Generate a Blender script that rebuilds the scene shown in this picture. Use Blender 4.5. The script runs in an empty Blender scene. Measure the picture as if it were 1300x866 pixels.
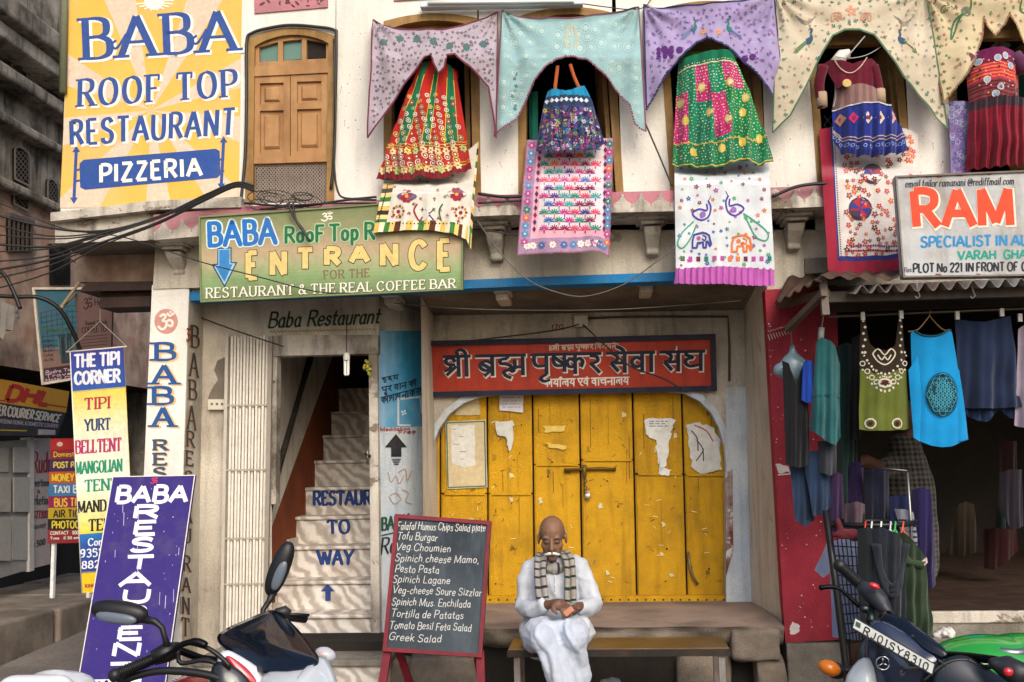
import bpy, bmesh, math, random
from mathutils import Vector, Matrix, noise
random.seed(11)
sc = bpy.context.scene
COL = sc.collection
# ------------------------------------------------------------------ camera
W, H, F = 1300.0, 866.0, 1264.0
CAM = Vector((0.0, -6.6, 1.56))
_p, _y, _r = math.radians(7.0), math.radians(5.0), math.radians(1.3)
FW = Vector((-math.sin(_y)*math.cos(_p), math.cos(_y)*math.cos(_p), math.sin(_p)))
_r0 = FW.cross(Vector((0, 0, 1))).normalized(); _u0 = _r0.cross(FW)
RT = _r0*math.cos(_r) - _u0*math.sin(_r); UP = _u0*math.cos(_r) + _r0*math.sin(_r)
cam = bpy.data.objects.new('camera', bpy.data.cameras.new('camera')); COL.objects.link(cam)
cam.matrix_world = Matrix((( RT.x, UP.x, -FW.x, CAM.x), (RT.y, UP.y, -FW.y, CAM.y), (RT.z, UP.z, -FW.z, CAM.z), (0, 0, 0, 1)))
cam.data.sensor_width = 36.0; cam.data.lens = 36.0*F/W; cam.data.clip_end = 400.0; cam.data.clip_start = 0.05
sc.camera = cam
# ------------------------------------------------------------------ sky, sun, exposure
SUN_EL, SUN_AZ = math.radians(36), math.radians(160)     # azimuth clockwise from +Y: the light comes from the street side
wd = bpy.data.worlds.new('World'); sc.world = wd; wd.use_nodes = True
_n = wd.node_tree.nodes; _l = wd.node_tree.links
sky = _n.new('ShaderNodeTexSky'); sky.sky_type = 'NISHITA'; sky.sun_disc = False
sky.sun_elevation = SUN_EL; sky.sun_rotation = SUN_AZ; sky.dust_density = 4.0; sky.air_density = 1.0; sky.ozone_density = 1.0
_bg = _n['Background']; _bg.inputs['Strength'].default_value = 0.15; _l.new(sky.outputs[0], _bg.inputs[0])
sl = bpy.data.lights.new('sun', 'SUN'); sl.energy = 1.15; sl.angle = math.radians(36); sl.color = (1.0, 0.985, 0.925)
so = bpy.data.objects.new('sun', sl); COL.objects.link(so)
_sd = Vector((math.sin(SUN_AZ)*math.cos(SUN_EL), math.cos(SUN_AZ)*math.cos(SUN_EL), math.sin(SUN_EL)))
so.rotation_euler = _sd.to_track_quat('Z', 'Y').to_euler(); so.location = (0, -8, 9)
sc.view_settings.view_transform = 'Standard'; sc.view_settings.look = 'None'
sc.view_settings.exposure = 0.52; sc.view_settings.gamma = 1.0
sc.render.engine = 'CYCLES'
sc.cycles.use_denoising = True; sc.cycles.max_bounces = 6; sc.cycles.diffuse_bounces = 4
sc.cycles.glossy_bounces = 3; sc.cycles.transmission_bounces = 4; sc.cycles.transparent_max_bounces = 8
# ------------------------------------------------------------------ pixel helpers
def ray(px, py): return FW*F + RT*(px - W/2) - UP*(py - H/2)
def P(px, py, Y):
    d = ray(px, py); return CAM + d*((Y - CAM.y)/d.y)
def PZ(px, py, Z):
    d = ray(px, py); return CAM + d*((Z - CAM.z)/d.z)
def PX(px, py, X):
    d = ray(px, py); return CAM + d*((X - CAM.x)/d.x)
def pw(Y): return (Y - CAM.y)/F          # metres per photo pixel at depth Y
def lerp(a, b, t): return a + (b - a)*t
def il(pts, x):                           # piecewise linear y(x)
    if x <= pts[0][0]: return pts[0][1]
    for (x0, y0), (x1, y1) in zip(pts, pts[1:]):
        if x <= x1: return lerp(y0, y1, (x - x0)/(x1 - x0) if x1 != x0 else 0)
    return pts[-1][1]
def lin(c):
    if isinstance(c, str):
        c = c.lstrip('#'); c = [int(c[i:i+2], 16)/255 for i in (0, 2, 4)]
        c = [x/12.92 if x <= .04045 else ((x + .055)/1.055)**2.4 for x in c]
    return tuple(c[:3]) + (1.0,)
def catmull(p, n=6, closed=False):
    if len(p) < 3: return list(p)
    out = []; m = len(p)
    for i in range(m if closed else m - 1):
        a = p[(i-1) % m] if (closed or i > 0) else p[0]; b = p[i]; c = p[(i+1) % m]
        d = p[(i+2) % m] if (closed or i + 2 < m) else p[-1]
        for k in range(n):
            t = k/n; t2 = t*t; t3 = t2*t
            out.append(tuple(.5*(2*b[j] + (c[j]-a[j])*t + (2*a[j]-5*b[j]+4*c[j]-d[j])*t2 + (3*b[j]-a[j]-3*c[j]+d[j])*t3) for j in range(len(b))))
    if not closed: out.append(tuple(p[-1]))
    return out
# ------------------------------------------------------------------ materials
MATS = {}
class NT:
    def __init__(s, name):
        s.m = bpy.data.materials.new(name); s.m.use_nodes = True
        s.n = s.m.node_tree.nodes; s.l = s.m.node_tree.links; s.b = s.n['Principled BSDF']
        s.tc = s.n.new('ShaderNodeTexCoord')
    def mapping(s, scale=(1, 1, 1), rot=(0, 0, 0)):
        m = s.n.new('ShaderNodeMapping'); s.l.new(s.tc.outputs['Object'], m.inputs[0]); m.inputs['Scale'].default_value = scale; m.inputs['Rotation'].default_value = rot; return m.outputs[0]
    def noise(s, scale, detail=4, vec=None, rough=.55, dist=0):
        t = s.n.new('ShaderNodeTexNoise'); t.inputs['Scale'].default_value = scale; t.inputs['Detail'].default_value = detail; t.inputs['Roughness'].default_value = rough; t.inputs['Distortion'].default_value = dist
        s.l.new(vec if vec else s.tc.outputs['Object'], t.inputs['Vector']); return t.outputs[0]
    def ramp(s, f, a, b, ca=(0, 0, 0, 1), cb=(1, 1, 1, 1)):
        r = s.n.new('ShaderNodeValToRGB'); r.color_ramp.elements[0].position = a; r.color_ramp.elements[1].position = b
        r.color_ramp.elements[0].color = ca; r.color_ramp.elements[1].color = cb; s.l.new(f, r.inputs[0]); return r.outputs[0]
    def mix(s, f, a, b, mode='MIX'):
        m = s.n.new('ShaderNodeMix'); m.data_type = 'RGBA'; m.blend_type = mode
        for v, i in ((f, 0), (a, 6), (b, 7)):
            if isinstance(v, (int, float)): m.inputs[i].default_value = v
            elif isinstance(v, tuple): m.inputs[i].default_value = v
            else: s.l.new(v, m.inputs[i])
        return m.outputs[2]
    def bump(s, f, strength, dist=.01):
        b = s.n.new('ShaderNodeBump'); b.inputs['Strength'].default_value = strength; b.inputs['Distance'].default_value = dist
        s.l.new(f, b.inputs['Height']); s.l.new(b.outputs[0], s.b.inputs['Normal'])
def wallmat(name, c1, c2, dirt='#5a5248', scale=3.0, rough=.85, bump=.3, amount=.5, streak=.5, fine=.12, peel=None, peel_t=.62):
    """old painted plaster, stone or wood: two tones, blotchy dirt, vertical run marks, peeled patches"""
    t = NT(name); c1, c2, d = lin(c1), lin(c2), lin(dirt)
    n1 = t.noise(scale, 5); col = t.mix(t.ramp(n1, .35, .7), c1, c2)
    if streak:
        n2 = t.noise(4.0, 4, t.mapping((3.0, 3.0, .35))); col = t.mix(t.ramp(n2, .50, .72, (0,)*3+(1,), (streak,)*3+(1,)), col, d)
    n3 = t.noise(scale*.55, 6, rough=.65); col = t.mix(t.ramp(n3, .47, .68, (0,)*3+(1,), (amount,)*3+(1,)), col, d)
    n4 = t.noise(scale*28, 5, rough=.7); col = t.mix(min(1, fine*1.8), col, t.ramp(n4, .3, .75, d, (1, 1, 1, 1)), 'MULTIPLY')
    h = n4
    if peel:
        n5 = t.noise(scale*1.1, 7, rough=.7, dist=.4); f = t.ramp(n5, peel_t, peel_t + .012); col = t.mix(f, col, lin(peel))
    t.l.new(col, t.b.inputs['Base Color']); t.b.inputs['Roughness'].default_value = rough
    t.b.inputs['Specular IOR Level'].default_value = .25
    t.bump(t.mix(.45, n4, n3), min(1, bump*1.5), .02)
    MATS[name] = t.m; return t.m
def attrmat(name, rough=.7, metal=0.0, var=.25, vscale=14.0, bump=0.0, bscale=300.0, spec=.35, coat=0.0, weave=False, sheen=0, dirt=0):
    """colour comes from the mesh's own colour attribute; the nodes add grain and wear"""
    t = NT(name); a = t.n.new('ShaderNodeAttribute'); a.attribute_name = 'Col'; col = a.outputs[0]
    n1 = t.noise(vscale, 5); col = t.mix(var, col, t.ramp(n1, .3, .7, (.35, .33, .31, 1), (1, 1, 1, 1)), 'MULTIPLY')
    if dirt: 
        n3 = t.noise(6, 6, rough=.7); col = t.mix(t.ramp(n3, .5, .75, (0,)*3+(1,), (dirt,)*3+(1,)), col, lin('#6b6152'))
    t.l.new(col, t.b.inputs['Base Color']); t.b.inputs['Roughness'].default_value = rough; t.b.inputs['Metallic'].default_value = metal
    t.b.inputs['Specular IOR Level'].default_value = spec; t.b.inputs['Coat Weight'].default_value = coat; t.b.inputs['Coat Roughness'].default_value = .08
    if sheen: t.b.inputs['Sheen Weight'].default_value = sheen
    if weave:
        t.bump(t.mix(.5, t.noise(bscale, 2, t.mapping((1, 1, .25))), t.noise(18, 4)), bump, .01)
    elif bump: t.bump(t.noise(bscale, 3), bump, .006)
    MATS[name] = t.m; return t.m
attrmat('paint', .75, 0, .22, 25, .15, 90, dirt=.25)
attrmat('print', .8, 0, .3, 30, dirt=.22)
attrmat('cloth', .92, 0, .3, 9, .45, 260, .15, weave=True, sheen=.15)
attrmat('plastic', .42, 0, .12, 8, .08, 260)
attrmat('gloss', .22, 0, .08, 6, spec=.5, coat=.6)
attrmat('metal', .35, .9, .25, 12, .1, 90)
attrmat('rustmetal', .6, .45, .45, 9, .3, 60, dirt=.5)
attrmat('wood', .6, 0, .4, 22, .25, 50, dirt=.2)
attrmat('skin', .55, 0, .22, 30, .25, 140, .4)
attrmat('stone', .9, 0, .45, 7, .7, 26, .2, dirt=.4)
attrmat('chrome', .12, 1.0, .05, 4)
wallmat('wall_white', '#e2e0d9', '#d6d2c8', '#9a8b76', 1.6, amount=.15, streak=.17, fine=.07, bump=.3)
wallmat('wall_cream', '#dad2c3', '#cbc1b0', '#6e6254', 2.6, amount=.42, streak=.45, fine=.16, bump=.4, peel='#938a7e', peel_t=.645)
wallmat('porch_wall', '#d3cbbd', '#bfb5a6', '#544b41', 2.8, amount=.6, streak=.6, fine=.2, bump=.4, peel='#837a6d', peel_t=.66)
wallmat('wall_bluewhite', '#d6dce0', '#bccbdb', '#857f7a', 3.2, amount=.55, streak=.4, fine=.2, bump=.45, peel='#a3907e', peel_t=.63)
wallmat('wall_blue', '#3f96bd', '#2f86b0', '#b9c4c8', 3.6, amount=.3, streak=.3, bump=.3, peel='#b8c6cd', peel_t=.66)
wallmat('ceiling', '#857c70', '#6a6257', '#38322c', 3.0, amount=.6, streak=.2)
wallmat('mural_yellow', '#e3b656', '#d8aa4a', '#c9b48c', 2.2, amount=.35, streak=.3, fine=.1, bump=.2)
wallmat('pink_paint', '#c3818c', '#b06f7b', '#8a7a70', 4.0, amount=.6, streak=.3, bump=.35, peel='#b9aca0', peel_t=.64)
wallmat('grimy_white', '#d3ccbf', '#b7ada0', '#4a433b', 3.0, amount=.9, streak=.7, bump=.5, peel='#7a6d60', peel_t=.58)
wallmat('beam_blue', '#2a86c4', '#2478b4', '#4b5a66', 4.0, amount=.5, streak=.2)
wallmat('red_wall', '#b23a48', '#9a2c3a', '#6a2c32', 3.2, amount=.55, streak=.4, bump=.4, peel='#bfa8a2', peel_t=.665)
wallmat('concrete', '#989186', '#7d766c', '#3e3933', 3.5, amount=.7, streak=.4, bump=.6)
wallmat('rough_stone', '#9d9082', '#807468', '#463f38', 4.0, amount=.7, streak=.1, bump=1.0)
wallmat('red_stone', '#a08c7f', '#86756b', '#4e463e', 3.0, amount=.6, streak=.0, bump=.5)
wallmat('old_stone', '#c6bcac', '#857b70', '#2e2924', 3.6, amount=.95, streak=.9, bump=.8, fine=.3)
wallmat('old_brick', '#b8907c', '#ccb6a2', '#5e5048', 5.0, amount=.7, streak=.3, bump=.8)
wallmat('ground', '#938a82', '#7d756e', '#57514b', 1.4, amount=.6, streak=0, bump=.5, fine=.3)
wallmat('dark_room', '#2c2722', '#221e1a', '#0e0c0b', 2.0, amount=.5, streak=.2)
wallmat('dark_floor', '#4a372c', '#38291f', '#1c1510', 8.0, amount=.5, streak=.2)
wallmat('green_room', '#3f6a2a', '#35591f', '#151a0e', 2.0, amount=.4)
wallmat('rust_dado', '#8a4524', '#743718', '#3a1c10', 3.0, amount=.5, streak=.3)
wallmat('gold_wood', '#a5824f', '#8f6d3c', '#4f3819', 5.0, rough=.6, amount=.5, streak=.5, bump=.25)
wallmat('shutter_wood', '#b48a5c', '#a0764a', '#6e4a28', 6.0, rough=.55, amount=.35, streak=.5, bump=.2)
wallmat('yellow_door', '#dca818', '#c89812', '#7a5a16', 4.5, rough=.42, amount=.4, streak=.45, bump=.55, fine=.16, peel='#a8863a', peel_t=.66)
wallmat('dark_iron', '#2b2723', '#1e1b18', '#4a3626', 8.0, rough=.5, amount=.5)
wallmat('tin_sheet', '#8a8783', '#6e6a66', '#5a3a28', 4.0, rough=.5, amount=.8, streak=.3)
wallmat('rust_sheet', '#5e4638', '#46352b', '#2a1f19', 5.0, rough=.7, amount=.6)
wallmat('green_board', '#7d8a5c', '#75825a', '#55603c', 2.0, rough=.6, amount=.4, streak=.3, bump=.1)
wallmat('slate', '#333c43', '#272f36', '#566068', 3.0, rough=.7, amount=.4, streak=.5, bump=.1)
wallmat('maroon_wood', '#7d1c2c', '#6b1724', '#3c1018', 8.0, rough=.5, amount=.4, bump=.15)
wallmat('sign_red', '#b8432f', '#ab3a28', '#6c2a20', 3.0, rough=.6, amount=.3, bump=.12)
wallmat('sign_navy', '#272b42', '#1e2134', '#3c3c46', 5.0, rough=.6, amount=.4, bump=.15)
wallmat('sign_grey', '#b9bcbd', '#a5a9ab', '#7a6a5e', 5.0, rough=.5, amount=.5, streak=.5, bump=.15, peel='#8a5a42', peel_t=.72)
wallmat('bench_top', '#66513a', '#52402a', '#3c2a16', 6.0, rough=.35, amount=.5, streak=.2, bump=.1)
wallmat('brown_shutter', '#4c3a34', '#3f302b', '#241b18', 6.0, rough=.6, amount=.4)
def marble():
    t = NT('marble'); v = t.mapping((1.0, 1.0, 1.0), (0, math.radians(38), 0))
    w = t.n.new('ShaderNodeTexWave'); w.inputs['Scale'].default_value = 3.2; w.inputs['Distortion'].default_value = 11; w.inputs['Detail'].default_value = 4; w.inputs['Detail Scale'].default_value = 1.4
    t.l.new(v, w.inputs['Vector'])
    col = t.mix(t.ramp(w.outputs[1], .15, .85), lin('#a39a90'), lin('#d3ccc4'))
    col = t.mix(t.ramp(t.noise(5, 6), .5, .75, (0, 0, 0, 1), (.6,)*3+(1,)), col, lin('#7c6a5a'))
    t.l.new(col, t.b.inputs['Base Color']); t.b.inputs['Roughness'].default_value = .45; MATS['marble'] = t.m
marble()
def glassmat(name, c, rough, tr, alpha=1.0):
    t = NT(name); t.b.inputs['Base Color'].default_value = lin(c); t.b.inputs['Roughness'].default_value = rough
    t.b.inputs['Transmission Weight'].default_value = tr; t.b.inputs['IOR'].default_value = 1.45; t.b.inputs['Alpha'].default_value = alpha; MATS[name] = t.m
    n = t.noise(7, 3); t.bump(n, .04)
glassmat('pane_green', '#5f8376', .25, .2)
glassmat('visor', '#0e1624', .08, .25)
glassmat('lens', '#dfe6ee', .05, .55)
glassmat('amber', '#d9781a', .15, .3)
glassmat('mannequin', '#7d97a3', .25, .35)
glassmat('mirror_glass', '#59636e', .25, 0.0)
# ------------------------------------------------------------------ mesh builder
WHITE = (1, 1, 1, 1)
class MB:
    def __init__(s): s.v = []; s.f = []; s.c = []; s.mi = []; s.k = 0
    def face(s, pts, col=WHITE, mi=0):
        i = len(s.v); s.v.extend(tuple(p) for p in pts); s.f.append(tuple(range(i, i + len(pts)))); s.c.append(col); s.mi.append(mi)
    def quad(s, a, b, c, d, col=WHITE): s.face((a, b, c, d), col)
    def grid(s, fn, nu, nv, col=WHITE, closeu=False):
        i0 = len(s.v)
        for j in range(nv + 1):
            for i in range(nu + (0 if closeu else 1)): s.v.append(tuple(fn(i/nu, j/nv)))
        m = nu if closeu else nu + 1
        for j in range(nv):
            for i in range(nu):
                a = i0 + j*m + i; b = i0 + j*m + (i + 1) % m if closeu else a + 1
                s.f.append((a, b, b + m, a + m)); s.c.append(col((i + .5)/nu, (j + .5)/nv) if callable(col) else col); s.mi.append(0)
    def box(s, lo, hi, col=WHITE):
        (x0, y0, z0), (x1, y1, z1) = lo, hi; i = len(s.v)
        s.v += [(x0, y0, z0), (x1, y0, z0), (x1, y1, z0), (x0, y1, z0), (x0, y0, z1), (x1, y0, z1), (x1, y1, z1), (x0, y1, z1)]
        for f in ((0, 3, 2, 1), (4, 5, 6, 7), (0, 1, 5, 4), (1, 2, 6, 5), (2, 3, 7, 6), (3, 0, 4, 7)):
            s.f.append(tuple(i + k for k in f)); s.c.append(col); s.mi.append(0)
    def slab(s, front, depth, col=WHITE, nrm=None):
        """front: polygon (3D points), pushed back by depth along +Y (or nrm)"""
        n = Vector(nrm) if nrm else Vector((0, 1, 0)); f = [Vector(p) for p in front]; b = [p + n*depth for p in f]
        s.face(f, col); s.face(b[::-1], col)
        for i in range(len(f)):
            j = (i + 1) % len(f); s.face((f[j], f[i], b[i], b[j]), col)
    def bslab(s, front, depth, bev, col=WHITE):
        """bevelled slab for roughly planar convex polygon facing -Y"""
        f = [Vector(p) for p in front]; c = sum(f, Vector())/len(f); n = (f[1]-f[0]).cross(f[2]-f[0]).normalized()
        if n.y > 0: n = -n
        inn = [p + (c - p).normalized()*bev*1.4 for p in f]; mid = [p - n*bev for p in f]; bk = [p - n*depth for p in f]
        s.face(inn, col)
        for i in range(len(f)):
            j = (i + 1) % len(f); s.face((inn[j], inn[i], mid[i], mid[j]), col); s.face((mid[j], mid[i], bk[i], bk[j]), col)
        s.face(bk[::-1], col)
    def tube(s, pts, r, col=WHITE, n=8, caps=True):
        pts = [Vector(p) for p in pts]; m = len(pts); rs = r if isinstance(r, (list, tuple)) else [r]*m
        i0 = len(s.v); t0 = (pts[1]-pts[0]).normalized(); ref = Vector((0, 0, 1)) if abs(t0.z) < .9 else Vector((1, 0, 0))
        a = t0.cross(ref).normalized()
        for k in range(m):
            t = (pts[min(k+1, m-1)] - pts[max(k-1, 0)]).normalized(); a = (a - t*a.dot(t))
            a = a.normalized() if a.length > 1e-6 else t.orthogonal().normalized(); b = t.cross(a)
            for q in range(n):
                an = 2*math.pi*q/n; s.v.append(tuple(pts[k] + (a*math.cos(an) + b*math.sin(an))*rs[k]))
        for k in range(m - 1):
            for q in range(n):
                q2 = (q + 1) % n; s.f.append((i0+k*n+q, i0+k*n+q2, i0+(k+1)*n+q2, i0+(k+1)*n+q)); s.c.append(col); s.mi.append(0)
        if caps:
            s.f.append(tuple(i0 + q for q in range(n))[::-1]); s.c.append(col); s.mi.append(0)
            s.f.append(tuple(i0 + (m-1)*n + q for q in range(n))); s.c.append(col); s.mi.append(0)
    def bar(s, a, b, w, d, col=WHITE):
        """rectangular bar between two points, w across, d deep along Y"""
        a = Vector(a); b = Vector(b); t = (b - a).normalized(); dep = Vector((0, 1, 0)) if abs(t.y) < .8 else Vector((0, 0, 1))
        x = t.cross(dep).normalized(); dep = x.cross(t).normalized()
        q = [a - x*w/2, a + x*w/2, b + x*w/2, b - x*w/2]; i = len(s.v)
        for sgn in (-1, 1):
            for p in q: s.v.append(tuple(p + dep*d/2*sgn))
        for f in ((0, 3, 2, 1), (4, 5, 6, 7), (0, 1, 5, 4), (1, 2, 6, 5), (2, 3, 7, 6), (3, 0, 4, 7)):
            s.f.append(tuple(i + k for k in f)); s.c.append(col); s.mi.append(0)
    def ell(s, c, r, col=WHITE, nu=14, nv=9, rot=None, e=1.0):
        c = Vector(c); rot = rot or Matrix.Identity(3)
        def pwr(x): return math.copysign(abs(x)**e, x)
        def fn(u, v):
            th = 2*math.pi*u; ph = math.pi*(v - .5)*.998
            return c + rot @ Vector((r[0]*pwr(math.cos(th))*pwr(math.cos(ph)), r[1]*pwr(math.sin(th))*pwr(math.cos(ph)), r[2]*pwr(math.sin(ph))))
        s.grid(fn, nu, nv, col, closeu=True)
    def lathe(s, base, axis, prof, col=WHITE, n=16):
        base = Vector(base); ax = Vector(axis).normalized(); a = ax.orthogonal().normalized(); b = ax.cross(a)
        def fn(u, v):
            k = v*(len(prof) - 1); i = min(int(round(k)), len(prof) - 1); h, r = prof[i]; an = 2*math.pi*u
            return base + ax*h + (a*math.cos(an) + b*math.sin(an))*r
        s.grid(fn, n, len(prof) - 1, col, closeu=True)
    def build(s, name, mat, parent=None, smooth=False, kind=None):
        me = bpy.data.meshes.new(name); me.from_pydata(s.v, [], s.f); 
        mats = mat if isinstance(mat, (list, tuple)) else [mat]
        for m in mats: me.materials.append(MATS[m] if isinstance(m, str) else m)
        ca = me.color_attributes.new('Col', 'FLOAT_COLOR', 'CORNER'); buf = []
        for p, c in zip(s.f, s.c): buf.extend(c*len(p))
        ca.data.foreach_set('color', buf)
        if len(mats) > 1: me.polygons.foreach_set('material_index', s.mi)
        if smooth: me.polygons.foreach_set('use_smooth', [True]*len(s.f))
        me.validate(); me.update()
        o = bpy.data.objects.new(name, me); COL.objects.link(o)
        if parent: adopt(o, parent)
        if kind or name in ('lettering', 'wall_lettering', 'chalk_writing', 'characters', 'scratches', 'paint_flakes', 'bolts'): o['kind'] = kind or 'stuff'
        return o
def adopt(o, parent):
    o.parent = parent
    if parent.type == 'EMPTY': o.matrix_parent_inverse = Matrix.Translation(-parent.location)
def tag(o, label, cat=None, group=None, kind=None):
    o['label'] = label
    if cat: o['category'] = cat
    if group: o['group'] = group
    if kind: o['kind'] = kind
    return o
def thing(name, label, cat, loc=(0, 0, 0), group=None):
    o = bpy.data.objects.new(name, None); COL.objects.link(o); o.location = loc; o.empty_display_size = .1
    return tag(o, label, cat, group)
def struct(o): o['kind'] = 'structure'; return o
def shade_auto(o, deg=35):
    me = o.data
    me.polygons.foreach_set('use_smooth', [True]*len(me.polygons))
    try: me.set_sharp_from_angle(angle=math.radians(deg))
    except Exception: pass
def bevel(o, w=.004, seg=2):
    m = o.modifiers.new('bevel', 'BEVEL'); m.width = w; m.segments = seg; m.limit_method = 'ANGLE'; return o
def weld(o, d=1e-5):
    bm = bmesh.new(); bm.from_mesh(o.data); bmesh.ops.remove_doubles(bm, verts=bm.verts, dist=d); bmesh.ops.recalc_face_normals(bm, faces=bm.faces); bm.to_mesh(o.data); bm.free(); return o
# ------------------------------------------------------------------ painting in photo pixels onto real surfaces
def planemap(Y, n=(0, -1, 0)):
    n = Vector(n)
    return lambda x, y, h: P(x, y, Y) + n*(h*.55)
def polymap(a, b, c, off=0):
    """plane through three 3D points"""
    a = Vector(a); n = (Vector(b)-a).cross(Vector(c)-a).normalized()
    if n.dot(CAM - a) < 0: n = -n
    def f(x, y, h):
        d = ray(x, y); t = (a - CAM).dot(n)/d.dot(n); return CAM + d*t + n*((h*.55 if 0 < h < .012 else h) + off)
    return f
def hj(mb): mb.k = (mb.k + 1) % 7; return mb.k*.00016
def disc(mb, M, x, y, r, col, h=.002, n=9, ry=None, rot=0):
    ry = ry or r; h += hj(mb); c, s = math.cos(rot), math.sin(rot)
    mb.face([M(x + r*math.cos(2*math.pi*k/n)*c - ry*math.sin(2*math.pi*k/n)*s, y + r*math.cos(2*math.pi*k/n)*s + ry*math.sin(2*math.pi*k/n)*c, h) for k in range(n)], col)
def poly(mb, M, pts, col, h=.002): h += hj(mb); mb.face([M(x, y, h) for x, y in pts], col)
def ring(mb, M, x, y, r, w, col, h=.002, n=14, ry=None):
    stroke(mb, M, [(x + r*math.cos(2*math.pi*k/n), y + (ry or r)*math.sin(2*math.pi*k/n)) for k in range(n + 1)], w, col, h, smooth=True, cap=False)
def stroke(mb, M, pts, w, col, h=.002, thin=None, nib=0.35, smooth=False, cap=True, joints=True):
    """thin: width of a stroke drawn along the nib (None: even width)"""
    pts = [p for i, p in enumerate(pts) if i == 0 or (abs(p[0]-pts[i-1][0]) + abs(p[1]-pts[i-1][1])) > 1e-4]
    if len(pts) < 2: return
    sub = getattr(M, 'sub', None)
    if sub:
        q = [pts[0]]
        for a, b in zip(pts, pts[1:]):
            n = max(1, int(math.hypot(b[0]-a[0], b[1]-a[1])/sub)); q += [(lerp(a[0], b[0], k/n), lerp(a[1], b[1], k/n)) for k in range(1, n + 1)]
        pts = q; joints = False if not cap else joints
        if len(pts) > 40: cap = False
    thin = w if thin is None else thin
    def width(dx, dy):
        L = math.hypot(dx, dy) or 1; s = abs((dx*math.sin(-nib) - dy*math.cos(nib))/L); return thin + (w - thin)*s
    h += hj(mb)
    if smooth:
        L, R = [], []
        for i in range(len(pts)):
            a = pts[max(i-1, 0)]; b = pts[min(i+1, len(pts)-1)]; dx, dy = b[0]-a[0], b[1]-a[1]; l = math.hypot(dx, dy) or 1
            hw = width(dx, dy)/2; nx, ny = -dy/l*hw, dx/l*hw; L.append((pts[i][0]+nx, pts[i][1]+ny)); R.append((pts[i][0]-nx, pts[i][1]-ny))
        i0 = len(mb.v)
        for a, b in zip(L, R): mb.v.append(tuple(M(a[0], a[1], h))); mb.v.append(tuple(M(b[0], b[1], h)))
        for i in range(len(pts) - 1): mb.f.append((i0+2*i, i0+2*i+1, i0+2*i+3, i0+2*i+2)); mb.c.append(col); mb.mi.append(0)
        ends = [0, len(pts)-1] if cap else []
    else:
        for i in range(len(pts) - 1):
            a, b = pts[i], pts[i+1]; dx, dy = b[0]-a[0], b[1]-a[1]; l = math.hypot(dx, dy) or 1; hw = width(dx, dy)/2; nx, ny = -dy/l*hw, dx/l*hw
            hh = h + hj(mb); mb.face([M(a[0]+nx, a[1]+ny, hh), M(b[0]+nx, b[1]+ny, hh), M(b[0]-nx, b[1]-ny, hh), M(a[0]-nx, a[1]-ny, hh)], col)
        ends = list(range(len(pts))) if cap else (list(range(1, len(pts)-1)) if joints else [])
    for i in ends:
        a = pts[max(i-1, 0)]; b = pts[min(i+1, len(pts)-1)]
        disc(mb, M, pts[i][0], pts[i][1], width(b[0]-a[0], b[1]-a[1])/2, col, h + .0001, 8)
G = {}
def defg(txt):
    for line in txt.strip().split('\n'):
        k, adv, rest = line.split(' ', 2); st = []
        for s in rest.split(';'):
            s = s.strip(); sm = s.startswith('~'); s = s.lstrip('~')
            st.append((sm, [tuple(float(q) for q in p.split(',')) for p in s.split()]))
        G[k] = (float(adv), st)
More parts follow.
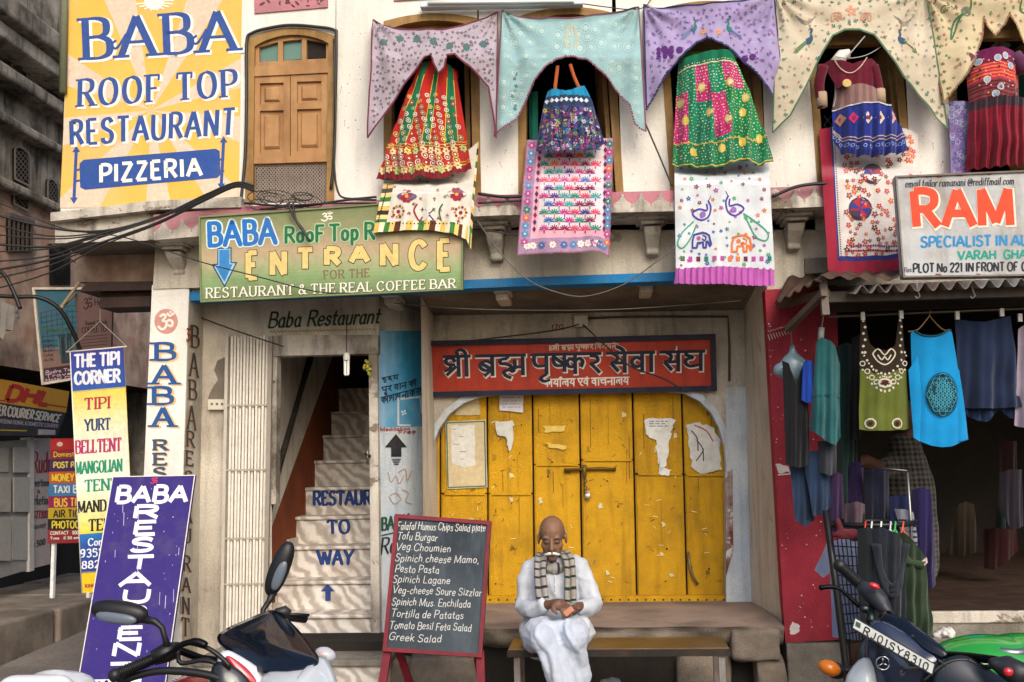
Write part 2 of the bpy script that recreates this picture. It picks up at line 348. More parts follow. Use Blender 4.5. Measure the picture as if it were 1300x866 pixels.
defg('''
A .80 0,0 .4,1;.4,1 .8,0;.14,.35 .66,.35
B .68 .08,1 .08,0;~.08,1 .38,1 .57,.9 .57,.64 .4,.54 .08,.53;~.08,.53 .42,.53 .64,.4 .63,.12 .42,0 .08,0
C .74 ~.7,.8 .57,.95 .38,1 .16,.87 .05,.5 .16,.13 .38,0 .57,.05 .7,.2
D .76 .08,1 .08,0;~.08,1 .36,1 .62,.86 .71,.5 .62,.14 .36,0 .08,0
E .60 .08,1 .08,0;.08,1 .56,1;.08,.52 .48,.52;.08,0 .58,0
F .58 .08,1 .08,0;.08,1 .56,1;.08,.5 .46,.5
G .78 ~.7,.8 .57,.95 .38,1 .16,.87 .05,.5 .16,.13 .38,0 .58,.05 .7,.2;.7,.45 .7,.1;.42,.45 .7,.45
H .76 .08,1 .08,0;.68,1 .68,0;.08,.52 .68,.52
I .24 .12,1 .12,0
J .52 ~.42,1 .42,.3 .36,.06 .2,0 .05,.12
K .72 .08,1 .08,0;.66,1 .1,.42;.26,.56 .7,0
L .56 .08,1 .08,0;.08,0 .54,0
M .94 .08,0 .1,1;.1,1 .47,.08;.84,1 .47,.08;.84,1 .86,0
N .78 .08,0 .08,1;.08,1 .7,0;.7,0 .7,1
O .82 ~.41,1 .16,.87 .06,.5 .16,.13 .41,0 .66,.13 .76,.5 .66,.87 .41,1
P .64 .08,1 .08,0;~.08,1 .38,1 .6,.9 .61,.62 .4,.46 .08,.46
Q .82 ~.41,1 .16,.87 .06,.5 .16,.13 .41,0 .66,.13 .76,.5 .66,.87 .41,1;.5,.25 .8,-.1
R .70 .08,1 .08,0;~.08,1 .38,1 .6,.9 .6,.64 .4,.5 .08,.5;.34,.5 .68,0
S .64 ~.57,.82 .45,.97 .25,.98 .1,.86 .1,.66 .3,.53 .5,.43 .58,.24 .48,.05 .27,0 .1,.06 .05,.2
T .68 .34,1 .34,0;.02,1 .66,1
U .76 ~.08,1 .08,.35 .16,.08 .38,0 .6,.08 .68,.35 .68,1
V .76 0,1 .38,0;.38,0 .76,1
W 1.08 0,1 .28,0;.28,0 .54,.9;.54,.9 .8,0;.8,0 1.08,1
X .74 .04,1 .7,0;.7,1 .04,0
Y .72 0,1 .36,.45;.72,1 .36,.45;.36,.45 .36,0
Z .66 .05,1 .61,1;.61,1 .04,0;.04,0 .62,0
a .52 ~.42,.5 .3,.6 .12,.52 .06,.3 .12,.06 .26,0 .4,.12;.43,.6 .43,.1;~.43,.1 .46,0 .52,.02
b .54 .07,1 .07,0;~.07,.45 .2,.6 .38,.56 .47,.3 .38,.05 .2,0 .07,.12
c .46 ~.42,.48 .3,.6 .12,.52 .05,.3 .12,.06 .28,0 .42,.1
d .54 ~.44,.48 .3,.6 .12,.52 .05,.3 .12,.05 .28,0 .44,.14;.46,1 .46,0
e .50 ~.07,.32 .44,.34 .4,.54 .25,.61 .1,.5 .05,.28 .12,.05 .28,0 .44,.1
f .36 ~.34,.92 .24,1 .16,.9 .15,.6 .15,0;.02,.58 .3,.58
g .54 ~.44,.48 .3,.6 .12,.52 .05,.3 .12,.06 .28,.02 .44,.16;~.46,.6 .46,-.1 .38,-.28 .2,-.3 .08,-.2
h .52 .07,1 .07,0;~.07,.4 .2,.58 .36,.56 .43,.4 .43,0
i .20 .1,.6 .1,0;.09,.82 .11,.84
j .24 ~.14,.6 .14,-.1 .08,-.28 -.04,-.28;.13,.82 .15,.84
k .48 .07,1 .07,0;.42,.6 .09,.26;.18,.36 .46,0
l .20 .1,1 .1,0
m .80 .07,.6 .07,0;~.07,.4 .18,.58 .32,.56 .38,.4 .38,0;~.38,.4 .5,.58 .64,.56 .7,.4 .7,0
n .52 .07,.6 .07,0;~.07,.4 .2,.58 .36,.56 .43,.4 .43,0
o .52 ~.26,.6 .1,.52 .05,.3 .1,.08 .26,0 .42,.08 .47,.3 .42,.52 .26,.6
p .54 .07,.6 .07,-.3;~.07,.45 .2,.6 .38,.56 .47,.3 .38,.05 .2,0 .07,.12
q .54 ~.44,.48 .3,.6 .12,.52 .05,.3 .12,.05 .28,0 .44,.14;.46,.6 .46,-.3
r .36 .07,.6 .07,0;~.07,.38 .16,.54 .26,.6 .34,.55
s .44 ~.38,.5 .26,.6 .1,.54 .1,.4 .26,.31 .39,.2 .34,.03 .18,0 .05,.1
t .36 ~.16,.9 .16,.2 .2,.03 .34,.04;.03,.6 .32,.6
u .52 ~.07,.6 .07,.2 .13,.03 .28,0 .43,.16;.44,.6 .44,0
v .48 .04,.6 .24,0;.24,0 .44,.6
w .70 .04,.6 .19,0;.19,0 .35,.52;.35,.52 .51,0;.51,0 .66,.6
x .46 .05,.6 .41,0;.41,.6 .05,0
y .48 .04,.6 .24,.04;~.44,.6 .24,.04 .14,-.24 .02,-.3
z .46 .05,.58 .41,.58;.41,.58 .04,0;.04,0 .43,0
0 .62 ~.31,1 .12,.87 .06,.5 .12,.13 .31,0 .5,.13 .56,.5 .5,.87 .31,1
1 .36 .08,.82 .22,1;.22,1 .22,0
2 .60 ~.07,.76 .15,.95 .34,1 .52,.88 .5,.62 .3,.36 .05,0;.05,0 .56,0
3 .60 ~.07,.86 .28,1 .5,.88 .48,.62 .25,.54;~.25,.54 .5,.46 .54,.16 .3,0 .06,.12
4 .62 .44,0 .44,1;.44,1 .05,.3;.05,.3 .58,.3
5 .60 .5,1 .12,1;.12,1 .1,.56;~.1,.56 .32,.62 .52,.48 .5,.14 .28,0 .06,.1
6 .60 ~.48,.94 .26,.9 .1,.6 .08,.25 .28,0 .5,.14 .5,.42 .3,.54 .1,.36
7 .56 .05,1 .52,1;.52,1 .2,0
8 .60 ~.3,.54 .12,.64 .12,.88 .3,1 .48,.88 .48,.64 .3,.54 .08,.38 .08,.1 .3,0 .52,.1 .52,.38 .3,.54
9 .60 ~.5,.64 .3,.46 .1,.58 .1,.86 .3,1 .5,.88 .52,.5 .4,.12 .12,.04
. .22 .1,.02 .12,.02
, .22 .12,.04 .07,-.14
: .22 .1,.1 .12,.1;.1,.5 .12,.5
- .40 .06,.34 .34,.34
' .18 .1,1 .08,.8
! .2 .1,1 .1,.3;.1,.02 .11,.02
& .80 ~.74,.0 .3,.6 .22,.86 .38,1 .5,.84 .38,.62 .12,.36 .12,.1 .3,0 .52,.1 .7,.42
@ .9 ~.6,.62 .42,.7 .3,.45 .4,.25 .58,.4 .62,.68 .62,.35 .74,.25 .84,.45 .76,.8 .48,.95 .16,.8 .06,.4 .2,.05 .5,-.06 .76,.06
om .95 ~.1,.86 .28,.97 .42,.8 .24,.57 .45,.5 .46,.2 .24,.02 .02,.2;~.46,.46 .64,.6 .84,.46 .8,.2 .62,.26;~.52,1 .68,.86 .88,1;.69,1.1 .71,1.1
shri 1.02 ~.46,.72 .36,.92 .17,.88 .15,.7 .3,.6 .46,.6;~.3,.6 .28,.42 .06,.28;.5,.52 .14,.08;.58,1 .58,0;.86,1 .86,0;~.86,1 .8,1.24 .66,1.32 .54,1.24 .56,1.02;.04,1 1.02,1
bra .76 .6,1 .6,0;~.6,.62 .4,.74 .2,.64 .18,.42 .36,.28 .6,.4;.22,.62 .54,.36;.6,.34 .3,.0;0,1 .76,1
hma 1.04 .38,1 .38,.84;~.38,.84 .16,.8 .13,.62 .35,.57 .5,.46 .42,.28 .25,.22 .3,.02 .5,-.12;.64,.78 .64,.3;~.64,.3 .55,.2 .5,.3 .62,.42;.62,.42 .92,.42;.92,1 .92,0;0,1 1.04,1
pu .72 ~.13,1 .13,.62 .26,.44 .56,.46;.56,1 .56,0;~.56,0 .44,-.06 .34,-.2 .48,-.32 .68,-.24;0,1 .72,1
shka 1.22 ~.1,1 .1,.62 .22,.44 .48,.46;.12,.86 .47,.5;.48,1 .48,.12;.86,1 .86,0;~.86,.62 .72,.76 .58,.64 .62,.42 .76,.36 .86,.5;~.86,.64 1.02,.78 1.13,.6 1.06,.34;0,1 1.22,1
ra .58 .3,1 .3,.86;~.16,.9 .4,.84 .44,.64 .28,.52 .16,.5;.2,.5 .52,.04;0,1 .58,1
se .82 ~.22,1 .4,.82 .36,.6 .15,.5;.17,.5 .44,.08;.3,.5 .66,.5;.66,1 .66,0;~.66,1 .56,1.2 .36,1.34;0,1 .82,1
sa .82 ~.22,1 .4,.82 .36,.6 .15,.5;.17,.5 .44,.08;.3,.5 .66,.5;.66,1 .66,0;0,1 .82,1
vaa .92 .46,1 .46,0;~.46,.62 .28,.76 .1,.6 .14,.38 .32,.3 .46,.42;.78,1 .78,0;0,1 .92,1
va .62 .46,1 .46,0;~.46,.62 .28,.76 .1,.6 .14,.38 .32,.3 .46,.42;0,1 .62,1
vam .62 .46,1 .46,0;~.46,.62 .28,.76 .1,.6 .14,.38 .32,.3 .46,.42;.4,1.2 .42,1.2;0,1 .62,1
san .82 ~.22,1 .4,.82 .36,.6 .15,.5;.17,.5 .44,.08;.3,.5 .66,.5;.66,1 .66,0;.55,1.22 .58,1.22;0,1 .82,1
gha .80 ~.16,1 .12,.84 .36,.70 .16,.62 .10,.42 .28,.26 .64,.34;.64,1 .64,0;0,1 .8,1
kaa 1.0 .42,1 .42,0;~.42,.62 .26,.76 .12,.64 .17,.4 .31,.36 .42,.5;~.42,.64 .57,.78 .68,.6 .62,.34;.86,1 .86,0;0,1 1,1
ka .8 .42,1 .42,0;~.42,.62 .26,.76 .12,.64 .17,.4 .31,.36 .42,.5;~.42,.64 .57,.78 .68,.6 .62,.34;0,1 .8,1
kii 1.0 .42,1 .42,0;~.42,.62 .26,.76 .12,.64 .17,.4 .31,.36 .42,.5;~.42,.64 .57,.78 .68,.6 .62,.34;.86,1 .86,0;~.86,1 .8,1.22 .66,1.28 .54,1.2 .56,1.02;0,1 1,1
ko 1.0 .42,1 .42,0;~.42,.62 .26,.76 .12,.64 .17,.4 .31,.36 .42,.5;~.42,.64 .57,.78 .68,.6 .62,.34;.86,1 .86,0;~.86,1 .76,1.2 .56,1.32;0,1 1,1
ryaa .94 .5,1 .5,0;~.1,.98 .28,.86 .22,.66 .1,.5 .3,.34 .5,.44;.8,1 .8,0;~.8,1 .95,1.14 .84,1.28 .7,1.16;0,1 .94,1
la .80 .66,1 .66,0;~.66,.6 .52,.74 .4,.56 .46,.2;~.41,.5 .26,.68 .12,.5 .16,.28;0,1 .8,1
ya .64 .5,1 .5,0;~.1,.98 .28,.86 .22,.66 .1,.5 .3,.34 .5,.44;0,1 .64,1
ee .60 ~.12,1 .14,.62 .34,.5 .46,.62 .46,1;~.3,.5 .34,.2 .56,0;0,1 .6,1
cha .72 .6,1 .6,0;.08,.76 .6,.74;~.25,.74 .14,.46 .3,.3 .6,.4;0,1 .72,1
naa .94 .55,1 .55,0;.15,.5 .55,.5;~.17,.52 .08,.42 .2,.34;.82,1 .82,0;0,1 .94,1
na .68 .55,1 .55,0;.15,.5 .55,.5;~.17,.52 .08,.42 .2,.34;0,1 .68,1
vi .9 .1,1 .1,0;~.1,1 .2,1.26 .6,1.26 .74,1;.74,1 .74,0;~.74,.62 .56,.76 .4,.6 .44,.38 .6,.3 .74,.42;0,1 .9,1
ja .76 .62,1 .62,0;.32,.56 .62,.56;~.34,.56 .28,.3 .1,.36;0,1 .76,1
te .66 .52,1 .52,0;~.52,.56 .28,.56 .15,.36 .22,.12;~.52,1 .42,1.2 .24,1.3;0,1 .66,1
sha .86 ~.46,.72 .36,.9 .17,.86 .15,.7 .3,.6 .5,.55;.4,.58 .12,.12;.7,1 .7,0;0,1 .86,1
da .6 .34,1 .34,.84;~.34,.84 .14,.66 .2,.42 .4,.42 .42,.58 .3,.6;.34,.42 .52,.05;0,1 .6,1
ha .6 .36,1 .36,.84;~.36,.84 .15,.8 .13,.62 .34,.57 .48,.44 .4,.25 .24,.22 .3,.02 .48,-.1;0,1 .6,1
|| .42 .1,1 .1,0;.28,1 .28,0
''')
def tokens(s): return s if isinstance(s, list) else list(s)
def text(mb, M, s, quad, w=3.0, thin=None, serif=0, slant=0, layers=None, col=None, h=.002, space=.12, jitter=0, nib=.3, cap=None, word=.42, wid=1.0):
    """s: string or list of glyph keys; quad: TL,TR,BR,BL photo pixels of the line from baseline to cap height"""
    rnd = random.Random(str(s)); x = 0; items = []
    for k in tokens(s):
        if k == ' ': x += word; continue
        if k == '+': continue
        g = G.get(k) or G.get(k.upper())
        deva = len(k) > 1 and k not in ('om',)
        items.append((x, g, rnd.uniform(-1, 1)*jitter, k)); x += g[0] + (0 if deva else space)
    tot = max(x - (0 if False else space), .01); TL, TR, BR, BL = quad
    def bl(u, v):
        return (lerp(lerp(BL[0], BR[0], u), lerp(TL[0], TR[0], u), v), lerp(lerp(BL[1], BR[1], u), lerp(TL[1], TR[1], u), v))
    layers = layers or [(0, 0, 0, lin(col), 0)]
    rounded = (serif == 0) if cap is None else cap
    serif *= 1.7
    sx = math.hypot(TR[0]-TL[0], TR[1]-TL[1])/tot; sy = math.hypot(TL[0]-BL[0], TL[1]-BL[1])
    for (ew, dx, dy, lc, lh) in layers:
        for (x0, g, jt, key) in items:
            def tr(p): 
                q = bl((x0 + p[0] + slant*p[1])/tot, p[1] + jt); return (q[0] + dx, q[1] + dy)
            for si, (sm, pts) in enumerate(g[1]):
                pp = catmull(pts, 5) if sm else pts
                q = [tr(p) for p in pp]
                if ew > 0 and not rounded:      # outline layer: lengthen the ends by the outline's width
                    for i, j in ((0, 1), (-1, -2)):
                        l = math.hypot(q[i][0]-q[j][0], q[i][1]-q[j][1]) or 1; q[i] = (q[i][0] + (q[i][0]-q[j][0])/l*ew/2, q[i][1] + (q[i][1]-q[j][1])/l*ew/2)
                stroke(mb, M, q, w + ew, lc, h + lh, (thin + ew) if thin is not None else None, nib, sm, rounded, True)
                if serif:
                    for e, (a, b) in enumerate(((pts[0], pts[1]), (pts[-1], pts[-2]))):
                        dxx, dyy = abs(a[0]-b[0]), abs(a[1]-b[1])
                        shared = any(abs(a[0]-q[0]) < .03 and abs(a[1]-q[1]) < .03 for sj, (_, ps) in enumerate(g[1]) if sj != si for q in (ps[0], ps[-1]))
                        sw = serif; th = (thin if thin is not None else w*.35)*1.05
                        yfree = min(abs(a[1]), abs(a[1]-1), abs(a[1]-.6)) < .03
                        if dyy > dxx and yfree and (dxx < .03 or not shared):
                            stroke(mb, M, [tr((a[0]-sw, a[1])), tr((a[0]+sw, a[1]))], th + ew, lc, h + lh, None, cap=False)
                        elif dxx > dyy and not sm and not shared and min(abs(a[1]), abs(a[1]-1)) < .03:
                            sgn = -1 if a[1] > .5 else 1
                            stroke(mb, M, [tr((a[0], a[1] - .02*sgn)), tr((a[0]-.02, a[1] + .2*sgn))], th*1.3 + ew, lc, h + lh, None, cap=False)
def clip_poly(pts, clip):
    """Sutherland-Hodgman, clip polygon clockwise in pixel space (y down)"""
    out = pts
    for (x0, y0), (x1, y1) in zip(clip, clip[1:] + clip[:1]):
        inp, out = out, []
        def ins(p): return (x1-x0)*(p[1]-y0) - (y1-y0)*(p[0]-x0) >= 0
        for a, b in zip(inp, inp[1:] + inp[:1]):
            if ins(a): out.append(a)
            if ins(a) != ins(b):
                d1 = (x1-x0)*(a[1]-y0) - (y1-y0)*(a[0]-x0); d2 = (x1-x0)*(b[1]-y0) - (y1-y0)*(b[0]-x0); t = d1/(d1-d2)
                out.append((lerp(a[0], b[0], t), lerp(a[1], b[1], t)))
        if not out: return []
    return out
def flower(mb, M, x, y, r, col, cen=None, n=6, h=.002, pw_=.42):
    a0 = random.random()*6
    for k in range(n):
        a = a0 + 2*math.pi*k/n; disc(mb, M, x + .58*r*math.cos(a), y + .58*r*math.sin(a), .42*r, col, h, 7, .42*r*pw_/.42*.7, a)
    if cen: disc(mb, M, x, y, r*.25, cen, h + .001, 7)
def leaf(mb, M, x, y, r, a, col, h=.002): disc(mb, M, x, y, r, col, h, 6, r*.4, a)
# ================================================================== ground
def pq(mb, pts, Y, col=WHITE): mb.face([P(x, y, Y) for x, y in pts], col)
def pslab(mb, pts, Y, depth, col=WHITE): mb.slab([P(x, y, Y) for x, y in pts], depth, col)
mb = MB()
def gz(x, y):
    z = .012*noise.noise(Vector((x*1.3, y*1.3, 0))) + .03*noise.noise(Vector((x*.3, y*.3, 3)))
    if x < -2.2 and y > .5: z += min((y - .5)*.045, .5)*min(1, (-2.2 - x)/1.0)
    return z - .02
mb.grid(lambda u, v: (lerp(-26, 24, u), lerp(-14, 60, v), gz(lerp(-26, 24, u), lerp(-14, 60, v))), 150, 220)
gr = struct(mb.build('ground', 'ground', smooth=True)); tag(gr, 'grey brown packed street ground of dust and worn concrete')
# ================================================================== main building
BL = thing('corner_building', 'two storey whitewashed building with arched wooden windows, pink ledge and open porch', 'building', P(600, 760, 0).xy.to_3d())
YB = .80      # back wall of the porch
YA = .25      # wall of the stair doorway
T_L = [(195, 273), (310, 262), (609, 248), (855, 242), (985, 238), (1140, 231), (1500, 215)]
B_L = [(195, 299), (310, 289), (609, 268), (855, 262), (985, 259), (1140, 252), (1500, 236)]
BEAM = [(236, 371), (588, 355), (859, 345), (990, 341)]
# windows: left top/bottom x, right top/bottom x, arch (left y, peak y, right y), bottom y
WIN = [(313, 311, 427, 424, 50, 35, 46, 258), (487, 487, 606, 611, 27, 17, 23, 252), (658, 658, 777, 792, 21, 9, 16, 246),
       (836, 851, 960, 975, 12, 1, 8, 244), (1022, 1038, 1138, 1160, 4, -6, 0, 238), (1200, 1209, 1322, 1334, -4, -14, -8, 228)]
TOP = -130
mb = MB()
def winpoly(w, n=10, top=0):
    xl, xlb, xr, xrb, yl, yp, yr, yb = w
    arch = [(lerp(xl, xr, k/n), lerp(yl, yr, k/n) - (lerp(yl, yr, .5) - yp)*(1 - (2*k/n - 1)**2) - top) for k in range(n + 1)]
    return arch
prev = (302, 300)
for w in WIN:
    xl, xlb, xr, xrb, yl, yp, yr, yb = w; a = winpoly(w)
    pq(mb, [(prev[0], TOP), (xl, TOP), (xl, yl), (xlb, yb), (xlb, 292), (prev[1], 292)] if True else 0, 0)
    for p, q in zip(a, a[1:]): pq(mb, [(p[0], TOP), (q[0], TOP), q, p], 0)
    pq(mb, [(xlb, yb), (xrb, yb), (xrb, 292), (xlb, 292)], 0)
    # reveals
    loop = [(xlb, yb)] + a + [(xrb, yb)]
    for p, q in zip(loop, loop[1:]): A, B = P(*p, 0), P(*q, 0); mb.quad(A, B, B + Vector((0, .28, 0)), A + Vector((0, .28, 0)))
    A, B = P(xlb, yb, 0), P(xrb, yb, 0); mb.quad(A, B, B + Vector((0, .28, 0)), A + Vector((0, .28, 0)))
    prev = (xr, xrb)
pq(mb, [(prev[0], TOP), (1520, TOP), (1520, 292), (prev[1], 292)], 0)
UW = mb.build('upper_wall', 'wall_white', BL)
mb = MB(); M = planemap(0)
for k in range(110):
    x, y = random.choice([(430, 485), (612, 657), (793, 835), (976, 1024), (1160, 1200)]); x = random.uniform(x + 3, y - 3); y = random.uniform(40, 238)
    disc(mb, M, x, y, random.uniform(.3, 1.0), lin(random.choice(['#8a7f70', '#6a5f54', '#b0a48f'])), .0008, 6)
    if random.random() < .12: stroke(mb, M, [(x, y), (x + random.uniform(-3, 3), y + random.uniform(3, 9))], .5, lin('#9a8e7c'), .0008)
mb.build('wall_marks', 'print', UW, kind='stuff')
# pink carved panels near the top edge
mb = MB(); pslab(mb, [(322, -40), (416, -40), (416, 9), (323, 17)], -.012, .02); o = mb.build('carved_panel', 'pink_paint', BL)
mb = MB(); M = planemap(-.012)
for k in range(46): leaf(mb, M, random.uniform(328, 411), random.uniform(-30, 8), random.uniform(2, 5), random.uniform(0, 3), lin('#5b3a3c'), .001)
mb.build('carving', 'print', o)
mb = MB(); pslab(mb, [(500, -40), (590, -40), (590, -4), (500, 1)], -.012, .02); mb.build('carved_panel', 'pink_paint', BL)
# rooms behind the windows (separate dark interiors)
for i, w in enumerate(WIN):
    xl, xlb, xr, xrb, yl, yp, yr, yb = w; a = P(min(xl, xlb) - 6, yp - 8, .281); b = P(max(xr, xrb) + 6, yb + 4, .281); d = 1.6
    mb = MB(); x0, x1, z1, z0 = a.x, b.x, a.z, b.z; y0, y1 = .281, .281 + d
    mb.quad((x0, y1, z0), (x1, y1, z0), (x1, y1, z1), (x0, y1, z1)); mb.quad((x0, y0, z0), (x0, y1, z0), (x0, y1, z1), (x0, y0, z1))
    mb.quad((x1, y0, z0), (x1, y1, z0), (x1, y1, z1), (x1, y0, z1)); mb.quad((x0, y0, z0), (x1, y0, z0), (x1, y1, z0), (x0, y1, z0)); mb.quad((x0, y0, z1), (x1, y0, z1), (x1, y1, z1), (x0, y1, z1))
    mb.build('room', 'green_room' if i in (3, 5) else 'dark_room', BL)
def wood_window(i, shutters=False):
    w = WIN[i]; xl, xlb, xr, xrb, yl, yp, yr, yb = w; a = winpoly(w); t = 10
    wn = MB(); D = .11; Yf = -.006
    inner = [(p[0] + (t if k == 0 else -t if k == len(a)-1 else (a[5][0]-p[0])*.15), p[1] + 9) for k, p in enumerate(a)]
    loop = [(xlb, yb)] + a + [(xrb, yb)]; inn = [(xlb + t, yb)] + inner + [(xrb - t, yb)]
    for p, q, r, s in zip(loop, loop[1:], inn[1:], inn): pslab(wn, [p, q, r, s], Yf, D)
    o = wn.build('window', 'gold_wood', BL)
    return o, inner
for i in range(1, 6):
    o, inner = wood_window(i); w = WIN[i]; xl, xlb, xr, xrb, yl, yp, yr, yb = w
    # transom bar with fanlight board behind the arch
    ty = {1: 62, 2: 58, 3: 52, 4: 48, 5: 40}[i]
    f = lambda y, L: lerp(xl, xlb, (y - yl)/(yb - yl)) if L else lerp(xr, xrb, (y - yr)/(yb - yr))
    mb = MB(); pslab(mb, [(f(ty, 1) + 9, ty), (f(ty, 0) - 9, ty - 3), (f(ty, 0) - 9, ty + 7), (f(ty, 1) + 9, ty + 10)], .03, .06); mb.build('transom', 'gold_wood', o)
    mb = MB(); pq(mb, inner + [(f(ty, 0) - 9, ty), (f(ty, 1) + 9, ty)], .07); mb.build('fanlight', 'gold_wood', o)
    # a folded-back shutter leaf inside the right jamb
    mb = MB(); A = P(f(ty, 0) - 12, ty + 8, .05); B = P(xrb - 12, yb, .05); mb.slab([A, A + Vector((-.045, .3, 0)), B + Vector((-.045, .3, 0)), B], .03, WHITE, (-1, 0, 0)); mb.build('shutter', 'gold_wood', o)
# window with closed shutters, fanlight panes and wire netting
o, inner = wood_window(0); SH = o
mb = MB(); pslab(mb, [(322, 84), (417, 80), (417, 92), (322, 97)], .0, .07); mb.build('transom', 'shutter_wood', o)
mb = MB(); pslab(mb, [(322, 200), (416, 196), (416, 205), (321, 208)], .004, .07); mb.build('bottom_rail', 'shutter_wood', o)
# fan: board with three openings
fan_top = [(324, 57), (345, 51), (369, 48), (394, 48), (416, 53)]
panes = [[(328, 60), (353, 54), (353, 78), (329, 80)], [(359, 53), (383, 51), (383, 75), (359, 77)], [(389, 50), (414, 53), (414, 73), (389, 75)]]
mb = MB()
for a, b in (((322, 56), (329, 80)), ((353, 50), (359, 78)), ((383, 48), (389, 76)), ((414, 50), (418, 76))):
    pslab(mb, [(a[0], a[1]-2), (b[0], a[1]-3), (b[0], 82), (a[0], 84)], .02, .05)
pslab(mb, [(322, 48), (369, 42), (418, 46), (418, 55), (385, 50), (369, 51), (350, 54), (322, 62)], .022, .05); pslab(mb, [(322, 79), (418, 74), (418, 81), (322, 85)], .021, .05)
mb.build('fanlight_frame', 'shutter_wood', o)
for k, p in enumerate(panes):
    mb = MB(); pslab(mb, p, .05, .006); mb.build('pane', 'pane_green' if k < 2 else 'dark_room', o)
def leafdoor(x0, x1, y0, y1, sk):
    mb = MB(); q = lambda x, y: (x, y - sk*(x - x0))
    pslab(mb, [q(x0, y0), q(x1, y0), q(x1, y1), q(x0, y1)], .032, .03)
    fr = 8
    for (a, b, c, d) in ((x0, y0, x0+fr, y1), (x1-fr, y0, x1, y1), (x0+fr, y0, x1-fr, y0+9), (x0+fr, y1-8, x1-fr, y1), (x0+fr, y0+36, x1-fr, y0+44)):
        pslab(mb, [q(a, b), q(c, b), q(c, d), q(a, d)], .012, .019)
    for (b, d) in ((y0+14, y0+32), (y0+49, y1-13)):
        mb.bslab([P(*q(x0+fr+5, b), .016), P(*q(x1-fr-5, b), .016), P(*q(x1-fr-5, d), .016), P(*q(x0+fr+5, d), .016)], .015, .012)
    ob = mb.build('shutter', 'shutter_wood', SH); bevel(ob, .003, 1)
leafdoor(322, 368, 97, 202, .03); leafdoor(369, 416, 95, 200, .03)
mb = MB(); M = planemap(.03)
for row in range(11):
    y = 209 + row*5
    for ph in (0, 4):
        stroke(mb, M, [(322 + k*4, y + (2.6 if (k + ph//4) % 2 else -2.6) + (0 if ph else .4) - .02*k) for k in range(24)], .9, lin('#a3968a'), .004*(ph > 0), cap=False, joints=False)
mb.build('wire_netting', 'rustmetal', SH, kind='stuff')
mb = MB(); pslab(mb, [(322, 208), (416, 205), (414, 255), (322, 262)], .07, .01, lin('#5e5348')); mb.build('netting_backing', 'stone', SH)
for i, (x0, y0, y1) in ((4, (1046, 150, 234)),):
    mb = MB(); M = planemap(.06)
    for row in range(14):
        stroke(mb, M, [(x0 + k*5, y0 + row*6 + (3 if (k + row) % 2 else -3)) for k in range(5)], .9, lin('#3a3a38'), 0, cap=False, joints=False)
    mb.build('wire_netting', 'rustmetal', BL, kind='stuff')
# cable moulding round the shuttered window
mb = MB(); mb.tube([P(x, y, -.02) for x, y in catmull([(305, 262), (311, 200), (313, 120), (313, 55), (320, 42), (345, 35), (370, 32), (400, 34), (424, 38), (427, 48), (426, 120), (424, 200), (420, 240)], 4)], .011, lin('#2c2a28'), 6)
mb.build('window_cable', 'plastic', BL, True)
# ------------------------------------------------------------------ mural wall
MUR = [(91, TOP), (312, TOP), (306, 284), (76, 266)]
mb = MB(); pq(mb, [(91, TOP), (302, TOP), (300, 292), (76, 292)], 0.0); a, b = P(91, TOP, 0), P(76, 292, 0); mb.quad(a, a + Vector((0, 4, 0)), b + Vector((0, 4, 0)), b)
mb.build('mural_wall', 'wall_white', BL)
mural = MB(); clip = [(91, -60), (308, -60), (303, 262), (76, 264)]
pq(mural, clip, -.004); mur = mural.build('mural', 'mural_yellow', BL); tag(mur, 'painted yellow mural with pale rays and blue lettering')
mb = MB(); M = planemap(-.004); C = (192, 140)
for (a0, a1) in ((-113, -98), (-72, -57), (-30, -14), (4, 20), (42, 58), (78, 93), (118, 136), (158, 175), (196, 214)):
    r = 420; tri = [C, (C[0] + r*math.cos(math.radians(a0)), C[1] + r*math.sin(math.radians(a0))), (C[0] + r*math.cos(math.radians(a1)), C[1] + r*math.sin(math.radians(a1)))]
    p = clip_poly(tri, clip)
    if len(p) > 2: poly(mb, M, p, lin('#dcc2ab'), .0004)
for k in range(9):
    a = k*math.pi/9; stroke(mb, M, [(196 + 12*math.cos(a), 1 + 9*math.sin(a)), (196 + 24*math.cos(a), 1 + 12*math.sin(a))], 2, lin('#f3ead2'), .003)
disc(mb, M, 196, 0, 13, lin('#f4efe0'), .003, 12)
mb.build('sun_rays', 'print', mur)
mb = MB(); blue, wh = lin('#2f4f93'), lin('#eee8dc'); M = planemap(-.004)
LY = lambda o1=3.0: [(o1, 2.4, 1.6, wh, .002), (0, 0, 0, blue, .0045)]
text(mb, M, 'BABA', [(104, 25), (296, 14), (298, 63), (106, 75)], 9.5, 3.2, .12, layers=LY(3), space=.24, nib=.15)
for x, y in ((152, 56), (254, 50)):   # curled flourishes of the capitals
    c = catmull([(x + 8, y - 12), (x + 2, y - 2), (x - 5, y + 6), (x - 10, y + 1), (x - 5, y - 4)], 5); stroke(mb, M, c, 3, blue, .006, smooth=True)
text(mb, M, 'ROOF TOP', [(100, 102), (299, 89), (300, 122), (99, 135)], 6.2, 1.9, .12, layers=LY(2.4), space=.24, word=.55)
text(mb, M, 'RESTAURANT', [(89, 154), (299, 138), (297, 171), (90, 184)], 5.6, 3.2, 0, layers=LY(2.4), space=.24, cap=False)
mb.build('lettering', 'print', mur)
mb = MB(); rr = [(106, 203), (274, 189), (279, 192), (280, 222), (276, 226), (108, 241), (102, 238), (101, 208)]
poly(mb, M, rr, lin('#2b4d94'), .0035)
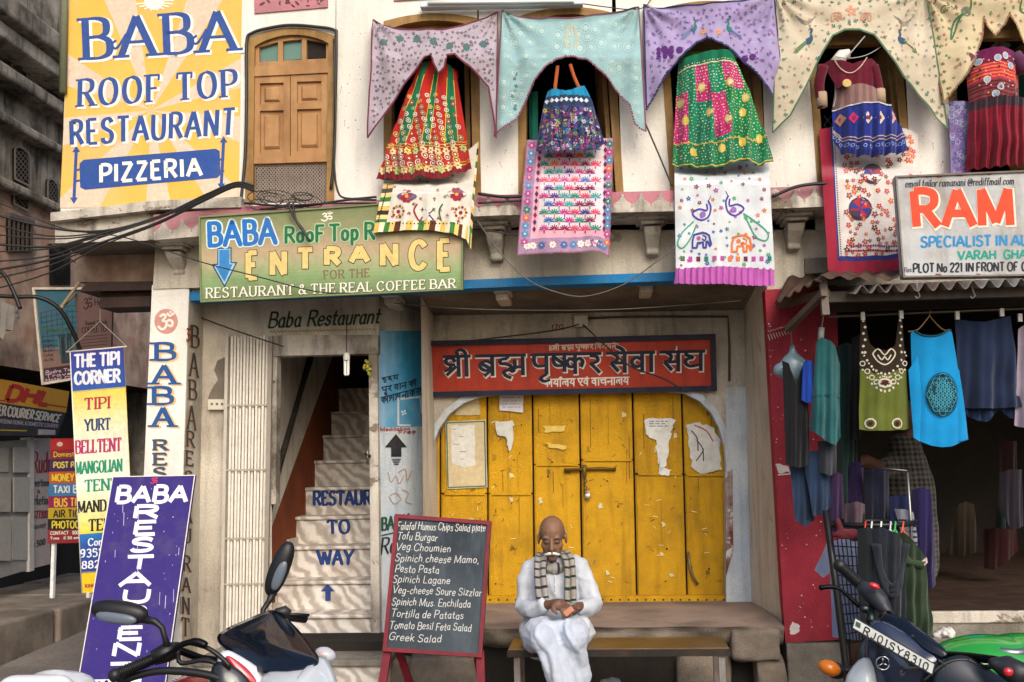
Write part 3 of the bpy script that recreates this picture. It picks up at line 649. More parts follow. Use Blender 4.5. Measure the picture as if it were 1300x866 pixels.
for x, y0, y1 in ((97, 190, 254), (284, 178, 236)):
    stroke(mb, M, [(x, y0), (x - 3, y1)], 4, blue, .002, cap=False); poly(mb, M, [(x - 5, y0 + 3), (x, y0 - 5), (x + 5, y0 + 3)], blue, .003); poly(mb, M, [(x - 8, y1 - 3), (x - 3, y1 + 5), (x + 2, y1 - 3)], blue, .003)
for x0, x1, y in ((97, 103, 216), (97, 103, 230), (278, 285, 203), (278, 285, 218)): stroke(mb, M, [(x0, y), (x1, y - 1)], 2.4, blue, .003, cap=False)
text(mb, M, 'PIZZERIA', [(127, 210), (255, 201), (256, 223), (127, 232)], 4.8, 4.2, 0, layers=[(0, 0, 0, wh, .006)], space=.2, cap=False)
mb.build('painted_plaque', 'print', mur)
mb = MB(); mb.tube([P(84, TOP, -.03), P(80, 118, -.03)], .028, lin('#6d7058'), 8); mb.build('drain_pipe', 'paint', BL, True)
# ------------------------------------------------------------------ weathered left cornice
mb = MB()
def vshelf(mb, pts_top, pts_bot, Y, depth):
    n = 14
    for k in range(n):
        xa, xb = lerp(pts_top[0][0], pts_top[-1][0], k/n), lerp(pts_top[0][0], pts_top[-1][0], (k + 1)/n)
        j = lambda x: 1.2*noise.noise(Vector((x*.11, 7, 0)))
        pslab(mb, [(xa, il(pts_top, xa) + j(xa)), (xb, il(pts_top, xb) + j(xb)), (xb, il(pts_bot, xb)), (xa, il(pts_bot, xa))], Y, depth)
vshelf(mb, [(64, 270), (200, 254), (306, 250)], [(64, 281), (200, 266), (306, 263)], -.34, .36)
vshelf(mb, [(70, 281), (199, 266)], [(71, 309), (199, 305)], -.27, .4)
mb.build('weathered_cornice', 'grimy_white', BL)
mb = MB(); pslab(mb, [(92, 309), (198, 304), (198, 358), (100, 358)], .12, .3); mb.build('weathered_lintel', 'old_brick', BL)
mb = MB()
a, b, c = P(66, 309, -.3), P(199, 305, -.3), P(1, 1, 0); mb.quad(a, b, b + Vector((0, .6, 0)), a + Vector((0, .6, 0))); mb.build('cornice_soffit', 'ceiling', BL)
mb = MB(); pslab(mb, [(112, 358), (194, 357), (193, 368), (100, 370)], .05, .4); pslab(mb, [(128, 368), (192, 368), (191, 376), (127, 378)], .14, .3); pslab(mb, [(127, 378), (191, 376), (190, 389), (126, 391)], .1, .25)
mb.build('shutter_box', 'brown_shutter', BL)
# ------------------------------------------------------------------ pink ledge with petals and brackets
LG = None
mb = MB(); YL = -.32; xs = [195 + k*40 for k in range(34)]
for xa, xb in zip(xs, xs[1:]):
    pslab(mb, [(xa, il(T_L, xa)), (xb, il(T_L, xb)), (xb, il(B_L, xb)), (xa, il(B_L, xa))], YL, .34)
LG = mb.build('ledge', 'pink_paint', BL)
mb = MB()
for xa, xb in zip(xs, xs[1:]):
    pslab(mb, [(xa, il(B_L, xa) - .3), (xb, il(B_L, xb) - .3), (xb, il(B_L, xb) + 6), (xa, il(B_L, xa) + 6)], YL - .025, .36)
mb.build('ledge_slab', 'grimy_white', LG)
x = 207
while x < 1150:
    if not (480 < x < 592 or 668 < x < 766 or 864 < x < 968 or 1064 < x < 1136):
        b = il(B_L, x); mb = MB(); hw, ht = 11.6, 17.5
        L = [(x - hw, b), (x - hw, b - 4), (x - 8, b - 6.5), (x - 4.5, b - 9), (x - 2, b - 13), (x - 1.2, b - ht), (x + 1.2, b - ht), (x + 2, b - 13), (x + 4.5, b - 9), (x + 8, b - 6.5), (x + hw, b - 4), (x + hw, b)]
        sl_ = (il(B_L, x + 10) - il(B_L, x - 10))/20; L = [(p, q + sl_*(p - x)) for p, q in L]
        pslab(mb, L, YL - .022, .03); mb.build('petal', 'grimy_white', LG)
    x += 24.3
mb = MB()
for xa, xb in zip(xs, xs[1:]):
    a, b = P(xa, il(B_L, xa) + 6, YL - .02), P(xb, il(B_L, xb) + 6, YL - .02); mb.quad(a, b, b + Vector((0, .36, .0)), a + Vector((0, .36, 0)))
mb.build('ledge_soffit', 'wall_cream', LG)
def bracket(px, ytop, ybot):
    mb = MB(); c = P(px, ytop, -.02); bt = P(px, ybot, -.02); hgt = c.z - bt.z
    for (w, z0, z1, d) in ((.26, -.035, .0, .28), (.20, -.06, -.035, .24), (.15, -.085, -.06, .2)):
        mb.box((c.x - w/2, -d, c.z + z0), (c.x + w/2, .03, c.z + z1))
    prof = [(0, -.19, .055), (.25, -.16, .052), (.5, -.11, .046), (.7, -.075, .04), (.85, -.08, .042), (.94, -.075, .04), (1, -.02, .012)]
    zt = c.z - .10; zz = hgt - .10
    for (t0, y0, w0), (t1, y1, w1) in zip(prof, prof[1:]):
        z0, z1 = zt - zz*t0, zt - zz*t1
        p = [(c.x - w0, y0, z0), (c.x + w0, y0, z0), (c.x + w1, y1, z1), (c.x - w1, y1, z1)]
        q = [(a, .03, cc) for a, b, cc in p]
        mb.face(p); mb.face((p[1], q[1], q[2], p[2])); mb.face((p[0], p[3], q[3], q[0]))
    o = mb.build('bracket', 'grimy_white', BL); weld(o); bevel(o, .008, 2)
for px, a, b in ((630, 283, 334), (826, 276, 327), (1004, 272, 320), (232, 308, 352)): bracket(px, a, b)
# ------------------------------------------------------------------ wall between ledge and beam, blue beam, porch ceiling
mb = MB(); Bm = lambda x: il(BEAM, x)
for xa, xb in ((200, 420), (420, 640), (640, 860), (860, 1035)):
    pq(mb, [(xa, il(B_L, xa) + 2), (xb, il(B_L, xb) + 2), (xb, Bm(xb) + 2), (xa, Bm(xa) + 2)], .0)
pslab(mb, [(972, 330), (1030, 328), (1024, 372), (970, 376)], -.004, .2)
pslab(mb, [(198, 300), (254, 298), (253, 365), (194, 367)], -.07, .3)
mb.build('porch_parapet', 'wall_cream', BL)
mb = MB()
for xa, xb in ((236, 480), (480, 720), (720, 976)):
    pslab(mb, [(xa, Bm(xa)), (xb, Bm(xb)), (xb, Bm(xb) + 11), (xa, Bm(xa) + 11)], -.03, .16)
mb.build('beam', 'beam_blue', BL)
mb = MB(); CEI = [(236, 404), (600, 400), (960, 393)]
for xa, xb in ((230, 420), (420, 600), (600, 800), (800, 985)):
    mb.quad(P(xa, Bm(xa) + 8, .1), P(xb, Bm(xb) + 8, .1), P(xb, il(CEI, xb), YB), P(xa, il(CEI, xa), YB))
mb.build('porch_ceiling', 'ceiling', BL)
for px, y0, y1 in ((506, 374, 402), (642, 368, 396), (818, 358, 392)):
    mb = MB(); c = P(px, y0, .45); mb.box((c.x - .06, .12, c.z - .07), (c.x + .06, .5, c.z + .1)); mb.box((c.x - .045, .16, c.z - .12), (c.x + .045, .46, c.z - .07)); o = mb.build('joist', 'wall_cream', BL); bevel(o, .012, 2)
# ------------------------------------------------------------------ back wall of the porch with its two openings
mb = MB(); zc = lambda x: il(CEI, x)
DX0, DX1, DY0, DY1 = 345, 472, 447, 826           # stair doorway
pq(mb, [(236, 372), (DX0, 372), (DX0, 880), (230, 880)], YA)
pq(mb, [(DX0, 372), (481, 372), (481, DY0), (DX0, DY0 + 2)], YA); pq(mb, [(DX1, DY0), (481, DY0), (481, 880), (DX1, 880)], YA)
mb.build('porch_wall', 'wall_cream', BL)
# splayed pier from the doorway back to the arch: whitish blue, sky blue panel above
SP = [P(480, 420, YA), P(546, 420, YB), P(480, 700, YA)]; Msp = polymap(*SP)
mb = MB(); mb.face([Msp(x, y, 0) for x, y in ((480, 372), (547, 372), (547, 880), (480, 880))]); mb.build('pier', 'wall_bluewhite', BL)
mb = MB(); mb.face([Msp(x, y, .004) for x, y in ((481, 420), (537, 420), (538, 541), (481, 543))]); bp = mb.build('blue_panel', 'wall_blue', BL)
mb = MB(); mb.face([Msp(x, y, .003) for x, y in ((480, 372), (547, 372), (547, 420), (480, 420))]); mb.build('pier_head', 'porch_wall', BL)
ARCH = [(546, 780), (546, 592), (549, 566), (557, 545), (570, 526), (588, 512), (612, 503), (650, 499), (840, 496), (868, 499), (888, 509), (903, 524), (913, 543), (920, 566), (922, 592), (922, 780)]
mb = MB()
for (xa, ya), (xb, yb) in zip(ARCH[1:], ARCH[2:-1]): pq(mb, [(xa, 366), (xb, 366), (xb, yb), (xa, ya)], YB)
mb.build('arch_wall', 'porch_wall', BL)
mb = MB()
for p, q in zip(ARCH, ARCH[1:]): A, B = P(*p, YB - .012), P(*q, YB - .012); mb.quad(A, B, B + Vector((0, .16, 0)), A + Vector((0, .16, 0)))
def off(p, k, d):
    a = ARCH[max(k-1, 0)]; b = ARCH[min(k+1, len(ARCH)-1)]; dx, dy = b[0]-a[0], b[1]-a[1]; l = math.hypot(dx, dy); return (p[0] + dy/l*d, p[1] - dx/l*d)
for k in range(len(ARCH) - 1):
    p, q = ARCH[k], ARCH[k+1]; d = 8 if 1 < k < len(ARCH)-3 else 8
    pq(mb, [p, q, off(q, k+1, d), off(p, k, d)], YB - .012)
mb.build('arch_trim', 'wall_bluewhite', BL)
# worn red-brown edge strips along the arch piers
for pts in ([(541, 560), (547, 560), (547, 690), (541, 690)], [(921, 600), (930, 596), (931, 700), (922, 730)]):
    mb = MB(); pslab(mb, pts, YB - .02, .02); wallmat('worn_edge', '#7a4238', '#6a352e', '#b9b2ac', 9, amount=.9, streak=.6, peel='#c9c4c2', peel_t=.54) if 'worn_edge' not in MATS else 0; mb.build('worn_edge_strip', 'worn_edge', BL)
mb = MB(); pq(mb, [(922, 492), (960, 490), (966, 785), (922, 785)], YB - .006); mb.build('pier', 'wall_bluewhite', BL)
mb = MB(); pq(mb, [(922, 366), (960, 366), (962, 494), (922, 496)], YB - .004); mb.build('pier_head', 'porch_wall', BL)
# splayed side reveal at the right
mb = MB(); a, b, c, d = P(944, 392, YB), P(972, 340, -.05), P(998, 815, -.05), P(954, 778, YB)
mb.quad(a, b, c, d); mb.build('side_reveal', 'wall_cream', BL)
# pillar at the left, front face and inner face
PF = [(193, 362), (240, 362), (232, 620), (229, 900), (172, 900), (182, 620)]
mb = MB(); pslab(mb, PF, -.06, .02); a_, b_ = P(193, 362, -.06), P(172, 900, -.06); mb.quad(a_, a_ + Vector((0, .3, 0)), b_ + Vector((0, .3, 0)), b_); pil = mb.build('pillar', 'wall_white', BL); bevel(pil, .01, 2)
mb = MB(); mb.quad(P(240, 362, -.05), P(259, 372, YA), P(249, 900, YA), P(229, 900, -.05)); innr = mb.build('inner_pillar_face', 'wall_cream', BL)
mb = MB(); M = planemap(-.06); sh = lin('#e4b77a')
for ch, y0, y1, x0, x1 in (('B', 436, 457, 196, 222), ('A', 464, 487, 195, 222), ('B', 492, 513, 193, 219), ('A', 518, 541, 195, 219)):
    text(mb, M, ch, [(x0, y0), (x1, y0), (x1, y1), (x0, y1)], 6.4, 2.4, .14, layers=[(0, 2.6, 1.2, sh, .002), (0, 0, 0, lin('#23508a'), .004)])
for ch, y0, y1, x0, x1 in (('R', 559, 571, 195, 212), ('E', 576, 590, 195, 212), ('S', 594, 607, 195, 211), ('T', 614, 628, 194, 211), ('A', 634, 648, 193, 211)):
    text(mb, M, ch, [(x0, y0), (x1, y0), (x1, y1), (x0, y1)], 4.8, 2.0, .08, layers=[(0, 1.4, .8, sh, .002), (0, 0, 0, lin('#3b4d62'), .004)])
disc(mb, M, 211, 408, 15, lin('#c88f86'), .002, 18, 16)
text(mb, M, ['om'], [(202, 399), (222, 398), (221, 418), (201, 419)], 3.0, layers=[(0, 0, 0, lin('#f0e6da'), .004)])
mb.build('lettering', 'print', pil)
mb = MB(); M = polymap(P(240, 362, -.05), P(259, 372, YA), P(229, 900, -.05)); dk = lin('#3c3f48')
for k, (ch, y0, y1) in enumerate((('B', 413, 440), ('A', 447, 477), ('B', 482, 506), ('A', 514, 544), ('R', 547, 566), ('E', 572, 590), ('S', 597, 612), ('T', 620, 638), ('A', 645, 662), ('U', 670, 688), ('R', 705, 724), ('A', 732, 750), ('N', 758, 778), ('T', 784, 806))):
    x0 = il([(413, 242), (600, 234), (800, 230)], y0); x1 = x0 + il([(413, 10), (800, 9)], y0)
    text(mb, M, ch, [(x0, y0), (x1, y0 + 2), (x1, y1 + 2), (x0, y1)], 2.6, 1.3, .08, layers=[(0, -1.2, .5, lin('#c99a6a'), .002), (0, 0, 0, dk, .004)])
text(mb, M, ['om'], [(236, 416), (242, 417), (242, 436), (236, 434)], 1.4, layers=[(0, 0, 0, lin('#a0503a'), .004)])
mb.build('lettering', 'print', innr)
# ------------------------------------------------------------------ stairs behind the doorway
Ys = YA + .02
jz = P(400, 812, YA).z
ST = thing('staircase', 'marble clad staircase climbing inside the narrow doorway, blue words painted on its risers', 'staircase', P(410, 815, YA + .3))
noz = [(781, 345, .10), (738, 352, .35), (694, 367, .60), (656, 376, .85), (619, 386, 1.10), (585, 396, 1.35), (553, 404, 1.60), (523, 412, 1.85), (494, 419, 2.10)]
prevz = P(410, 815, YA + .1).z; riser = []
for k, (y, xl, dy) in enumerate(noz):
    Yk = YA + dy; p = P(xl, y, Yk); q = P(480, y - 2, Yk); z = (p.z + q.z)/2; x0, x1 = p.x, q.x + .35
    mb = MB(); mb.box((x0, Yk, prevz - .02), (x1, Yk + .30, z - .028)); st = mb.build('step', 'marble', ST); bevel(st, .004, 1)
    mb = MB(); mb.box((x0 - .01, Yk - .02, z - .027), (x1, Yk + .27, z)); tr_ = mb.build('tread', 'marble', st); bevel(tr_, .008, 2)
    riser.append((Yk, st)); 
    # plaster upstand at the open side of each step
    if k < 8: mb = MB(); mb.box((x0 - .09, Yk + .02, prevz - .1), (x0 - .005, Yk + .27, z + .05)); mb.build('upstand', 'wall_cream', st)
    prevz = z
navy = lin('#1d3a78')
def riser_text(k, s, quad, w=4.2, thin=2.6):
    Yk, st = riser[k]; mb = MB(); text(mb, planemap(Yk), s, quad, w, thin, .05, layers=[(0, 0, 0, navy, .002)], space=.16); mb.build('lettering', 'print', st)
riser_text(4, 'RESTAURANT', [(398, 624), (505, 622), (505, 640), (398, 641)]); riser_text(3, 'TO', [(416, 661), (444, 660), (444, 677), (417, 677)]); riser_text(2, 'WAY', [(403, 699), (449, 698), (447, 716), (405, 717)], 4.6, 3)
mb = MB(); poly(mb, planemap(riser[1][0]), [(416, 741), (425, 751), (420, 751), (420, 763), (413, 763), (413, 751), (407, 751)], navy); mb.build('arrow', 'print', riser[1][1])
# stair well walls and handrail
xL = P(347, 640, YA + .05).x - .09; xR = P(480, 640, YA + .4).x + .4; ztop = 3.3
mb = MB(); y0, y1 = YA + .03, YA + 3.0
zA, zB = .92, 3.0       # dado line rises with the stairs
mb.quad((xL, y0, zA), (xL + .02, y1, zA + 2.6), (xL + .02, y1, 4.2), (xL, y0, ztop)); mb.quad((xR, y0, 0), (xR, y1, 0), (xR, y1, 4.2), (xR, y0, 4.2)); mb.build('stairwell_wall', 'wall_cream', BL)
mb = MB(); mb.quad((xL, y0, 0), (xL + .02, y1, 0), (xL + .02, y1, zA + 2.6), (xL, y0, zA)); mb.build('stairwell_dado', 'rust_dado', BL)
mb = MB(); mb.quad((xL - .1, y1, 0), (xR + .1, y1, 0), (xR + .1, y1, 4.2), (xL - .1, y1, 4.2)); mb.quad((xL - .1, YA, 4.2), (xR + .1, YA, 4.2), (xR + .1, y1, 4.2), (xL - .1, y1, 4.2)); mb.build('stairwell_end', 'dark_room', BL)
mb = MB(); mb.tube([P(340, 652, YA + .1), P(352, 600, YA + .35), P(380, 500, YA + .9), P(400, 436, YA + 1.25)], .028, lin('#26221e'), 8); mb.tube([P(340, 652, YA + .1), P(333, 664, YA + .02)], .03, lin('#26221e'), 8); mb.build('handrail', 'paint', ST, True)
# door frame
mb = MB()
pslab(mb, [(345, 426), (480, 425), (480, 449), (345, 452)], YA - .05, .12); pslab(mb, [(468, 446), (479, 446), (482, 812), (471, 812)], YA - .04, .1); pslab(mb, [(346, 450), (352, 450), (350, 640), (344, 640)], YA - .03, .09)
fr = mb.build('door_frame', 'grimy_white', BL); bevel(fr, .006, 1)
mb = MB(); mb.tube([P(464, 575, YA - .06), P(470, 580, YA - .06)], .012, lin('#4a4238')); mb.tube([P(466, 570, YA - .06), P(467, 590, YA - .06)], .01, lin('#8a8276')); mb.build('door_bolt', 'metal', fr, True)
# ------------------------------------------------------------------ folded collapsible gate
GT = thing('collapsible_gate', 'folded white steel lattice gate beside the stair doorway', 'gate', P(318, 812, YA - .1))
def gline(x, y): return x + (y - 425)*(-.018)
for k in range(14):
    x = 291 + k*4.05; mb = MB(); yo = YA - .06 - (k % 2)*.018
    a, b = P(gline(x, 427), 428 - (k % 3), yo), P(gline(x, 806), 806 + (k % 2)*2, yo)
    mb.bar(a, b, .0145, .016, lin('#ddd6ca')); mb.build('slat', 'rustmetal' if k % 5 == 9 else 'paint', GT)
for k in range(13):
    for y in (450, 520, 590, 660, 730):
        if random.random() < .45: continue
        mb = MB(); x = 291 + k*4.05; mb.bar(P(gline(x, y), y, YA - .055), P(gline(x + 4, y), y + 30, YA - .055), .009, .006, lin('#8e8578')); mb.build('cross_strap', 'paint', GT)
mb = MB()
for y in (515, 597, 684, 742):
    mb = MB(); mb.bar(P(gline(290, y), y, YA - .085), P(gline(347, y), y - 1, YA - .085), .012, .006, lin('#a89e90')); mb.build('rivet_bar', 'paint', GT)
for xa, xb, yo, w_, c_ in ((344, 337, YA - .09, .028, '#8f877b'), (289, 282, YA - .08, .022, '#bdb5a8')): mb = MB(); mb.bar(P(xa, 427, yo), P(xb, 806, yo), w_, .03, lin(c_)); mb.build('end_post', 'paint', GT)
def ragged(pts, amp=1.5, n=5):
    out = []
    for i, a in enumerate(pts):
        b = pts[(i+1) % len(pts)]
        for k in range(n):
            t = k/n; x, y = lerp(a[0], b[0], t), lerp(a[1], b[1], t); out.append((x + random.uniform(-amp, amp), y + random.uniform(-amp, amp)))
    return out
# ------------------------------------------------------------------ yellow panel doors
YD = YB + .10
DR = thing('yellow_shop_door', 'wide yellow sheet metal folding door with torn posters under the arch', 'door', P(735, 765, YD))
def ax(y, left):      # arch outline at height y
    if y >= 592: return 546 if left else 922
    pts = ARCH[1:8] if left else ARCH[-2:7:-1]
    for (xa, ya), (xb, yb) in zip(pts, pts[1:]):
        if yb <= y <= ya: return lerp(xa, xb, (ya - y)/(ya - yb) if ya != yb else 0)
    return pts[-1][0]
seams = [543, 559, 619, 677, 737, 805, 868, 925]; tilt = lambda x, y: x + (y - 600)*(x - 560)*.00009
for k, (xa, xb) in enumerate(zip(seams, seams[1:])):
    mb = MB(); g = 1.1; dd = (.0, .012, 0, .022, .03, .008, .0)[k]
    ym = (0, 627, 627, 590, 584, 602, 603)[k]
    top, bot = 492, 757
    if k == 0: pslab(mb, [(tilt(xa, top), top), (tilt(xb - g, top), top), (tilt(xb - g, bot), bot), (tilt(xa, bot), bot)], YD - dd, .03); pn = mb.build('panel', 'yellow_door', DR); continue
    for (y0, y1, e) in ((top, ym - .8, 0), (ym + .8, bot, .004)):
        mb.bslab([P(tilt(xa + g, y0), y0, YD - dd + e), P(tilt(xb - g, y0), y0, YD - dd + e), P(tilt(xb - g, y1), y1, YD - dd + e), P(tilt(xa + g, y1), y1, YD - dd + e)], .03, .004)
    pn = mb.build('panel', 'yellow_door', DR)
    if k >= 1:      # raised folded edge strips
        mb = MB(); mb.bar(P(tilt(xa + 4, 500), 500, YD - dd - .006), P(tilt(xa + 4, 755), 755, YD - dd - .006), .012, .008); mb.bar(P(xa + 3, ym, YD - dd - .006), P(xb - 3, ym, YD - dd - .006), .018, .008); mb.build('edge_strip', 'yellow_door', pn)
    mb = MB(); M = planemap(YD - dd - .004)
    for q in range(5): disc(mb, M, tilt(xa, 600) + random.uniform(6, xb - xa - 6), random.uniform(520, 745), random.uniform(.8, 1.6), lin('#4a3310'), .002, 6)
    for q in range(22):
        x, y = xa + random.uniform(6, xb - xa - 8), random.uniform(520, 748); a = random.uniform(0, 3)
        stroke(mb, M, [(x, y), (x + 6*math.cos(a), y + 4*math.sin(a))], random.uniform(.4, .9), lin(random.choice(['#6a4a14', '#8a6a20', '#ede0b0', '#5a2a10'])), .002)
    for q in range(5):
        x, y = xa + random.uniform(8, xb - xa - 8), random.uniform(505, 740); poly(mb, M, ragged([(x - 2, y - 3), (x + 2, y - 2), (x + 3, y + 3), (x - 2, y + 4)], 1.3, 2), lin(random.choice(['#d8c88a', '#a3781c', '#7a5a1c', '#cfc5a0'])), .0015)
    for q in range(4):
        x, y = xa + random.uniform(6, xb - xa - 6), random.uniform(500, 640); stroke(mb, M, [(x, y), (x + .6, y + random.uniform(15, 60))], random.uniform(.4, .9), lin(random.choice(['#8a5c10', '#a3741a', '#6e4a12'])), .0012)
    mb.build('scratches', 'print', pn)
mb = MB(); pq(mb, [(540, 480), (935, 480), (935, 780), (540, 780)], YD + .05); mb.build('door_backing', 'dark_iron', DR)
mb = MB(); pslab(mb, [(548, 757), (922, 756), (922, 766), (548, 767)], YD - .05, .05); an = mb.build('bottom_angle', 'yellow_door', DR)
mb = MB(); M = planemap(YD - .05); [disc(mb, M, 556 + k*11, 761.5, 1.4, lin('#3a2a14'), .003, 7) for k in range(34)]; mb.build('bolts', 'print', an)
# hasp, chain, padlock, handle
mb = MB(); mb.tube([P(716, 597, YD - .05), P(760, 595, YD - .05), P(782, 596, YD - .05)], .012, lin('#6a5420'), 8); mb.tube([P(742, 590, YD - .05), P(742, 606, YD - .05)], .016, lin('#7a6226'), 8); mb.build('bolt', 'rustmetal', DR, True)
mb = MB()
for k in range(5): c = P(742 + (k % 2)*1.5, 606 + k*4.5, YD - .055); mb.tube([c + Vector((.010*math.cos(a)*(1 if k % 2 else .4), .012*math.cos(a)*(0 if k % 2 else 1), .014*math.sin(a))) for a in [j*math.pi/4 for j in range(9)]], .004, lin('#5a4c36'), 6, False)
mb.build('chain', 'rustmetal', DR, True)
mb = MB(); c = P(746, 630, YD - .06); mb.ell(c, (.022, .012, .022), lin('#b9b4aa'), 14, 8, e=.5); mb.tube([c + Vector((.015*math.cos(a), 0, .018 + .018*math.sin(a))) for a in [j*math.pi/6 for j in range(7)]], .0045, lin('#a8a49c'), 6); mb.build('padlock', 'metal', DR, True)
mb = MB(); M = planemap(YD - .012)
mb.tube([P(873, 700, YD - .02), P(876, 720, YD - .035), P(880, 732, YD - .035), P(886, 742, YD - .02)], .010, lin('#8a7a58'), 8); mb.tube([P(878, 722, YD - .03), P(874, 712, YD - .03), P(874, 702, YD - .03)], .008, lin('#6a5a38'), 8); mb.build('door_handle', 'rustmetal', DR, True)
def poster(pts, col, amp, label, deps, marks=None, n=5, name='poster'):
    mb = MB(); M = planemap(YD - deps); r = ragged(pts, amp, n) if amp else pts
    cx, cy = sum(p[0] for p in r)/len(r), sum(p[1] for p in r)/len(r); hh = .002
    for a, b in zip(r, r[1:] + r[:1]): mb.face([M(cx, cy, hh), M(a[0], a[1], hh), M(b[0], b[1], hh)], lin(col))
    if marks: marks(mb, M)
    o = mb.build(name, 'print', DR); o['label'] = label; return o
def lines(x0, x1, y0, y1, n, col, w=.9):
    def f(mb, M):
        for k in range(n):
            y = lerp(y0, y1, k/max(1, n - 1)); x = x0
            while x < x1 - 2:
                l = random.uniform(3, 9); stroke(mb, M, [(x, y), (min(x + l, x1), y)], w, lin(col), .004, cap=False); x += l + 1.8
    return f
def framed(mb, M):
    for q in ([(567, 537), (615, 535), (617, 617), (569, 619)],): stroke(mb, M, q + q[:1], 1.6, lin('#3f6f66'), .004)
    poly(mb, M, ragged([(572, 540), (602, 540), (604, 590), (590, 594), (573, 588)], 1, 4), lin('#d5d4cc'), .005)
    lines(575, 600, 545, 583, 9, '#6d6f6c', .8)(mb, M)
poster([(565, 535), (617, 533), (619, 619), (568, 621)], '#c9b892', .6, 'weathered notice framed in green lines on the left leaf', .024, framed)
poster([(577, 506), (608, 505), (609, 526), (578, 528)], '#c3b48c', .8, 'faded paper scrap high on the left leaf', .02)
poster([(634, 500), (665, 500), (664, 524), (634, 521)], '#d3cfd4', .4, 'pale printed notice tucked under the red sign', .02, lines(638, 661, 505, 517, 4, '#8a8a94', .8))
poster([(629, 535), (652, 534), (652, 555), (648, 574), (642, 556), (630, 552)], '#cfd0c8', 1.5, 'small torn white scrap', .022)
poster([(690, 541), (718, 540), (716, 548), (692, 549)], '#d9bb62', .9, 'small torn paper patch', .034)
poster([(694, 562), (720, 566), (718, 571), (696, 568)], '#d9bb62', .9, 'small torn paper patch', .034)
poster([(819, 531), (858, 532), (853, 545), (850, 560), (846, 590), (838, 600), (834, 580), (832, 560), (820, 552)], '#dcdcd6', 1.6, 'torn white poster with ragged lower edge', .02, lines(824, 848, 535, 541, 3, '#6f7377', 1.1))
poster([(838, 592), (852, 597), (849, 604), (836, 602)], '#e3e3dc', 1, 'small white paper remnant', .02)
def scr(mb, M):
    for a, b, c in (((882, 540), (905, 560), '#b02a36'), ((885, 560), (893, 585), '#31344a'), ((893, 570), (884, 585), '#31344a'), ((878, 547), (886, 572), '#31344a')): stroke(mb, M, catmull([a, ((a[0]+b[0])/2 + 3, (a[1]+b[1])/2 - 3), b], 4), 1.4, lin(c), .004, smooth=True)
poster([(872, 540), (884, 536), (905, 542), (914, 560), (916, 598), (890, 601), (878, 592), (874, 560)], '#ccccc6', 1.8, 'torn white poster with red and black scrawls', .014, scr)
# ------------------------------------------------------------------ porch floor, threshold and plinth
zt = P(735, 766, YB).z
yF = PZ(760, 797, zt).y
xl_, xr_ = P(600, 797, yF).x - .12, P(985, 800, yF).x
PTH = thing('porch_plinth', 'raised stone porch plinth with worn red top under the yellow door', 'plinth', ((xl_ + xr_)/2, yF + .6, 0))
mb = MB()
mb.grid(lambda u, v: (lerp(xl_, xr_ + .05, u), lerp(yF + (.03*noise.noise(Vector((u*9, 1, 0)))), YD + .1, v), zt + .012*noise.noise(Vector((u*8, v*5, 2)))*(1 - v)), 40, 10)
mb.build('plinth_top', 'red_stone', PTH, True)
mb = MB()
def fr_(u, v):
    x = lerp(xl_, xr_ + .05, u); z = lerp(zt + .0, zt - .14, v); n_ = noise.noise(Vector((x*5, z*14, 5)))
    return (x, yF + .03*noise.noise(Vector((u*9, 1, 0))) + (.05*n_ + .02)*(v > 0) + .1*v*v, z + .02*n_*v)
mb.grid(fr_, 70, 6); mb.build('plinth_edge', 'rough_stone', PTH, True)
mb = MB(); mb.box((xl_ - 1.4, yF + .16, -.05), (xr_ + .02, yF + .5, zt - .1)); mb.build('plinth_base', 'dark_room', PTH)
# rough stone blocks showing under the plinth edge
for (x0, y0, x1, y1, Yk) in ((858, 822, 928, 880, yF + .12), (930, 800, 992, 838, yF - .02), (960, 838, 1000, 885, yF + .02), (520, 834, 608, 890, yF + .06), (470, 838, 522, 892, yF + .1)):
    a, b = P(x0, y0, Yk), P(x1, y1, Yk); mb = MB()
    mb.ell(((a.x+b.x)/2, Yk + .12, (a.z+b.z)/2), ((b.x-a.x)/2*1.05, .14, (a.z-b.z)/2*1.05), WHITE, 40, 26, e=.22)
    o = mb.build('stone', 'rough_stone', PTH, True)
    for v in o.data.vertices: v.co += v.co.normalized()*0 + Vector((.018*noise.noise(v.co*9), .03*noise.noise(v.co*7 + Vector((3, 0, 0))), .018*noise.noise(v.co*8 + Vector((0, 5, 0)))))
# landing slab before the stair door
LD = thing('door_landing', 'worn marble landing slab below the stair doorway', 'landing', P(430, 840, .1).xy.to_3d())
z1 = P(420, 815, YA - .03).z; mb = MB(); a, b = P(380, 815, YA - .03), P(516, 815, YA - .03)
yl = PZ(440, 838, z1).y
mb.box((a.x - .5, yl, z1 - .04), (b.x, YA + .15, z1)); o = mb.build('landing_slab', 'concrete', LD); bevel(o, .008, 2)
mb = MB(); mb.box((a.x - .5, yl + .03, -.05), (b.x - .02, yl + .3, z1 - .041)); o = mb.build('landing_riser', 'marble', LD)
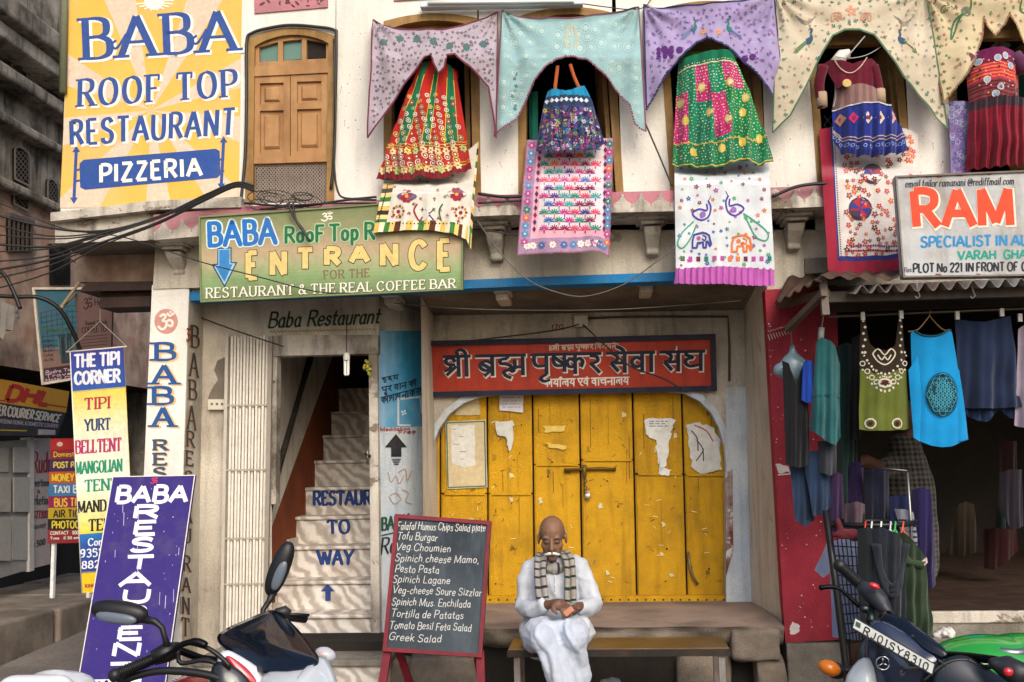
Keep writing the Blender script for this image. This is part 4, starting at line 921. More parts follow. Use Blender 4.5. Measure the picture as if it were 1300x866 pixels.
# ------------------------------------------------------------------ red side wall and its concrete base
RW = thing('red_side_wall', 'peeling crimson painted wall with concrete base between porch and clothes shop', 'wall', P(1015, 850, -.05).xy.to_3d())
mb = MB(); pslab(mb, [(971, 368), (1062, 362), (1074, 812), (997, 816)], -.05, .12); mb.build('wall_face', 'red_wall', RW)
mb = MB(); a = P(997, 816, -.05); b = P(1076, 812, -.05); mb.box((a.x, -.085, -.05), (b.x + .1, .25, a.z)); o = mb.build('wall_base', 'concrete', RW); bevel(o, .01, 2)
mb = MB(); M = planemap(-.05); wt = lin('#d8cfc8')
for k in range(70):
    x = il([(0, 975), (.3, 990), (1, 1050)], random.random()**1.6); y = random.uniform(400, 800); disc(mb, M, x + (y - 400)*.05, y, random.uniform(.3, 1.1), wt, .001, 5)
poly(mb, M, ragged([(1003, 797), (1007, 790), (1014, 793), (1016, 801), (1009, 806), (1003, 804)], 1.2, 3), wt, .001)
for k in range(9): x = 975 + k*3.4; stroke(mb, M, [(x, 425 - k*.8), (x + 2.5, 432 - k*1.2)], .7, wt, .001); stroke(mb, M, [(x, 420 - k), (x + 3, 421 - k)], .6, wt, .001)
stroke(mb, M, [(988, 603), (1020, 600)], 1.6, wt, .001); poly(mb, M, ragged([(985, 588), (1000, 592), (1002, 598), (988, 602)], 1, 3), wt, .001)
mb.build('paint_flakes', 'print', RW)
# ================================================================== sign boards
def board(name, label, cat, quad, Ys, thick, mat, colfn=None, nu=8, nv=24, group=None, bev=.004):
    """flat board through the photo quad TL,TR,BR,BL at depths Ys=(top,bottom)"""
    c = [P(*quad[0], Ys[0]), P(*quad[1], Ys[0]), P(*quad[2], Ys[1]), P(*quad[3], Ys[1])]
    M = polymap(c[0], c[1], c[3]); n = (c[1]-c[0]).cross(c[3]-c[0]).normalized(); n = n if n.y > 0 else -n
    th = thing(name, label, cat, (c[2] + c[3])/2, group)
    mb = MB(); c = [M(*q, 0) for q in quad]
    if colfn:
        mb.grid(lambda u, v: M(lerp(lerp(quad[0][0], quad[1][0], u), lerp(quad[3][0], quad[2][0], u), v), lerp(lerp(quad[0][1], quad[1][1], u), lerp(quad[3][1], quad[2][1], u), v), .001), nu, nv, colfn)
    mb.slab(c, thick, lin(colfn(.5, 1.0)) if False else (colfn(.5, .99) if colfn else WHITE), n)
    o = mb.build('board', mat, th)
    return th, o, M
def mixc(a, b, t): t = max(0, min(1, t)); a, b = lin(a), lin(b); return tuple(lerp(x, y, t) for x, y in zip(a, b))
def rampc(stops, v):
    for (p0, c0), (p1, c1) in zip(stops, stops[1:]):
        if v <= p1: return mixc(c0, c1, (v - p0)/(p1 - p0))
    return lin(stops[-1][1])
def frame_strip(th, M, quad, w, mat, depth, name='frame', out=0):
    TL, TR, BR, BL_ = quad
    cx, cy = sum(p[0] for p in quad)/4, sum(p[1] for p in quad)/4
    inn = []
    for i, p in enumerate(quad):
        a = quad[i-1]; b = quad[(i+1) % 4]
        da = ((a[0]-p[0]), (a[1]-p[1])); db = ((b[0]-p[0]), (b[1]-p[1])); la, lb = math.hypot(*da), math.hypot(*db)
        inn.append((p[0] + da[0]/la*w + db[0]/lb*w, p[1] + da[1]/la*w + db[1]/lb*w))
    for i in range(4):
        j = (i + 1) % 4; mb = MB(); f = [M(*quad[i], depth), M(*quad[j], depth), M(*inn[j], depth), M(*inn[i], depth)]
        n = (M(*quad[i], 0) - M(*quad[i], 1)); mb.slab(f, depth + .01, WHITE, n); o = mb.build(name, mat, th); bevel(o, .003, 1)
# ---- green entrance board
Q = [(253, 275), (588, 251), (588, 368), (255, 384)]
g = [(0, '#6f7a52'), (.25, '#8a8a62'), (.48, '#b29a7c'), (.62, '#a3a27a'), (.78, '#7f9a68'), (1, '#69784e')]
th, o, M = board('entrance_sign_board', 'long green tin sign board pointing down to the entrance, hung from the pink ledge', 'sign', Q, (-.40, -.38), .03, 'paint', lambda u, v: rampc(g, v + .04*math.sin(u*5)))
frame_strip(th, M, Q, 2.0, 'green_board', .012)
mb = MB(); dkb = lin('#2a2a22')
text(mb, M, 'BABA', [(264, 284), (349, 279), (350, 308), (265, 312)], 6.2, 4.6, 0, layers=[(3.6, 0, 0, lin('#cfe0dc'), .002), (0, 0, 0, lin('#1f6bb8'), .0045)], space=.18)
text(mb, M, 'RooF Top R', [(362, 289), (475, 283), (475, 303), (362, 308)], 4, 3, 0, layers=[(3, 0, 0, lin('#a9c49a'), .002), (0, 0, 0, lin('#1f6a44'), .0045)], space=.2, word=.3)
text(mb, M, ['om'], [(408, 271), (423, 270), (423, 280), (408, 281)], 1.7, col='#e6e2cf')
Z = lambda x, y: (240 + x/3.608, 240 + y/3.608)
for ch, x0, x1, y0, y1 in (('E', 258, 322, 282, 418), ('N', 368, 452, 277, 403), ('T', 490, 576, 268, 376), ('R', 616, 698, 263, 357), ('A', 734, 828, 252, 344), ('N', 872, 962, 242, 360), ('C', 1005, 1092, 232, 374), ('E', 1134, 1204, 227, 379)):
    k = -8; text(mb, M, ch, [Z(x0+8, y0+12), Z(x1-8, y0+9), Z(x1-8, y1-12), Z(x0+8, y1-9)], 7.6, 6.2, 0, layers=[(1.6, 0, 0, dkb, .002), (0, 0, 0, lin('#d8c07a'), .0045)], cap=False)
text(mb, M, 'FOR THE', [Z(615, 375), Z(826, 365), Z(826, 402), Z(618, 413)], 1.9, 1, .07, col='#7d6248', space=.2)
text(mb, M, 'RESTAURANT & THE REAL COFFEE BAR', [Z(78, 455), Z(1220, 412), Z(1220, 452), Z(78, 500)], 2.1, .8, .1, layers=[(.8, .5, .5, lin('#4f5638'), .002), (0, 0, 0, lin('#e8e2d2'), .004)], space=.2, word=.3)
a = lambda pts, c, h: poly(mb, M, [Z(x, y) for x, y in pts], lin(c), h)
a([(130, 270), (195, 267), (195, 335), (222, 335), (163, 452), (103, 345), (130, 342)], '#1b3f68', .002); a([(135, 276), (190, 273), (190, 340), (213, 341), (163, 440), (113, 350), (135, 348)], '#9cc4dc', .0035); a([(139, 280), (186, 277), (186, 345), (200, 346), (163, 425), (122, 354), (139, 352)], '#2f80c0', .005)
mb.build('lettering', 'print', th)
mb = MB(); M2 = planemap(YA - .002)
text(mb, M2, 'Baba Restaurant', [(341, 397), (483, 391), (481, 410), (340, 416)], 3.2, 1.6, 0, .18, col='#14382c', space=.1, nib=.7)
for k in range(30): stroke(mb, M2, [(343 + k*4.5, 420 - k*.1), (346 + k*4.5, 422 - k*.1)], 1.2, lin('#8a7a3a'), .002)
o2 = mb.build('wall_lettering', 'print', BL)
# ---- red Devanagari board
Q = [(541, 433), (908, 424), (910, 496), (540, 504)]
th, o, M = board('red_hindi_sign_board', 'red signboard with Hindi lettering in a dark navy frame above the yellow door', 'sign', Q, (YB - .10, YB - .03), .03, 'sign_red', None)
frame_strip(th, M, Q, 6.5, 'sign_navy', .02)
mb = MB()
text(mb, M, ['shri', ' ', 'bra', 'hma', ' ', 'pu', 'shka', 'ra', ' ', 'se', 'vaa', ' ', 'san', 'gha'], [(561, 453), (891, 446), (891, 471), (562, 479)], 5.0, 3.4, 0, layers=[(1.8, .9, .9, lin('#d9d4ca'), .002), (0, 0, 0, lin('#23283c'), .0045)], word=.16, cap=False)
text(mb, M, ['kaa', 'ryaa', 'la', 'ya', ' ', 'ee', 'vam', ' ', 'vaa', 'cha', 'naa', 'la', 'ya'], [(690, 482), (797, 479), (797, 488), (690, 491)], 1.7, None, 0, col='#e0dbd0', word=.25)
text(mb, M, ['||', 'shri', ' ', 'bra', 'hma', ' ', 'pu', 'shka', 'ra', ' ', 'vi', 'ja', 'ya', 'te', '||'], [(697, 439), (785, 436), (785, 442), (697, 445)], 1.2, None, 0, col='#cdbfae', word=.2)
mb.build('lettering', 'print', th)
mb = MB(); text(mb, planemap(YB - .002), '170', [(700, 413), (715, 412), (715, 417), (700, 418)], 1.2, col='#7a2418'); mb.build('house_number', 'print', BL)
# junction box and its conduit on the porch wall
jb = thing('junction_box', 'grey electrical junction box on the porch wall above the red sign', 'electrical box', P(738, 414, YB))
mb = MB(); pslab(mb, [(729, 401), (746, 400), (746, 414), (729, 415)], YB - .05, .05, lin('#b5aea2')); bevel(mb.build('box', 'plastic', jb), .006, 2)
mb = MB(); mb.tube([P(x, y, YB - .02) for x, y in ((746, 404), (800, 402), (924, 402), (926, 440), (926, 484))], .009, lin('#4a4238'), 6); mb.build('conduit', 'plastic', jb, True)
mb = MB(); mb.tube([P(x, y, YB - .19) for x, y in catmull([(735, 412), (700, 420), (620, 430), (552, 438)], 4)], .006, lin('#22201e'), 5); mb.tube([P(x, y, YB - .19) for x, y in catmull([(740, 412), (770, 440), (800, 465), (840, 480), (865, 494)], 4)], .006, lin('#1c1a18'), 5); mb.build('wire', 'plastic', jb, True)
sw = thing('switch_board', 'small white switch board on the pier by the folded gate', 'electrical box', P(276, 515, YA - .02))
mb = MB(); pslab(mb, [(264, 507), (287, 507), (286, 520), (264, 520)], YA - .04, .04, lin('#cfc8b8')); bevel(mb.build('box', 'plastic', sw), .005, 2)
mb = MB(); M2 = planemap(YA - .04); [disc(mb, M2, 269 + k*6.5, 513, 1.7, lin('#6b6255'), .003, 8) for k in range(3)]; mb.build('switches', 'print', sw)
# bare plaster patch on the pier and painted notes on the pier strips (flat wear on the wall)
mb = MB(); M2 = planemap(YA - .001); poly(mb, M2, [(289, 452), (276, 458), (272, 470), (277, 482), (270, 492), (266, 500), (264, 507), (289, 507)], lin('#7d756a'), .002); mb.build('bare_patch', 'stone', BL)
mb = MB(); M2 = (lambda x, y, h: Msp(x, y, h + .006)); nv = '#1c3550'
text(mb, M2, ['ha', 'da', 'ya'], [(484, 480), (504, 476), (504, 482), (484, 486)], 1.3, col=nv); text(mb, M2, ['pa' if 0 else 'pu', 'ra', ' ', 'vaa', 'na', ' ', 'kii'], [(484, 492), (527, 483), (527, 490), (484, 499)], 1.5, col=nv, word=.3)
text(mb, M2, ['ko', 'sha', 'sha', ' ', 'naa', ' ', 'ka', 'ra', '!'], [(483, 505), (534, 492), (534, 500), (483, 513)], 1.6, col=nv, word=.12)
stroke(mb, M2, [(505, 506), (505, 540), (520, 540)], 2.5, lin('#c5ced4'), .002); stroke(mb, M2, [(505, 507), (533, 504), (535, 524)], 2.5, lin('#c5ced4'), .002); flower(mb, M2, 512, 524, 4, lin('#d5dade'), None, 4)
dk = lin('#26262c'); poly(mb, M2, [(502, 551), (516, 568), (509, 568), (509, 580), (496, 580), (496, 568), (488, 568)], dk)
for k in range(4): stroke(mb, M2, [(497 + k, 583 + k*2.2), (508 - k, 583 + k*2.2)], 1.1, dk, .002)
text(mb, M2, 'Meditation', [(482, 543), (520, 542), (520, 546), (482, 547)], 1, col='#9a3a34'); text(mb, M2, 'Free', [(505, 547), (527, 545), (527, 550), (505, 551)], 1, col='#9a3a34')
for pts in ([(492, 600), (496, 612), (502, 604), (506, 614), (512, 604)], [(505, 600), (514, 596), (516, 610), (522, 598)], [(494, 630), (502, 626), (508, 634), (500, 640), (494, 632)], [(510, 622), (518, 626), (514, 636), (522, 640)]):
    stroke(mb, M2, catmull(pts, 4), 1.4, lin('#b59c8c'), .002, smooth=True)
text(mb, M2, "BABA's", [(484, 658), (524, 652), (524, 668), (484, 673)], 3, 2, 0, col='#1d4a34'); stroke(mb, M2, [(484, 680), (505, 675)], 1.5, lin('#1d4a34')); text(mb, M2, 'Rest', [(482, 684), (518, 678), (516, 698), (482, 704)], 2.6, 1.4, 0, .15, col='#22262a')
mb.build('wall_lettering', 'print', BL)
# ---- shop board at the right
Q = [(1136, 224), (1348, 215), (1352, 350), (1146, 353)]
th, o, M = board('tailor_sign_board', 'grey rusty tin sign board with big red letters above the clothes shop awning', 'sign', Q, (-.80, -.84), .05, 'sign_grey')
frame_strip(th, M, Q, 2.2, 'tin_sheet', .012)
mb = MB()
text(mb, M, 'email tailor ramanani @rediffmail.com', [(1149, 229), (1287, 225), (1287, 234), (1149, 238)], 1.5, .8, 0, .15, col='#2c3440', word=.3)
text(mb, M, 'RAM', [(1156, 243), (1284, 240), (1286, 286), (1160, 288)], 11, 9.6, 0, layers=[(3, 1, 1, lin('#e4d9c8'), .002), (0, 0, 0, lin('#d8492c'), .0045)], space=.16, cap=False)
text(mb, M, 'SPECIALIST IN ALL', [(1169, 301), (1312, 298), (1312, 311), (1169, 314)], 3.2, 2.6, 0, col='#2a83b8', word=.3, cap=False)
text(mb, M, 'VARAH .GHAT', [(1216, 319), (1312, 317), (1312, 328), (1216, 330)], 2.8, 2.3, 0, col='#23907f', word=.4, cap=False)
text(mb, M, 'PLOT No.221.IN FRONT OF', [(1159, 335), (1292, 333), (1292, 344), (1159, 346)], 2.4, 2, 0, col='#222733', word=.3, cap=False); text(mb, M, 'C', [(1297, 333), (1303, 333), (1303, 344), (1297, 344)], 2.4, 2, 0, col='#222733')
text(mb, M, 'Res', [(1148, 340), (1157, 339), (1157, 345), (1148, 346)], .9, col='#3a3f48')
for k in range(16): x = random.choice([random.uniform(1140, 1350), random.uniform(1140, 1350)]); leaf(mb, M, x, random.choice([226 - (x - 1140)*.04, 349]), random.uniform(1.5, 5), random.uniform(-.3, .3), lin('#7d4e38'), .002)
mb.build('lettering', 'print', th)
# ---- purple leaning board
Q = [(143, 605), (248, 603), (206, 900), (92, 905)]
th, o, M = board('purple_sign_board', 'tall purple board with white lettering leaning on the pillar', 'sign', Q, (-.16, -.62), .02, 'paint', lambda u, v: lin('#2f2070'))
frame_strip(th, M, Q, 1.1, 'wall_white', .006)
mb = MB(); wl = '#e6e4ee'
rows = [('BABA', 148, 238, 617, 637), ('R', 169, 202, 642, 657), ('E', 169, 199, 662, 678), ('S', 166, 196, 683, 699), ('T', 160, 195, 706, 722), ('A', 153, 192, 727, 743), ('U', 155, 192, 748, 764), ('R', 150, 187, 770, 788), ('E', 148, 182, 796, 811), ('N', 142, 180, 816, 832), ('T', 138, 178, 842, 858)]
for s, x0, x1, y0, y1 in rows:
    sk = (y1 - y0)*.17; text(mb, M, s, [(x0 + sk/2, y0 + 1), (x1 + sk/2, y0), (x1 - sk/2, y1), (x0 - sk/2, y1 + 1)], 5.6 if s != 'BABA' else 5.6, 4.4, 0, col=wl, cap=False, space=.16)
text(mb, M, ['om'], [(192, 607), (201, 607), (200, 614), (191, 614)], 1.3, col='#c0364a')
poly(mb, M, [(106, 863), (180, 862), (176, 884), (102, 886)], lin(wl), .002); text(mb, M, 'WAY', [(118, 866), (164, 865), (161, 880), (115, 881)], 5, 4, 0, col='#23212c', h=.004)
for k in range(46):
    v = random.random(); x = lerp(lerp(148, 100, v), lerp(243, 205, v), random.random()); y = lerp(612, 890, v); stroke(mb, M, [(x, y), (x - random.uniform(0, .8), y + random.choice([1, 1, 1, 2, 9, 16]))], random.uniform(.5, .9), lin('#b9b4d4'), .002)
mb.build('lettering', 'print', th)
# ---- tipi banner
gb = [(0, '#3a3a94'), (.165, '#2a56a6'), (.166, '#e9cc50'), (.22, '#e4d67a'), (.34, '#dfe0c2'), (.55, '#dfe6d6'), (.66, '#e6e0a0'), (.755, '#e9cf45'), (.757, '#2377b8'), (.80, '#27509a'), (.915, '#2b3f88'), (.917, '#e6c420'), (1, '#e6c420')]
Q = [(89, 447), (157, 441), (172, 748), (105, 753)]
th, o, M = board('tent_banner', 'long narrow hanging banner listing tents, blue head and yellow body', 'banner', Q, (.22, .26), .006, 'print', lambda u, v: rampc(gb, v), 6, 160)
mb = MB()
def bq(x0, x1, y0, y1, s=.07): return [(x0, y0 + (105 - x0)*s*0), (x1, y0 - (x1 - x0)*s), (x1, y1 - (x1 - x0)*s), (x0, y1)]
wl = '#e8eaf4'
for s, x0, x1, y0, y1, c, w, t, sf in (('THE TIPI', 95, 152, 451, 466, wl, 3.4, 2.6, 0), ('CORNER', 95, 152, 473, 488, wl, 3.6, 2.8, 0), ('TIPI', 108, 140, 506, 520, '#b03048', 3, 1.3, .1), ('YURT', 108, 140, 533, 547, '#2f3a6e', 2.6, 1.2, .1), ('BELLTENT', 96, 154, 560, 576, '#b02a6a', 2.8, 1.2, .1), ('MANGOLIAN', 96, 155, 587, 602, '#1e8a68', 2.6, 1.1, .1), ('TENT', 108, 150, 610, 624, '#1e8a68', 2.8, 1.2, .1), ('MANDALA', 99, 160, 637, 651, '#1c1c20', 2.6, 1.1, .1), ('TENT', 113, 152, 660, 674, '#1c1c20', 2.8, 1.2, .1), ('Contact', 112, 150, 684, 693, wl, 1.8, 1, .05), ('9352671', 102, 152, 698, 708, wl, 2, 1.2, .04), ('8824511', 104, 154, 713, 722, wl, 2, 1.2, .04), ('KING', 108, 121, 742, 746, '#b03038', 1.2, 1, 0)):
    text(mb, M, s, bq(x0, x1, y0, y1), w, t, sf, col=c, space=.14)
mb.build('lettering', 'print', th)
mb = MB(); a, b, c = P(84, 447, .22), P(161, 440, .22), P(127, 408, .2); mb.tube([a, b], .006, lin('#d8d4cc'), 6); mb.tube([P(89, 447, .22), P(104, 753, .26)], .004, lin('#e4e2dc'), 5); mb.build('rod', 'plastic', th, True)
mb = MB(); mb.tube([a, c], .0022, lin('#b9b2a4'), 4); mb.tube([b, c], .0022, lin('#b9b2a4'), 4); mb.tube([c, P(127, 378, .2)], .0022, lin('#b9b2a4'), 4); mb.build('string', 'plastic', th)
# ---- menu chalkboard on its easel
CB = [(502, 653), (624, 662), (612, 835), (486, 827)]; ya, yb2 = -.70, -.90
th, o, M = board('menu_chalkboard', 'black menu chalkboard in a maroon frame on an easel, menu written in chalk', 'chalkboard', CB, (ya, yb2), .02, 'slate')
frame_strip(th, M, CB, 5, 'maroon_wood', .014)
mb = MB(); ck = '#c2c2be'
menu = [('Falafal Humus Chips Salad plate', 504, 616, 664, 676), ('Tofu Burgar', 504, 555, 677, 684), ('Veg.Choumien', 502, 572, 690, 701), ('Spinich.cheese Mamo,', 501, 608, 705, 714), ('Pesto Pasta', 501, 557, 718, 726), ('Spinich Lagane', 498, 571, 731, 741), ('Veg-cheese Soure Sizzlar', 498, 611, 745, 759), ('Spinich Mus. Enchilada', 497, 597, 760, 773), ('Tortilla de Patatas', 496, 588, 775, 787), ('Tomato Besil Feta Salad', 494, 598, 790, 803), ('Greek Salad', 493, 560, 805, 815)]
for s, x0, x1, y0, y1 in menu:
    d = (y1 - y0)*.55; text(mb, M, s, [(x0 + 1, y0 - 1.5), (x1, y0 + d*.45 - 1), (x1, y0 + d*.45 + 8), (x0, y0 + 8)], 0.9, None, 0, .16, col=ck, jitter=.1, space=.12, word=.35)
mb.build('chalk_writing', 'print', th)
mb = MB(); a, b = M(489, 826, -.01), M(610, 834, -.01)
mb.bar(M(493, 812, -.03), Vector((a.x - .06, a.y - .10, 0)), .045, .03); mb.build('leg', 'maroon_wood', th)
mb = MB(); mb.bar(M(609, 826, -.03), Vector((b.x + .02, b.y - .10, 0)), .045, .03); mb.build('leg', 'maroon_wood', th)
mb = MB(); mb.bar(M(497, 800, -.03), Vector((a.x + .14, a.y + .42, 0)), .04, .03); mb.build('leg', 'maroon_wood', th)
mb = MB(); mb.bar(M(600, 800, -.03), Vector((b.x + .0, b.y + .34, 0)), .04, .03); mb.build('leg', 'maroon_wood', th)
# ---- hanging energy saving bulb, tube light
bu = thing('hanging_bulb', 'white energy saving bulb hanging in the stair doorway', 'light bulb', P(440, 476, YA - .12))
mb = MB(); c = P(440, 452, YA - .12); mb.lathe(c + Vector((0, 0, -.03)), (0, 0, 1), [(0, .022), (.03, .024), (.05, .018), (.055, .001)], lin('#d8d4cc')); mb.build('cap', 'plastic', bu, True)
mb = MB()
for dx in (-.011, .011): mb.tube([c + Vector((dx, 0, -.03)), c + Vector((dx, 0, -.125)), c + Vector((dx*.3, 0, -.135))], .0095, lin('#f2f0ea'), 8)
mb.build('tube', 'plastic', bu, True)
mb = MB(); mb.tube([c + Vector((0, 0, .02)), P(440, 424, YA - .12), P(440, 405, YA - .06)], .004, lin('#2a2624'), 5); mb.build('cord', 'plastic', bu)
ga = thing('garland_scrap', 'small dried yellow green garland hanging on the door frame', 'garland', P(466, 475, YA - .07)); mb = MB()
for k in range(22): mb.ell(P(466 + random.uniform(-4, 4), 458 + random.uniform(0, 18), YA - .07), (.012, .012, .012), lin(random.choice(['#8a8a2a', '#6a7a2a', '#b9a23a', '#4e5a22'])), 6, 4)
mb.build('flowers', 'cloth', ga, True)
tl = thing('tube_light', 'long tube light fitting on the wall above the hangings', 'light fitting', P(637, 8, -.04))
mb = MB(); a, b = P(534, 8, -.06), P(740, 4, -.06); mb.bar(a, b, .045, .07, lin('#c9d4d6')); bevel(mb.build('housing', 'plastic', tl), .008, 2)
mb = MB(); mb.tube([a + Vector((.06, -.05, -.002)), b + Vector((-.06, -.05, -.002))], .013, lin('#eef2f2'), 10); mb.build('tube', 'plastic', tl, True)
mb = MB(); mb.tube([P(x, y, -.05) for x, y in catmull([(740, 5), (770, 9), (800, 12), (822, 6), (840, -30)], 4)], .004, lin('#3a3632'), 5); mb.build('wire', 'plastic', tl)
# ================================================================== hanging textiles
def cloth(name, label, cat, cols, Y, amp=.02, freq=.25, bulge=0.0, colfn=None, nu=48, nv=24, group=None, mat='cloth', seed=0, grow=True, parent=None, pull=0):
    """cols: (x_top, y_top, x_bottom, y_bottom) columns from left to right, in photo pixels on the plane Y"""
    xs = [c[0] for c in cols] + [c[2] for c in cols]; x0, x1 = min(xs), max(xs); ys = [c[1] for c in cols] + [c[3] for c in cols]; y0, y1 = min(ys), max(ys)
    def disp(x, y):
        t = (x - x0)/(x1 - x0)*2 - 1; v = (y - y0)/(y1 - y0); gr = (.25 + .75*v) if grow else 1
        w = math.sin(x*freq + seed + 2.2*noise.noise(Vector((x*.02, y*.012, seed)))) + .5*math.sin(x*freq*2.1 + seed*2 + y*.01)
        e = 0
        for (cx, cy, sg) in ((cols[0][0], cols[0][1], 1), (cols[-1][0], cols[-1][1], -1)) if pull else ():      # creases radiating from the pinned corners
            r = math.hypot(x - cx, y - cy); e += math.sin(13*math.atan2(y - cy, sg*(x - cx)) + seed)*min(1, r/14)*math.exp(-r/75)
        return pull*e - bulge*(1 - t*t) + amp*gr*(w*.7 + 1.1*noise.noise(Vector((x*.03, y*.03, seed + 9))))
    YY = Y if callable(Y) else (lambda x, y: Y)
    def M(x, y, h): p = P(x, y, YY(x, y)); return Vector((p.x, p.y + disp(x, y) - h*.5, p.z))
    M.sub = 5
    def col_at(u):
        k = u*(len(cols) - 1); i = min(int(k), len(cols) - 2); t = k - i; return [lerp(a, b, t) for a, b in zip(cols[i], cols[i+1])]
    def xy(u, v): c = col_at(u); return lerp(c[0], c[2], v), lerp(c[1], c[3], v)
    mb = MB(); mb.grid(lambda u, v: M(*xy(u, v), 0), nu, nv, (lambda u, v: colfn(u, v, *xy(u, v))) if colfn else WHITE)
    if parent is None:
        cm = cols[len(cols)//2]; th = thing(name, label, cat, P(cm[2], cm[3], YY(cm[2], cm[3])), group); o = mb.build('fabric', mat, th, True)
    else: th = parent; o = mb.build(name, mat, parent, True)
    return th, M, (lambda u, v: xy(u, v)), o
def edge(mb, M, cols, col, w, side='b', h=.005, dash=None):
    if side == 'b': pts = [(c[2], c[3]) for c in cols]
    elif side == 't': pts = [(c[0], c[1]) for c in cols]
    elif side == 'l': pts = [(cols[0][0], cols[0][1]), (cols[0][2], cols[0][3])]
    else: pts = [(cols[-1][0], cols[-1][1]), (cols[-1][2], cols[-1][3])]
    if dash:
        i = 0; pos = []
        for a, b in zip(pts, pts[1:]):
            n = max(1, int(math.hypot(b[0]-a[0], b[1]-a[1])/dash)); pos += [(lerp(a[0], b[0], k/n), lerp(a[1], b[1], k/n)) for k in range(n)]
        for p in pos: disc(mb, M, p[0], p[1] + random.uniform(-.5, .8), w*.7, col, h, 6)
    else: stroke(mb, M, pts, w, col, h, smooth=True, cap=False)
def inside(cols, x, y, m=3):
    pts = [(c[0], c[1]) for c in cols] + [(c[2], c[3]) for c in cols][::-1]; n = len(pts); r = False
    for i in range(n):
        (xa, ya), (xb, yb) = pts[i], pts[i-1]
        if (ya > y) != (yb > y) and x < (xb - xa)*(y - ya)/(yb - ya) + xa: r = not r
        dx, dy = xb - xa, yb - ya; t = max(0, min(1, ((x-xa)*dx + (y-ya)*dy)/(dx*dx + dy*dy + 1e-9)))
        if math.hypot(x - xa - t*dx, y - ya - t*dy) < m: return False
    return r
def scatter(cols, n, m=4, mind=5):
    xs = [c[0] for c in cols] + [c[2] for c in cols]; ys = [c[1] for c in cols] + [c[3] for c in cols]; out = []; tries = 0
    while len(out) < n and tries < n*40:
        tries += 1; x, y = random.uniform(min(xs), max(xs)), random.uniform(min(ys), max(ys))
        if inside(cols, x, y, m) and all((x-a)**2 + (y-b)**2 > mind*mind for a, b in out): out.append((x, y))
    return out
def sprig(mb, M, x, y, s, col, col2=None, h=.005):
    a = random.uniform(0, 6.28); stroke(mb, M, [(x, y), (x + s*math.cos(a), y + s*math.sin(a))], .7, col, h)
    for k in (-1, 1): leaf(mb, M, x + s*.6*math.cos(a + .6*k), y + s*.6*math.sin(a + .6*k), s*.34, a + .6*k, col, h)
    disc(mb, M, x + s*math.cos(a), y + s*math.sin(a), s*.22, col2 or col, h + .001, 7)
def peacock(mb, M, x, y, s, f, body, tail, line, h=.006):
    T = lambda p: [(x + f*a*s, y + b*s) for a, b in p]
    stroke(mb, M, T(catmull([(.1, -1.0), (.25, -.8), (.15, -.5), (.3, -.1), (.1, .3), (-.2, .35)], 4)), s*.22, body, h, smooth=True)
    poly(mb, M, T([(-.3, -.05), (.2, -.3), (.36, 0), (.2, .4), (-.2, .45)]), body, h)
    poly(mb, M, T([(-.1, .3), (-.35, .1), (-1.3, .9), (-1.5, 1.3), (-1.1, 1.3)]), tail, h)
    for k in range(3): stroke(mb, M, T([(-.2, .25), (-1.1 - .12*k, .9 + .15*k)]), s*.06, line, h + .001)
    stroke(mb, M, T([(.1, -1.0), (.35, -.95)]), s*.1, line, h); stroke(mb, M, T([(.0, .4), (.05, .75)]), s*.07, line, h)
    for k in (-1, 0, 1): stroke(mb, M, T([(.1, -1.1), (.05 + .12*k, -1.35)]), s*.05, line, h)
def elephant(mb, M, x, y, s, f, line, fill=None, h=.006):
    T = lambda p: [(x + f*a*s, y + b*s) for a, b in p]
    o = [(-1, .9), (-1, .1), (-.8, -.6), (0, -.8), (.5, -.75), (.9, -.5), (1.0, 0), (1.15, .5), (1.0, .75), (.8, .3), (.6, .2), (.55, .9), (.25, .9), (.2, .3), (-.4, .35), (-.5, .9)]
    stroke(mb, M, T(o + o[:1]), s*.22, line, h); stroke(mb, M, T(catmull([(.2, -.5), (.55, -.3), (.4, .1), (.15, -.1)], 4)), s*.16, line, h, smooth=True)
    disc(mb, M, x - f*.3*s, y - .2*s, s*.25, fill or line, h, 7)
def toran(i, label, cols, base, base2, border, paint, Y=-.19, amp=.026, dash=None, bw=2.2):
    th, M, xy, o = cloth('arched_door_hanging', label, 'textile', cols, (lambda x, y: il([(0, -.03), (30, -.05), (75, Y), (200, Y)], y)), amp, .11, .03, pull=.022, colfn=lambda u, v, x, y: mixc(base, base2, .5 + .5*noise.noise(Vector((x*.05, y*.05, i)))), nu=110, nv=44, group='embroidered arched hangings over the windows', seed=i*1.7, grow=True)
    mb = MB(); paint(mb, M, cols)
    mb.build('embroidery', 'cloth', th, kind='stuff')
    mb = MB(); b = lin(border)
    edge(mb, M, cols, b, bw, 'b', .006, dash); edge(mb, M, cols, b, bw*.7, 't', .006); edge(mb, M, cols, b, bw*.8, 'l', .006); edge(mb, M, cols, b, bw*.8, 'r', .006)
    mb.build('trim', 'cloth', th, kind='stuff')
T1 = [(474, 25, 467, 176), (485, 32, 487, 148), (500, 37, 503, 125), (520, 40, 524, 96), (535, 41, 540, 75), (545, 41, 549, 71), (550, 41, 552, 84), (556, 41, 558, 95), (562, 40, 565, 88), (567, 39, 568, 72), (576, 37, 578, 70), (590, 33, 594, 84), (605, 28, 608, 97), (618, 22, 620, 110), (626, 18, 627, 150), (632, 15, 630, 176)]
def p1(mb, M, c):
    for x, y in scatter(c, 210, 4, 5.2): sprig(mb, M, x, y, random.uniform(2, 4.2), lin(random.choice(['#5d5560', '#6b4f5e', '#4f5c68', '#7a5a66'])), lin(random.choice(['#7d5a68', '#4d7070', '#5d5560'])))
    for k in range(7): flower(mb, M, 488 + k*21, 56 - 6*math.sin(k), 5, lin('#3f6a68'), lin('#8a3f52'), 8, .006)
